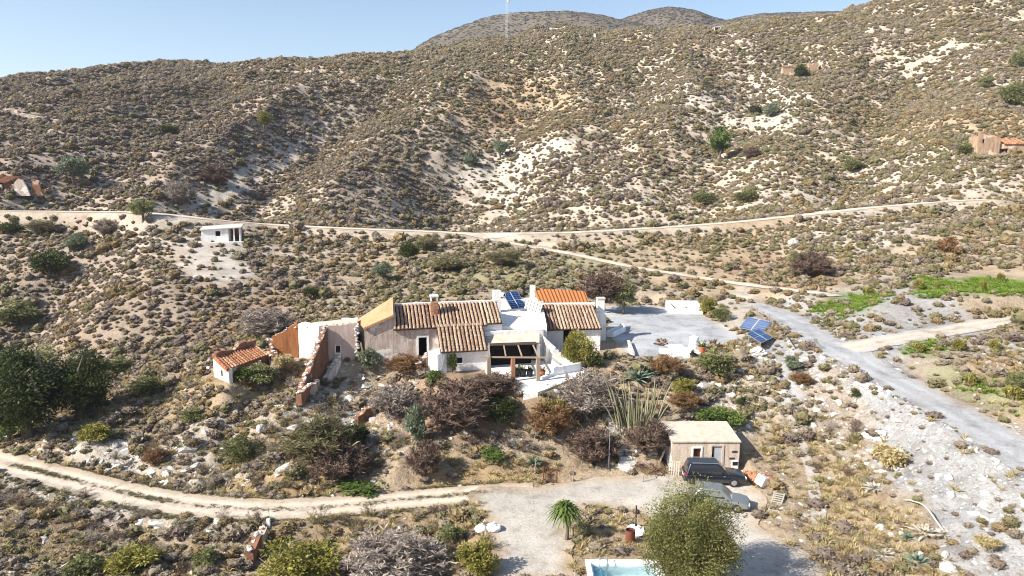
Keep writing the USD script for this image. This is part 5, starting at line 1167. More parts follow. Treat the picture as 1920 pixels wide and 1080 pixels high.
i2 = np.arange(324).reshape(18, 18)
obj('sheet', MB().add(np.stack([TX * 0.95, TY * 0.8, tz + 0.05], -1).reshape(-1, 3), np.stack([i2[:-1, :-1], i2[1:, :-1], i2[1:, 1:], i2[:-1, 1:]], -1).reshape(-1, 4)), 'cloth_white', ts, smooth=True)
obj('weight_stone', MB().add(*(lambda a: (a[0] * 0.4 + [0.5, -0.5, 0.3], a[1]))(stone_shape(3).arrays()[:2])), 'stone', ts)
for i, (x, y, lb) in enumerate(((16.6, 79.3, 'dark lump of ash and stones left of the white sheet'), (16.9, 81.0, 'dark tyre-like heap behind the ash at the forecourt edge'))):
    t = thing('ash_heap', lb, 'heap', (x, y, 5.04), 0)
    mb = MB(); gq = np.random.default_rng(60 + i)
    for k in range(16):
        v, f, _ = stone_shape(int(gq.integers(1e6))).arrays(); mb.add(v * 0.45 + gq.normal(size=3) * [0.35, 0.25, 0.05] + [0, 0, 0.1], f, gq.random())
    obj('lumps', mb, 'twigs_brown', t); obj('soot', MB().tube([(0, 0, 0), (0, 0, 0.12)], [0.55, 0.3], 12), 'black_plastic', t)
CT = thing('cistern', 'open white walled cistern at the back of the forecourt', 'cistern', (21.7, 97.2, 5.0), -3)
obj('front_wall', MB().box(0, 4.1, 0, 0.25, -0.2, 0.75), 'lime_wash', CT)
obj('back_wall', MB().box(-0.4, 3.9, 3.2, 3.45, -0.2, 1.3), 'lime_wash', CT)
obj('side_wall', MB().hexa([(0, .25, -.2), (.25, .25, -.2), (-.15, 3.2, -.2), (-.4, 3.2, -.2)], [(0, .25, .8), (.25, .25, .8), (-.15, 3.2, 1.3), (-.4, 3.2, 1.3)]), 'lime_wash', CT)
obj('side_wall', MB().hexa([(3.85, .25, -.2), (4.1, .25, -.2), (3.9, 3.2, -.2), (3.65, 3.2, -.2)], [(3.85, .25, .8), (4.1, .25, .8), (3.9, 3.2, 1.3), (3.65, 3.2, 1.3)]), 'lime_wash', CT)
obj('trough_floor', MB().box(0.25, 3.8, 0.3, 3.1, 0.3, 0.38), 'concrete', CT)
tr = thing('trough', 'narrow white trough in the house shadow beside the right end', 'trough', (11.4, 83.3, 5.0), 58)
obj('basin', MB().box(0, 3.6, -0.45, -0.3, 0, 0.7).box(0, 3.6, 0.3, 0.45, 0, 0.7).box(0, 0.15, -0.3, 0.3, 0, 0.7).box(3.45, 3.6, -0.3, 0.3, 0, 0.95), 'lime_wash', tr)
obj('floor', MB().box(0.15, 3.45, -0.3, 0.3, 0.1, 0.2), 'concrete', tr)
lw = thing('low_wall', 'low white wall along the left edge of the forecourt', 'wall', (12.6, 74.0, 4.9), 86)
obj('coping', MB().box(0, 5.8, -0.16, 0.16, 0.5, 0.58), 'concrete', lw); obj('wall', MB().box(0, 5.8, -0.13, 0.13, -0.4, 0.5), 'lime_wash', lw)
pa = on(1402, 630); pb = on(1418, 650)
solar_panel('pair of blue solar panels on the bank, upper left array facing the sun', pa + [0.4, 0.2, 0.3], -59, 3.4, 1.75, 40, cells=(12, 6), legs=0.35)
solar_panel('pair of blue solar panels on the bank, lower right array turned away', pb + [1.0, -0.3, 0.3], 50, 3.3, 1.7, 24, cells=(12, 6), legs=0.5)
FN = thing('rail_fence', 'weathered wooden rail fence behind the bank solar panels', 'fence', (0, 0, 0), 0)
fp = [on(u, v) for u, v in ((1409, 590), (1419, 596), (1430, 603), (1441, 611), (1448, 620))]
for p in fp:
    obj('post', MB().bar(p + [0, 0, -0.3], p + [0, 0, 1.25], 0.12), 'weathered_wood', FN)
for a, b in zip(fp[:-1], fp[1:]):
    for z in (0.5, 1.05):
        obj('rail', MB().bar(a + [0, 0, z], b + [0, 0, z], 0.09, 0.07), 'weathered_wood', FN)
for i, (pts, lb, m) in enumerate((([(1445, 600), (1470, 625), (1492, 655)], 'dark hose running down the gravel bank', 'rubber'), ([(1428, 648), (1440, 662), (1451, 675)], 'short dark pipe below the solar panels', 'rubber'), ([(1386, 715), (1378, 738), (1374, 758)], 'thin dark cable lying on the pale bank above the shed', 'rubber'))):
    P = np.array([on(u, v) for u, v in pts]); P = np.array([P[0] * (1 - s) ** 2 + 2 * P[1] * s * (1 - s) + P[2] * s * s for s in np.linspace(0, 1, 14)]); P[:, 2] = gh(P[:, 0], P[:, 1]) + 0.06
    tag(obj('hose', MB().tube(P, 0.06, 6), m), lb, 'hose')
tank2 = on(1422, 665)
t = thing('stone_heap', 'pale conical heap of stones below the bank solar panels', 'stone heap', tank2, 0)
mb = MB(); gq = np.random.default_rng(71)
for k in range(60):
    a = gq.random() * 6.28; r = gq.random() ** 0.5 * 1.1; v, f, _ = stone_shape(int(gq.integers(1e6))).arrays()
    mb.add(v * 0.55 + [math.cos(a) * r, math.sin(a) * r, 0.75 * (1.1 - r)], f, 0.6 + 0.4 * gq.random())
obj('stones', mb, 'stone', t); obj('core', MB().tube([(0, 0, -0.2), (0, 0, 0.75)], [1.0, 0.15], 12), 'stone', t)

# ---------------------------------------------------------------- far buildings
def far_ref(u, v):
    p = on(u, v); return p, math.hypot(p[0], p[1]) / FPX      # metres per pixel
p, k = far_ref(378, 452)
WH = thing('white_hut', 'small white hut with an open porch below the valley track', 'hut', p + [0, 0, -0.1], 14)
obj('wall', MB().wall(okpoly([(0, -0.8), (4.4, -0.8), (4.4, 2.25), (0, 2.0)], [(2.3, 0.9, 3.1, 1.75)]), 0, 0.3).box(0, 0.3, 0.3, 3.6, -0.8, 2.2).box(4.1, 4.4, 0.3, 3.6, -0.8, 2.2).box(0.3, 4.1, 3.3, 3.6, -0.8, 2.3), 'lime_wash', WH)
obj('pane', MB().box(2.3, 3.1, 0.2, 0.22, 0.9, 1.75), 'dark_room', WH)
obj('roof', MB().slab([(-0.2, -0.25, 2.05), (6.6, -0.25, 2.4), (6.6, 3.9, 2.75), (-0.2, 3.9, 2.4)], 0.16), 'concrete', WH)
obj('porch_wall', MB().box(4.45, 6.4, 3.3, 3.55, -0.8, 2.2), 'rubble_wall', WH)
for x, y in ((6.25, 0.2), (6.25, 1.8), (5.3, 0.2)):
    obj('porch_post', MB().box(x - 0.12, x + 0.12, y - 0.12, y + 0.12, -0.8, 2.35), 'lime_wash', WH)
obj('terrace', MB().box(-0.5, 7.0, -0.9, 0, -1.2, -0.1), 'cloth_white', WH)
p, k = far_ref(1832, 296)
R2 = thing('ruined_farmhouse', 'ruined tall block with a low red-tiled wing at the right edge of the hill', 'ruin', p + [0, 0, 0.5], -4)
obj('wall', MB().wall(okpoly([(0, -0.8), (5.1, -0.8), (5.1, 4.3), (3.4, 4.9), (1.8, 4.9), (1.2, 5.3), (0, 5.2)], [(0.9, 3.0, 1.4, 4.0)]), 0, 0.5).box(0, 0.5, 0.5, 4.5, -0.8, 4.8).box(4.6, 5.1, 0.5, 4.5, -0.8, 4.2), 'ruin_masonry', R2, label='tall block with a broken top')
obj('wall', MB().wall(okpoly([(5.15, -0.8), (11.3, -0.8), (11.3, 2.8), (5.15, 2.8)], [(5.4, -0.2, 7.4, 1.7)]), 0.4, 0.8).box(10.9, 11.3, 0.8, 4.5, -0.8, 2.8), 'ruin_masonry', R2)
obj('door', MB().box(5.4, 7.4, 0.9, 1.0, -0.2, 1.7), 'rust', R2)
obj('window_opening', MB().box(0.9, 1.4, 0.3, 0.32, 3.0, 4.0), 'dark_room', R2)
obj('window_opening', MB().box(9.0, 9.8, 0.37, 0.395, 0.9, 1.9), 'dark_room', R2)
tiled_roof(R2, [(6.3, 0.2, 2.75), (11.5, 0.2, 2.75), (11.5, 4.4, 4.2), (6.3, 4.4, 4.2)], 'old_tile', 0.6, 0.7, 51, deck_m='old_tile')
tiled_roof(R2, [(1.9, 0.3, 4.75), (5.0, 0.3, 4.3), (5.0, 4.3, 5.2), (1.9, 4.3, 5.6)], 'old_tile', 0.6, 0.7, 52, deck_m='old_tile')
p, k = far_ref(1468, 143)
R3 = thing('ruined_house', 'pair of broken pale walls high on the hill with a bush between', 'ruin', p + [0, 0, 0.4], -3)
obj('wall', MB().box(0, 4.6, 0, 3.2, -1.5, 3.2), 'ruin_masonry', R3); obj('wall', MB().wall(okpoly([(10.2, -2.0), (14.2, -2.0), (14.2, 4.6), (12.8, 4.9), (11.4, 3.9), (10.2, 4.8)]), -1.2, 1.4), 'ruin_masonry', R3)
obj('roof', MB().slab([(-0.2, -0.2, 3.3), (4.8, -0.2, 3.3), (4.8, 3.4, 3.9), (-0.2, 3.4, 3.9)], 0.25, 0.6), 'old_tile', R3)
p, k = far_ref(0, 358)
R4 = thing('ruined_barn', 'half collapsed barn with a red roof remnant at the left edge', 'ruin', p + [-0.6, 0, -0.3], 4)
obj('wall', MB().wall(okpoly([(-1.5, -0.8), (1.0, -0.8), (1.0, 1.7), (-1.5, 2.4)]), 0, 0.4).wall(okpoly([(3.6, -0.8), (6.9, -0.8), (6.4, 0.9), (5.6, 2.6), (4.6, 3.0), (3.6, 1.9)]), 0, 0.4).box(-1.5, -1.1, 0.4, 4, -0.8, 2.4), 'old_plaster', R4)
obj('wall', MB().wall(okpoly([(1.05, -0.8), (3.55, -0.8), (3.55, 1.6), (1.05, 2.4)]), 0.5, 0.9).wall(okpoly([(7.0, -0.8), (9.2, -0.8), (8.6, 2.6), (7.2, 2.9)]), 0.6, 1.1), 'rubble_wall', R4)
tiled_roof(R4, [(-1.7, -0.2, 2.4), (2.0, -0.2, 2.1), (3.4, 3.8, 3.3), (-1.6, 3.8, 3.6)], 'old_tile', 0.5, 0.6, 53, deck_m='old_tile')
p, k = far_ref(1345, 60)
t = thing('ridge_shelter', 'tiny white shelter frame on the saddle of the ridge', 'shelter', p + [0, 0, 0], 0)
for x, y in ((-1.5, 0), (1.5, 0), (-1.5, 2.2), (1.5, 2.2)):
    obj('post', MB().box(x - 0.15, x + 0.15, y - 0.15, y + 0.15, -0.5, 2.2), 'white_paint', t)
obj('roof', MB().box(-1.8, 1.8, -0.3, 2.5, 2.2, 2.4), 'white_paint', t)
p, k = far_ref(950, 76)
MS = thing('lattice_mast', 'tall slender lattice mast standing on the ridge against the sky', 'mast', p, 10)
legs = [np.array([math.cos(a), math.sin(a), 0]) * 0.75 for a in (0.3, 0.3 + 2.094, 0.3 + 4.189)]
for L_ in legs:
    obj('leg', MB().bar(L_ + [0, 0, -0.5], L_ * 0.8 + [0, 0, 34], 0.10), 'galvanised', MS)
for j in range(17):
    z = 2.0 * j; s0, s1 = 1 - 0.2 * z / 34, 1 - 0.2 * (z + 2) / 34
    mb = MB()
    for i in range(3):
        mb.bar(legs[i] * s0 + [0, 0, z], legs[(i + 1) % 3] * s1 + [0, 0, z + 2.0], 0.05).bar(legs[i] * s0 + [0, 0, z], legs[(i + 1) % 3] * s0 + [0, 0, z], 0.05)
    obj('brace', mb, 'white_paint', MS)
obj('dish', MB().tube([(0.9, -0.9, 20.2), (1.2, -1.2, 20.2)], [0.9, 1.0], 14), 'white_paint', MS)
p, k = far_ref(1115, 72)
t = thing('ridge_marker', 'small white block on the ridge right of the mast', 'block', p, 0)
obj('block', MB().box(-0.5, 0.5, -0.5, 0.5, -0.5, 2.2), 'lime_wash', t); obj('cap', MB().box(-0.6, 0.6, -.6, .6, 2.2, 2.4), 'concrete', t)

# ---------------------------------------------------------------- plants
def leaf_cloud(seed, n, size, lobes, stretch=(1, 1), base=0.0, gap=0.35, round_=1.0):
    """Leaf-sized faces spread in clumps through a crown one metre wide and one high."""
    g = np.random.default_rng(seed); mb = MB()
    C, Rr = [], []
    for k in range(lobes):
        d = g.normal(size=3); d /= np.linalg.norm(d)
        r = 0.34 * g.random() ** 0.4
        C.append([d[0] * r * 1.05, d[1] * r * 1.05, base + (1 - base) * (0.5 + d[2] * r * 1.1)]); Rr.append(0.13 + 0.13 * g.random())
    C, Rr = np.array(C), np.array(Rr)
    i = g.integers(0, lobes, n); d = g.normal(size=(n, 3)); d /= np.linalg.norm(d, axis=1)[:, None]
    rad = g.random(n) ** 0.45
    p = C[i] + d * (Rr[i] * rad)[:, None] * [1, 1, 0.85 * (1 - base) * round_]
    keep = (meshkit.noise(p * 7.0, seed) > gap) & (p[:, 2] > base * 0.6)
    p, d, i, rad = p[keep], d[keep], i[keep], rad[keep]; n = len(p)
    a = d + g.normal(size=(n, 3)) * 0.7; a /= np.linalg.norm(a, axis=1)[:, None]
    b = np.cross(a, g.normal(size=(n, 3))); b /= np.linalg.norm(b, axis=1)[:, None]
    L = size * (0.6 + 0.8 * g.random(n))[:, None]; W = L * 0.42
    v = np.stack([p - b * W * 0.3, p + b * W * 0.5 + a * L * 0.35, p + a * L, p - b * W * 0.5 + a * L * 0.45], 1).reshape(-1, 3)
    lob = g.random(lobes) * 0.5
    t = np.repeat(np.clip(0.15 + lob[i] + 0.45 * g.random(n), 0, 1), 4)
    q = np.arange(n * 4).reshape(n, 4)
    return mb.add(v, q, t)
def limbs(seed, h0, n, spread, r=0.03, top=0.8, wig=0.05):
    g = np.random.default_rng(seed); mb = MB()
    for k in range(n):
        a = g.random() * 6.28; s = spread * (0.4 + 0.6 * g.random())
        P = [np.array([0, 0, h0 * 0.7]), np.array([math.cos(a) * s * 0.35, math.sin(a) * s * 0.35, h0 + (top - h0) * 0.4]), np.array([math.cos(a) * s * 0.75, math.sin(a) * s * 0.75, h0 + (top - h0) * 0.75]), np.array([math.cos(a) * s, math.sin(a) * s, top * (0.8 + 0.25 * g.random())])]
        P = np.array(P); P[1:] += g.normal(size=(3, 3)) * wig
        mb.tube(P, np.array([1, 0.7, 0.45, 0.15]) * r, 5, 0.4 + 0.4 * g.random())
    return mb
def twig_cloud(seed, n, sub, spread=0.5, r=0.010, top=1.0, fan=1.0):
    """Bare stems rising from one root, with side twigs."""
    g = np.random.default_rng(seed); st, tw = MB(), MB()
    for k in range(n):
        a = g.random() * 6.28; s = spread * g.random() ** 0.5 * fan
        h = top * (0.55 + 0.45 * g.random()) * (1 - 0.45 * (s / max(spread, 1e-3)) ** 2)
        P = np.array([[0, 0, 0], [math.cos(a) * s * 0.45, math.sin(a) * s * 0.45, h * 0.5], [math.cos(a) * s, math.sin(a) * s, h]]) + np.r_[[np.zeros(3)], g.normal(size=(2, 3)) * 0.05]
        t = g.random()
        st.tube(P, np.array([1.0, 0.7, 0.25]) * r, 3, t, cap=False)
        for j in range(sub):
            q = 0.35 + 0.65 * g.random(); o = P[1] * (1 - q) + P[2] * q if q > 0.5 else P[0] * (1 - 2 * q) + P[1] * 2 * q
            d = g.normal(size=3) * [1, 1, 0.6] + [0, 0, 0.45] + (P[2] - P[0]) * 0.4; d /= np.linalg.norm(d)
            L = 0.05 + 0.10 * g.random(); b = np.cross(d, g.normal(size=3)); b /= np.linalg.norm(b)
            w = 0.003
            tw.add([o - b * w, o + b * w, o + d * L * 0.6 + b * w * 0.8 + g.normal(size=3) * 0.01, o + d * L], [[0, 1, 2], [0, 2, 3]], np.clip(t * 0.5 + 0.5 * g.random(), 0, 1))
    return st, tw
def blades(seed, n, L, w, up=0.3, droop=0.25, m0=0.0, z0=0.0):
    """A rosette of sword leaves."""
    g = np.random.default_rng(seed); mb = MB()
    for k in range(n):
        a = k * 2.39996 + g.normal() * 0.1; e = up + (1.35 - up) * (k / n) ** 0.9 + g.normal() * 0.08
        d = np.array([math.cos(a) * math.cos(e), math.sin(a) * math.cos(e), math.sin(e)]); s = np.array([-math.sin(a), math.cos(a), 0]); nrm = np.cross(d, s)
        l = L * (0.8 + 0.3 * g.random()) * (1 - 0.3 * k / n)
        P = [np.array([0, 0, z0]) + d * l * q - np.array([0, 0, droop * l * q * q]) for q in (0.03, 0.35, 0.7, 1.0)]
        t = 0.25 + 0.6 * g.random()
        W = [w * 0.7, w, w * 0.7, 0.002]
        v = sum([[p - s * x + nrm * -x * 0.35, p - nrm * x * -0.25, p + s * x + nrm * -x * 0.35] for p, x in zip(P, W)], [])
        f = [[3 * i + j, 3 * i + j + 1, 3 * i + j + 4, 3 * i + j + 3] for i in range(3) for j in range(2)]
        mb.add(v, f, t)
    return mb
PROTO = {}
def trunk_mesh(h, r, lean=0.06, seed=0):
    g = np.random.default_rng(seed)
    return MB().tube(np.array([[0, 0, -0.12], [lean * 0.3, 0, h * 0.35], [lean, lean * 0.4, h * 0.7], [lean * 1.1, lean, h]]) + np.r_[[np.zeros(3)], g.normal(size=(3, 3)) * 0.01], np.array([1.3, 1.0, 0.8, 0.6]) * r, 7)
def build_plant(kind, t):
    k, _, col = kind.partition(':')
    sd = sum(map(ord, kind))
    col = col.rstrip('0123456789')
    if k == 'bush':
        obj('foliage', leaf_cloud(sd, 3600, 0.085, 16), col, t); obj('stem', limbs(sd, 0.05, 6, 0.35, 0.03, 0.7), 'bark', t)
    elif k == 'fine':
        obj('foliage', leaf_cloud(sd, 12000, 0.045, 26), col, t); obj('stem', limbs(sd, 0.05, 8, 0.35, 0.025, 0.7), 'bark', t)
    elif k == 'small':
        obj('foliage', leaf_cloud(sd, 900, 0.13, 9), col, t); obj('stem', limbs(sd, 0.05, 4, 0.3, 0.03, 0.6), 'bark', t)
    elif k == 'tree':
        obj('trunk', trunk_mesh(0.4, 0.045, seed=sd), 'bark', t); obj('branch', limbs(sd, 0.36, 7, 0.36, 0.028, 0.85), 'bark', t)
        obj('crown', leaf_cloud(sd, 4200, 0.07, 18, base=0.22), col, t)
    elif k == 'bigtree':
        obj('trunk', trunk_mesh(0.3, 0.05, seed=sd), 'bark', t); obj('branch', limbs(sd, 0.26, 10, 0.4, 0.03, 0.85), 'bark', t)
        obj('crown', leaf_cloud(sd, 16000, 0.036, 34, base=0.08, gap=0.3), col, t)
    elif k == 'twig':
        st, tw = twig_cloud(sd, 170, 44, r=0.0042); obj('stems', st, col, t); obj('twigs', tw, col, t)
    elif k == 'baretree':
        obj('trunk', trunk_mesh(0.28, 0.035, seed=sd), 'bark', t)
        st, tw = twig_cloud(sd, 120, 44, 0.5, 0.006, 0.78)
        for mb in (st, tw):
            mb.v = [v + [0, 0, 0.22] for v in mb.v]
        obj('branches', st, col, t); obj('twigs', tw, col, t)
    elif k == 'rosette':
        obj('leaves', blades(sd, 46, 0.62, 0.05), col, t); obj('stem', MB().tube([(0, 0, -0.1), (0, 0, 0.12)], 0.1, 8), col, t)
    elif k == 'grass':
        b = tuft_shape(sd, 130, 1.0, 0.022); v, f, tt = b.arrays()
        obj('blades', MB().add(v * [1.1, 1.1, 0.9], f, tt), col, t); obj('thatch', tuft_shape(sd + 1, 60, 1.6, 0.02), 'straw', t)
    elif k == 'tussock':
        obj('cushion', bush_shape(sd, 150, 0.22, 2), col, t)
def plant(kind, u, v, wpx, hpx, label, cat, name, group=None, rot=None, lift=0.0):
    p = on(u, v); dist = p[1] * math.cos(PITCH) + (CAM_H - p[2]) * math.sin(PITCH); k = dist / FPX
    sc = (wpx * k * 1.12, wpx * k * 1.12, hpx * k * 1.1); p = p - [0, 0, 0.03 - lift]
    rz = (u * 37 + v * 11) % 360 if rot is None else rot
    if kind not in PROTO:
        t = thing(name, label, cat, p, rz, group, sc); build_plant(kind, t); PROTO[kind] = t
        return t
    return copy_of(PROTO[kind], name, label, cat, p, rz, group, sc)
T = 'tree'; B = 'bush'
for row in (
    ('bigtree:leaf_dark', 55, 820, 175, 165, 'huge dark evergreen tree at the left edge above the dirt road', T, 'evergreen_tree'),
    ('bigtree:leaf_dark', 150, 785, 130, 125, 'dark evergreen tree joined to the right of the huge one', T, 'evergreen_tree'),
    ('bigtree:leaf_olive2', 40, 740, 150, 90, 'olive green tree crown rising behind the huge dark tree', T, 'evergreen_tree'),
    ('bush:leaf_green', 18, 825, 60, 60, 'green bush under the huge dark tree at the very left', B, 'green_bush'),
    ('bush:leaf_yellow', 140, 705, 26, 24, 'small yellowish bush behind the dark trees on the left', B, 'yellow_bush'),
    ('tree:leaf_sage', 138, 347, 58, 52, 'grey green spreading tree beside the collapsed barn', T, 'hill_tree'),
    ('tree:leaf_yellow', 495, 241, 32, 30, 'small bright yellow-green tree alone on the left hillside', T, 'hill_tree'),
    ('bush:leaf_dark', 314, 254, 38, 20, 'low very dark bush on the upper left hillside', B, 'dark_bush'),
    ('tree:leaf_olive', 268, 416, 42, 42, 'olive tree standing on the edge of the valley track', T, 'hill_tree'),
    ('twig:twigs_grey', 340, 386, 48, 46, 'bare grey bush by the valley track bend, lower of two', B, 'bare_bush'),
    ('twig:twigs_brown', 408, 348, 56, 38, 'bare brown spreading bush on the hillside above the bend', B, 'bare_bush'),
    ('twig:twigs_grey', 200, 444, 44, 34, 'grey twiggy bush below the olive tree on the track', B, 'grey_bush'),
    ('fine:scrub_olive', 78, 442, 48, 32, 'olive-yellow bush in the left gully below the track', B, 'yellow_bush'),
    ('bush:leaf_sage', 146, 470, 40, 32, 'small sage bush in the middle of the left gully', B, 'grey_bush'),
    ('bush:leaf_dark', 95, 520, 60, 50, 'dark bush with long shadow deep in the left gully', B, 'dark_bush'),
    ('bush:leaf_olive', 40, 610, 70, 46, 'broad olive bush at the mouth of the left gully', B, 'olive_bush'),
    ('bush:leaf_dark', 20, 440, 44, 24, 'dark bush at the left edge just below the track', B, 'dark_bush'),
    ('bush:leaf_dark', 766, 490, 36, 36, 'round dark green bush in the valley behind the house', B, 'dark_bush'),
    ('tree:leaf_sage', 720, 528, 40, 36, 'thin sage tree left of the round dark valley bush', T, 'hill_tree'),
    ('bush:leaf_dark', 583, 562, 32, 24, 'dark green bush on the slope behind the ruin', B, 'dark_bush'),
    ('fine:scrub_olive', 800, 470, 54, 28, 'olive bush right beside the round dark valley bush', B, 'olive_bush'),
    ('fine:scrub_olive', 838, 508, 84, 32, 'wide yellow-olive thicket behind the long tiled roof', B, 'olive_bush'),
    ('fine:scrub_olive', 945, 500, 70, 34, 'olive thicket behind the white flat roof', B, 'olive_bush'),
    ('bush:leaf_sage', 882, 312, 30, 24, 'grey bush beside the pale scar on the middle hill', B, 'grey_bush'),
    ('tree:leaf_sage', 938, 298, 32, 34, 'small grey tree at the top of the pale scar', T, 'hill_tree'),
    ('tree:leaf_green', 1347, 306, 44, 62, 'bright green pine-like tree alone on the right hillside', T, 'hill_tree'),
    ('twig:twigs_brown', 1408, 300, 30, 24, 'brown bare bush right of the bright green tree', B, 'bare_bush'),
    ('bush:leaf_dark', 1500, 148, 26, 25, 'dark bush growing between the broken walls high on the hill', B, 'dark_bush'),
    ('bush:leaf_sage', 1447, 219, 30, 24, 'grey-green bush on the pale slope below the high ruin', B, 'grey_bush'),
    ('bush:leaf_dark', 1415, 215, 24, 18, 'small dark bush left of the grey bush on the pale slope', B, 'dark_bush'),
    ('bush:leaf_olive', 1908, 130, 32, 34, 'olive bush at the far right edge near the hilltop', B, 'olive_bush'),
    ('bush:leaf_olive', 1900, 198, 50, 42, 'large olive bush at the right edge above the ruined farmhouse', B, 'olive_bush'),
    ('tree:leaf_olive', 1848, 168, 28, 24, 'small olive tree casting shadow on the upper right hill', T, 'hill_tree'),
    ('bush:leaf_olive', 1815, 292, 34, 26, 'olive bush just left of the ruined farmhouse', B, 'olive_bush'),
    ('bush:leaf_olive', 1595, 322, 34, 24, 'olive bush on the middle of the right hillside', B, 'olive_bush'),
    ('bush:leaf_olive', 1400, 380, 40, 26, 'olive bush above the track on the right', B, 'olive_bush'),
    ('bush:leaf_olive', 1320, 385, 44, 26, 'darker olive bush above the track, nearer the centre', B, 'olive_bush'),
    ('twig:twigs_brown', 1520, 520, 70, 46, 'reddish bare thicket beside the fields', B, 'bare_bush'),
    ('bush:leaf_olive', 1505, 500, 50, 30, 'olive bush above the reddish bare thicket', B, 'olive_bush'),
    ('bush:leaf_rust', 1778, 478, 40, 34, 'yellow-brown bush on the slope above the green field', B, 'brown_bush'),
    ('baretree:twigs_brown', 1130, 588, 88, 78, 'bare pinkish tree beside the right end of the house', T, 'bare_tree'),
    ('tree:leaf_olive', 1168, 590, 50, 64, 'olive green tree with a dark trunk at the forecourt edge', T, 'forecourt_tree'),
    ('fine:leaf_yellow', 1086, 692, 66, 74, 'bright yellow-green acacia bush against the white wall', B, 'acacia_bush'),
    ('bush:leaf_dark', 1114, 690, 32, 30, 'small dark green shrub at the foot of the acacia', B, 'dark_bush'),
    ('bush:leaf_dark', 848, 700, 20, 40, 'narrow dark shrub against the white front wall', B, 'dark_bush'),
    ('small:leaf_green', 818, 712, 44, 16, 'low bright green plants at the foot of the white buttress', 'plants', 'low_plants'),
    ('bush:leaf_sage', 690, 694, 46, 36, 'pale green bush in front of the stained wall', B, 'grey_bush'),
    ('twig:leaf_rust', 762, 700, 70, 34, 'rusty dry bush on the rubble by the doorway', B, 'dry_bush'),
    ('twig:twigs_grey', 500, 632, 90, 52, 'grey leafless bush behind the outhouse', B, 'bare_bush'),
    ('bush:leaf_olive', 478, 718, 70, 36, 'olive bush in front of the outhouse wall', B, 'olive_bush'),
    ('small:leaf_green', 460, 715, 40, 26, 'green low plant against the outhouse wall', 'plants', 'low_plants'),
    ('bush:straw', 535, 700, 44, 36, 'straw yellow bush inside the orange ruin corner', B, 'straw_bush'),
    ('twig:twigs_brown', 852, 802, 128, 84, 'large dark brown leafless thicket below the house', B, 'bare_bush'),
    ('fine:leaf_dark', 932, 792, 80, 50, 'dark green bush right of the large brown thicket', B, 'green_bush'),
    ('twig:leaf_rust', 1035, 815, 80, 62, 'rust coloured bush below the courtyard edge', B, 'dry_bush'),
    ('bush:leaf_yellow', 1040, 790, 50, 40, 'yellow-green shrub just above the rust coloured bush', B, 'yellow_bush'),
    ('twig:twigs_grey', 1105, 785, 105, 88, 'big grey tangled thicket right below the courtyard', B, 'bare_bush'),
    ('twig:twigs_brown', 925, 740, 90, 40, 'reddish brown dry bush along the courtyard edge', B, 'bare_bush'),
    ('twig:twigs_brown', 1110, 870, 90, 70, 'brown thicket left of the stone steps', B, 'bare_bush'),
    ('twig:twigs_brown', 1215, 850, 80, 60, 'dark brown thicket between the steps and the shed', B, 'bare_bush'),
    ('twig:twigs_grey', 740, 780, 80, 60, 'grey dry thicket left of the large brown one', B, 'bare_bush'),
    ('bush:leaf_sage', 782, 828, 44, 66, 'tall sage green shrub below the brown thicket', B, 'grey_bush'),
    ('bush:leaf_dark', 668, 838, 56, 44, 'dark green shrub on the rubble slope', B, 'dark_bush'),
    ('twig:twigs_brown', 795, 895, 62, 66, 'purple-brown dead bush above the road', B, 'bare_bush'),
    ('twig:scrub_olive', 600, 868, 120, 84, 'tall tangled olive-brown thicket on the lower slope', B, 'tangled_bush'),
    ('twig:twigs_brown', 640, 900, 100, 70, 'purple-brown thicket at the foot of the slope near the road', B, 'bare_bush'),
    ('fine:leaf_olive', 455, 868, 66, 54, 'round olive bush on the chalky slope', B, 'olive_bush'),
    ('twig:leaf_rust', 292, 872, 42, 34, 'small rust-red bush on the white slope', B, 'dry_bush'),
    ('bush:leaf_olive', 360, 790, 40, 26, 'olive bush with a dark shadow on the slope', B, 'olive_bush'),
    ('bush:leaf_yellow', 182, 825, 60, 30, 'yellow broom-like bush beside the dark trees', B, 'yellow_bush'),
    ('bush:leaf_olive', 275, 740, 60, 34, 'olive bush along the old bank left of the outhouse', B, 'olive_bush'),
    ('bush:leaf_olive', 225, 700, 46, 30, 'smaller olive bush higher on the old bank', B, 'olive_bush'),
    ('small:leaf_green', 680, 920, 80, 18, 'green weeds along the roadside', 'plants', 'low_plants'),
    ('fine:leaf_yellow2', 555, 1105, 165, 100, 'large yellow-green bush at the bottom edge of the view', B, 'yellow_bush'),
    ('twig:twigs_grey2', 735, 1085, 165, 80, 'pale grey dead branches spreading at the bottom edge', B, 'bare_bush'),
    ('bush:leaf_olive', 845, 1014, 44, 32, 'small round green shrub on the lower bank', B, 'olive_bush'),
    ('bush:leaf_yellow', 895, 1082, 70, 70, 'yellow grass-like bush at the corner of the yard', B, 'yellow_bush'),
    ('bush:leaf_olive', 388, 1062, 46, 34, 'dusty olive shrub left of the ruined wall at the bottom', B, 'olive_bush'),
    ('bush:leaf_yellow', 250, 1075, 90, 44, 'yellowish bush at the lower left corner', B, 'yellow_bush'),
    ('bush:leaf_olive', 160, 1080, 70, 40, 'olive bush left of the yellowish one in the lower left corner', B, 'olive_bush'),
    ('bush:leaf_yellow', 1284, 742, 44, 30, 'rounded bright green shrub on the pale bank', B, 'round_shrub'),
    ('twig:leaf_rust', 1284, 766, 56, 30, 'orange dry bush right below the rounded green shrub', B, 'dry_bush'),
    ('twig:leaf_rust', 1250, 706, 56, 40, 'orange-brown dry grass clump beside the yucca', B, 'dry_bush'),
    ('bush:leaf_olive', 1342, 704, 66, 46, 'olive shrub at the corner of the concrete platform', B, 'olive_bush'),
    ('bush:leaf_green', 1330, 800, 66, 36, 'bright green hedge bush behind the shed roof, left half', B, 'green_bush'),
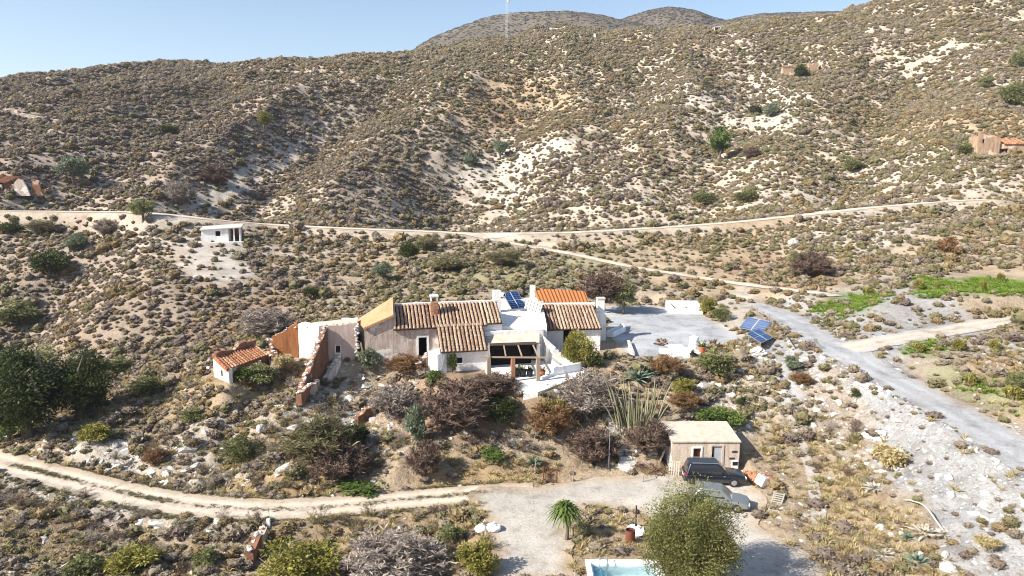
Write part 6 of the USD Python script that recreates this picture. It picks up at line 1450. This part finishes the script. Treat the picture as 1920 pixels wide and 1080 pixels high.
    ('bush:leaf_green', 1375, 802, 52, 32, 'bright green hedge bush behind the shed roof, right half', B, 'green_bush'),
    ('bush:leaf_yellow', 1328, 592, 30, 34, 'yellow shrub beside the cistern', B, 'yellow_bush'),
    ('bush:leaf_olive', 1352, 602, 36, 28, 'olive shrub between the cistern and the solar panels', B, 'olive_bush'),
    ('twig:leaf_rust', 1502, 722, 34, 24, 'rust-orange tuft bush on the grey gravel bank', B, 'dry_bush'),
    ('bush:leaf_sage', 1485, 694, 36, 26, 'grey tuft bush above the rust-orange one on the bank', B, 'grey_bush'),
    ('small:leaf_dark', 1392, 760, 22, 16, 'little dark plant on the pale bank above the shed', B, 'dark_bush'),
    ('small:leaf_dark', 1603, 745, 18, 14, 'little dark plant alone on the grey gravel', B, 'dark_bush'),
    ('bush:straw', 1665, 880, 60, 46, 'yellow-brown grass bush on the right bank', B, 'straw_bush'),
    ('bush:straw', 1850, 1030, 44, 26, 'isolated straw clump on the lower right gravel', B, 'straw_bush'),
    ('bush:leaf_olive', 1905, 730, 36, 34, 'dark olive shrub at the right edge of the terraces', B, 'olive_bush'),
    ('rosette:agave', 1720, 1056, 50, 46, 'green agave rosette at the lower right', 'agave', 'agave'),
    ('rosette:agave', 1702, 1010, 30, 28, 'smaller agave higher up the bank at the lower right', 'agave', 'agave'),
    ('rosette:dead_straw', 1770, 1002, 40, 26, 'withered pale agave beside the fallen stalk', 'agave', 'agave'),
    ('rosette:dead_straw', 1735, 1000, 60, 36, 'large dried white agave between the two green ones', 'agave', 'agave'),
    ('rosette:dead_straw', 1655, 1040, 60, 30, 'flattened dead agave left of the green rosettes', 'agave', 'agave'),
    ('rosette:dead_straw', 1640, 915, 50, 26, 'bleached dead agave higher on the right bank', 'agave', 'agave'),
    ('rosette:dead_straw', 105, 1070, 80, 40, 'grey fibrous agave at the lower left', 'agave', 'agave'),
    ('rosette:agave', 1196, 712, 62, 54, 'blue-green yucca-like rosette beside the forecourt', 'agave', 'agave'),
    ('rosette:agave', 1216, 700, 44, 40, 'second blue-green rosette just behind the first', 'agave', 'agave'),
    ('rosette:agave', 1000, 870, 34, 30, 'pale green rosette on the slope above the gate', 'agave', 'agave'),
    ('small:leaf_green', 915, 862, 60, 20, 'patch of green weeds on the slope above the road', 'plants', 'low_plants'),
):
    plant(*row)
# saplings on the terraced fields
SAPL = ['young tree at the left end of the upper green field', 'second young tree from the left on the upper green field', 'tall thin young tree in the middle of the upper green field', 'young tree at the back right of the upper green field', 'young tree at the tip of the green strip by the gravel mound',
        'leftmost young tree on the middle terrace', 'middle young tree on the middle terrace', 'rightmost young tree on the middle terrace', 'tall young tree on the lowest terrace', 'bushy young tree at the right of the lowest terrace']
for i, (u, v, w, h) in enumerate(((1723, 545, 18, 24), (1756, 545, 12, 20), (1842, 548, 14, 26), (1875, 528, 12, 20), (1628, 556, 18, 22), (1722, 662, 22, 24), (1797, 658, 22, 26), (1864, 660, 18, 26), (1820, 728, 18, 34), (1900, 752, 30, 34))):
    plant('small:leaf_yellow', u, v, w, h, SAPL[i], 'sapling', 'sapling', 'saplings on the terraced fields')
# the olive tree in front
OT = thing('olive_tree', 'big bushy olive tree in the foreground beside the pool', 'olive tree', (10.5, 39.4, -0.05), 30, None, (6.7, 6.4, 6.5))
g5 = np.random.default_rng(91)
obj('trunk', trunk_mesh(0.25, 0.04, 0.03, 5), 'bark', OT); obj('branch', limbs(92, 0.18, 18, 0.33, 0.013, 0.74), 'bark', OT)
obj('crown', leaf_cloud(97, 120000, 0.018, 84, base=0.02, gap=0.36), 'leaf_foreground', OT)
# the palm-like dracaena
pd = on(1062, 1014)
DP = thing('dragon_palm', 'slender palm with a drooping green crown at the yard edge', 'palm', pd, 0)
obj('trunk', MB().tube([(0, 0, -0.1), (0.06, 0, 0.6), (0.02, 0, 1.3), (-0.08, 0, 2.0), (-0.12, 0, 2.2)], [0.16, 0.12, 0.10, 0.11, 0.09], 8), 'bark', DP)
for k in range(4):
    o = np.array([-0.12, 0, 2.05]) + [(0.28, 0.05, 0.1), (-0.25, 0.1, 0.12), (0.02, -0.25, 0.05), (0, 0.1, 0.35)][k]
    v, f, t_ = blades(200 + k, 70, 1.35, 0.06, -0.15, 0.7).arrays()
    obj('leaf_head', MB().add(v + o, f, t_), 'leaf_green', DP)
# columnar cacti
pc = on(1195, 806); gc = np.random.default_rng(14)
CC = thing('cactus_clump', 'tall clump of grey-green columnar cacti below the forecourt', 'cactus', pc, 0)
for k in range(46):
    a = gc.random() * 6.28; r = gc.random() ** 0.5 * 1.3; o = np.array([math.cos(a) * r * 1.35, math.sin(a) * r * 0.9, -0.3]); h = 2.2 + 2.6 * gc.random()
    lean = np.array([math.cos(a), math.sin(a), 0]) * (0.35 + 0.7 * r) * (0.2 + 1.3 * gc.random())
    P = np.array([o, o + lean * 0.3 + [0, 0, h * 0.4], o + lean * 0.65 + [0, 0, h * 0.75], o + lean + [0, 0, h]])
    obj('column', MB().tube(P, [0.045, 0.055, 0.05, 0.03], 7, 0.2 + 0.7 * gc.random()), 'cactus', CC)
# the fallen agave stalk and white stones on the lower right bank
pa_, pb_ = on(1697, 942), on(1768, 1000)
ms = [pa_ * (1 - s) + pb_ * s for s in np.linspace(0, 1, 9)]; ms = [np.array([p[0], p[1], float(gh(p[0], p[1])[0]) + 0.18 + 0.45 * math.sin(math.pi * s)]) for p, s in zip(ms, np.linspace(0, 1, 9))]
tag(obj('agave_stalk', MB().tube(ms, np.linspace(0.04, 0.06, 9), 7, 0.8), 'dead_straw'), 'long pale fallen flower stalk arching over the dead agaves', 'stalk')
gr = np.random.default_rng(17)
for u, v, s, lb in ((1776, 1066, 1.0, 'big white boulder at the lower right corner'), (1772, 1040, 0.55, 'pale boulder resting behind the big white one'), (1652, 990, 0.7, 'rounded cream stone on the right bank, left of three'), (1672, 1004, 0.45, 'cream stone on the right bank, middle of three'), (1680, 880, 0.7, 'white rock with a dark side beside the straw bush'), (1372, 742, 0.8, 'white boulder on the pale bank by the round shrub'),
                    (1346, 735, 0.7, 'pale boulder uphill of the shed among rubble'), (1360, 770, 0.6, 'white stone beside the cable on the bank'), (490, 805, 1.1, 'big flat white slab of rock on the rubble slope'), (1470, 735, 0.6, 'white rock beside the rust-orange tuft'), (370, 522, 1.4, 'white boulder on the hillside below the white hut'), (1487, 455, 2.4, 'white rock outcrop with a dark cleft on the right slope'), (1180, 760, 1.0, 'pale curved rock behind the cactus clump'), (700, 905, 0.5, 'pale stone at the roadside by the green weeds')):
    p = on(u, v); t = thing('boulder', lb, 'boulder', p, gr.random() * 360)
    m = trimesh.creation.icosphere(subdivisions=2, radius=0.5); vv = np.array(m.vertices); vv *= (0.65 + 0.7 * meshkit.fbm(vv * 3 + u, 3, int(u)))[:, None]; vv *= [s, s * 0.75, s * 0.7]
    obj('rock', MB().add(vv, m.faces, 0.7), 'stone', t)
bk = on(1768, 1050)
# larger shrubs that can be told apart by what they stand beside
gq = np.random.default_rng(23)
x, y = sample(72, 150, 3.2, 31)
ok = free(x, y); x, y = x[ok], y[ok]; z = gh(x, y); u, v = pix(x, y, z)
m = (u > 5) & (u < 1915) & (inpatch(u, v, BARE, 0 * u) < 0.3) & (np.hypot(x, y) > 74)
x, y, z, u, v = (q[m] for q in (x, y, z, u, v)); taken = np.zeros(len(x), bool)
MARKS = [(405, 440, 'the white hut'), (430, 680, 'the outhouse'), (545, 620, 'the orange ruin wall'), (815, 545, 'the brick chimney'), (764, 472, 'the round dark valley bush'), (1050, 545, 'the orange roof'), (1165, 545, 'the forecourt tree'),
         (1280, 575, 'the cistern'), (1420, 600, 'the rail fence'), (268, 396, 'the olive tree on the track'), (870, 436, 'the fork of the tracks'), (400, 412, 'the track bend'), (80, 425, 'the olive-yellow gully bush'), (1515, 500, 'the reddish bare thicket'), (1700, 385, 'the right end of the valley track'), (1778, 465, 'the yellow-brown slope bush'), (150, 700, 'the yellowish bush by the dark trees'), (1740, 520, 'the upper green field'), (700, 560, 'the beige mono-pitch roof')]
KD = ('tussock:scrub_grey', 'tussock:scrub_olive', 'tussock:scrub_ochre', 'tussock:scrub_purple')
ADJ = ('grey-tan', 'olive', 'ochre', 'dull brown')
for mi, (mu, mv, what) in enumerate(MARKS):
    for ri, (rel, du, dv) in enumerate((('left of', -1, 0), ('right of', 1, 0), ('uphill of', 0, -1), ('downhill of', 0, 1))):
        for c in ((mi + ri) % 4, (mi + ri + 2) % 4):
            a, b = u - mu, v - mv
            along = a * du + b * dv * 1.6; side = abs(a * dv) + abs(b * du * 1.6)
            q = np.where((along > 30) & (side < along * 0.6) & (along < 190) & ~taken, along + side + 60 * gq.random(len(u)), 1e9)
            i = int(q.argmin())
            if q[i] > 1e8:
                continue
            taken |= np.hypot(x - x[i], y - y[i]) < 2.0
            s = gq.uniform(1.25, 2.0); kd = KD[c]; pos = (x[i], y[i], z[i] - 0.05); sz = (s, s, s * gq.uniform(0.75, 1.0))
            lb = f'large {ADJ[c]} tussock bush just {rel} {what}'
            if kd not in PROTO:
                t = thing('hillside_shrub', lb, 'shrub', pos, 0, 'large tussock shrubs on the hillside', sz); build_plant(kd, t); PROTO[kd] = t
            else:
                copy_of(PROTO[kd], 'hillside_shrub', lb, 'shrub', pos, gq.random() * 360, 'large tussock shrubs on the hillside', sz)

# ---------------------------------------------------------------- near ground cover
g6 = np.random.default_rng(66)
x, y = sample(36, 92, 0.55, 5, -0.68, 0.68)
ok = free(x, y); x, y = x[ok], y[ok]; z = gh(x, y); u, v = pix(x, y, z)
n1, n2 = N3(x, y, 7.0, 71, 3), N3(x, y, 1.6, 72, 2)
STRAWZ = [(530, 905, 130, 30, 0, 1), (960, 880, 190, 36, -3, 1), (840, 870, 90, 50, 0, 0.8), (1590, 900, 70, 160, -12, 1), (250, 760, 200, 70, -12, 0.8), (60, 990, 110, 40, 0, 0.8), (1120, 1000, 80, 60, 0, 0.9), (480, 720, 120, 40, -15, 0.9), (1640, 1000, 120, 90, 0, 0.8), (1440, 800, 40, 110, -20, 0.8), (880, 980, 60, 70, 0, 0.7), (700, 990, 180, 40, 0, 0.5), (600, 840, 250, 60, 0, 0.5), (1880, 720, 100, 60, 15, 0.5)]
w = np.clip(inpatch(u, v, STRAWZ, 2 * n1) * 1.1 + 0.14 + 0.5 * n1, 0, 1) * (1 - 0.93 * inpatch(u, v, BARE, 2 * n1))
m = g6.random(len(x)) < w
scatter('dry_grass', 'dry straw-coloured grass tufts over the near slopes', [tuft_shape(s, 46, 1.1, 0.03) for s in range(5)], 'straw', np.stack([x, y, z], 1)[m], g6.uniform(0.32, 0.78, m.sum()), (0.6, 1.0), 0.05)
print('straw', m.sum())
RUB = inpatch(u, v, [(640, 760, 120, 70, 0, 1), (600, 720, 70, 40, 0, 1), (420, 840, 130, 70, 5, 0.7), (200, 850, 190, 50, 12, 0.8), (1370, 750, 60, 80, 0, 0.9), (730, 730, 80, 40, 0, 0.9), (1070, 720, 50, 25, 0, 0.8)], 2 * n1)
w2 = (1 - 0.55 * RUB) * np.clip(0.17 + 0.9 * n1 + 0.35 * (u < 560) * (v > 720), 0.10, 0.9) * (1 - 0.8 * inpatch(u, v, BARE, 2 * n1)) * 1.0
for i, (nm, mt, lb) in enumerate((('grey_tufts', 'scrub_grey', 'low grey twiggy tufts on the near slopes'), ('brown_tufts', 'scrub_purple', 'low brown twiggy tufts on the near slopes'), ('ochre_tufts', 'scrub_ochre', 'low ochre tufts on the near slopes'), ('olive_tufts', 'scrub_olive', 'low olive tufts on the near slopes'))):
    m = (g6.random(len(x)) < w2 * (0.6, 0.55, 0.5, 0.4)[i])
    scatter(nm, lb, [bush_shape(s + 40, 110, 0.26, 1) for s in range(4)], mt, np.stack([x, y, z], 1)[m], np.clip(g6.lognormal(-0.75, 0.45, m.sum()), 0.2, 1.3), (0.55, 1.0), 0.05)
    print(nm, m.sum())
# small weeds on the bare gravel
m = g6.random(len(x)) < 0.06 * inpatch(u, v, BARE, 2 * n1)
scatter('gravel_weeds', 'small dark weeds dotting the bare gravel banks', [tuft_shape(s + 9, 22, 1.2, 0.05) for s in range(4)], 'scrub_olive', np.stack([x, y, z], 1)[m], g6.uniform(0.2, 0.5, m.sum()), (0.6, 1.0), 0.05)
# tangled brush and outcropping rock on the slopes
def brush_shape(seed):
    st, tw = twig_cloud(seed, 34, 16, r=0.008)
    a, b = st.arrays(), tw.arrays()
    return MB().add(*a).add(*b)
BRZ = [(850, 800, 300, 90, 0, 1), (620, 860, 160, 60, 0, 1), (1140, 840, 110, 60, 0, 0.9), (330, 870, 130, 40, 5, 0.5), (650, 1020, 260, 50, 0, 0.8), (200, 1000, 220, 60, 8, 0.8), (680, 700, 120, 30, 0, 0.6), (1180, 760, 60, 60, 0, 0.8), (1560, 860, 60, 160, -12, 0.3)]
for i, (nm, mt, lb) in enumerate((('brown_brush', 'twigs_brown', 'tangled brown dry brush over the slopes below the house'), ('grey_brush', 'twigs_grey', 'tangled grey dry brush over the slopes below the house'), ('olive_brush', 'scrub_olive', 'tangled olive brush over the slopes below the house'))):
    m = g6.random(len(x)) < 0.11 * inpatch(u, v, BRZ, 2 * n1)
    scatter(nm, lb, [brush_shape(300 + 10 * i + k) for k in range(3)], mt, np.stack([x, y, z], 1)[m], np.clip(g6.lognormal(-0.15, 0.35, m.sum()), 0.4, 1.8), (0.5, 0.9), 0.03)
    print(nm, m.sum())
ROCKZ = [(640, 770, 130, 70, 0, 1), (430, 850, 150, 50, 5, 0.9), (200, 850, 180, 40, 12, 0.9), (1370, 750, 60, 70, 0, 0.9), (760, 740, 90, 40, 0, 0.9), (1060, 730, 60, 30, 0, 0.9), (1600, 780, 90, 90, -42, 0.5), (320, 990, 220, 40, 8, 0.6), (900, 830, 160, 40, 0, 0.5)]
m = g6.random(len(x)) < 0.13 * inpatch(u, v, ROCKZ, 2 * n1)
scatter('rubble_rocks', 'grey rocks outcropping from the steep bank below the house', [stone_shape(s + 50) for s in range(10)], 'stone', np.stack([x, y, z], 1)[m], np.clip(g6.lognormal(-0.25, 0.45, m.sum()), 0.35, 2.0), (0.7, 1.2), 0.08)
print('rocks', m.sum())
# stones
x, y = sample(36, 84, 0.33, 6, -0.68, 0.68)
ok = free(x, y); x, y = x[ok], y[ok]; z = gh(x, y); u, v = pix(x, y, z)
n1 = N3(x, y, 5.0, 81, 3)
RUBZ = [(640, 760, 120, 70, 0, 1), (600, 720, 70, 40, 0, 1), (420, 840, 130, 70, 5, 0.7), (200, 850, 190, 50, 12, 0.8), (1370, 750, 60, 80, 0, 0.9), (1360, 640, 60, 30, 20, 0.7), (1560, 700, 90, 130, -42, 0.8), (1730, 830, 110, 170, -42, 0.8), (1860, 950, 110, 170, -35, 0.8), (730, 730, 80, 40, 0, 0.9), (300, 1000, 200, 40, 8, 0.5), (1690, 590, 120, 55, 0, 0.6), (1070, 720, 50, 25, 0, 0.8), (690, 820, 120, 60, 0, 0.8), (100, 930, 120, 25, 14, 0.6)]
m = g6.random(len(x)) < np.clip(0.14 + 0.8 * inpatch(u, v, RUBZ, 2 * n1) + 0.2 * n1, 0, 1)
scatter('rubble_stones', 'pale loose stones and rubble over the near banks', [stone_shape(s) for s in range(10)], 'stone', np.stack([x, y, z], 1)[m], np.clip(g6.lognormal(-1.35, 0.6, m.sum()), 0.08, 1.1), (0.7, 1.2), 0.1)
print('stones', m.sum())
# green ground cover in the fields, grass between the wheel ruts
x, y = sample(50, 118, 0.42, 8, 0.2, 0.66); z = gh(x, y); u, v = pix(x, y, z); n1 = N3(x, y, 4.0, 84, 3)
m = g6.random(len(x)) < inpatch(u, v, [(1590, 570, 55, 16, -10, 0.9), (1840, 536, 130, 18, 0, 1), (1850, 735, 80, 18, 20, 0.8), (1735, 655, 40, 11, 0, 0.9), (1900, 745, 60, 25, 20, 0.8), (1570, 595, 20, 22, 0, 0.6)], 2.5 * n1)
m &= free(x, y)
scatter('field_grass', 'bright green grass and crops on the terraced fields', [tuft_shape(s + 20, 40, 1.1, 0.05) for s in range(4)], 'green_grass', np.stack([x, y, z], 1)[m], g6.uniform(0.3, 0.7, m.sum()), (0.6, 1.0), 0.03)
ln = LR_[(LR_[:, 0] > -42) & (LR_[:, 0] < -1)]
s_ = g6.random(5200) * (len(ln) - 1); i_ = s_.astype(int); p = ln[i_] * (1 - (s_ - i_))[:, None] + ln[np.minimum(i_ + 1, len(ln) - 1)] * (s_ - i_)[:, None]
side = g6.integers(0, 3, len(p)); off = np.where(side == 0, g6.normal(0, 0.17, len(p)), np.where(side == 1, 1.75 + abs(g6.normal(0, 0.25, len(p))), -1.75 - abs(g6.normal(0, 0.3, len(p)))))
p[:, 1] += off * 0.95; p[:, 0] += off * 0.2
kk = g6.random(len(p)) < np.clip(0.55 + 1.6 * N3(p[:, 0], p[:, 1], 3.0, 87, 2), 0.1, 1)
p = p[kk]; p[:, 2] = gh(p[:, 0], p[:, 1])
scatter('verge_grass', 'short dull grass along and between the wheel ruts of the dirt road', [tuft_shape(s + 30, 26, 1.2, 0.05) for s in range(4)], 'scrub_olive', p, g6.uniform(0.12, 0.3, len(p)), (0.6, 1.0), 0.02)
# scrub specks on the distant hills
sp = []
for V in FAR:
    q = V[:, 5:38].reshape(-1, 3); i = g6.integers(0, len(q) - 1, 4200); t_ = g6.random((4200, 1)); sp.append(q[i] * (1 - t_) + q[np.minimum(i + 1, len(q) - 1)] * t_)
sp = np.vstack(sp)
scatter('distant_scrub', 'grey scrub covering the distant rounded hills', bushes[:3], 'scrub_far', sp, g6.uniform(1.4, 3.2, len(sp)), (0.4, 0.7), 0.2)

# ---------------------------------------------------------------- the air
hz = trimesh.creation.box((6400, 6400, 420.0)); hz.apply_translation((0, 0, float(gz.min()) - 1.5 + 210.0))
M['haze'] = usdkit.material(stage, '/World/Looks/haze', {'v': ('principled_volume', {'color': (0.80, 0.88, 1.0), 'density': 0.0001, 'anisotropy': 0.2})}, [], volume='v.volume')
tag(usdkit.mesh(stage, '/World/haze', hz, M['haze']).GetPrim(), 'thin blue haze over the far hills', kind='stuff')
print('ground', gz.min(), gz.max())
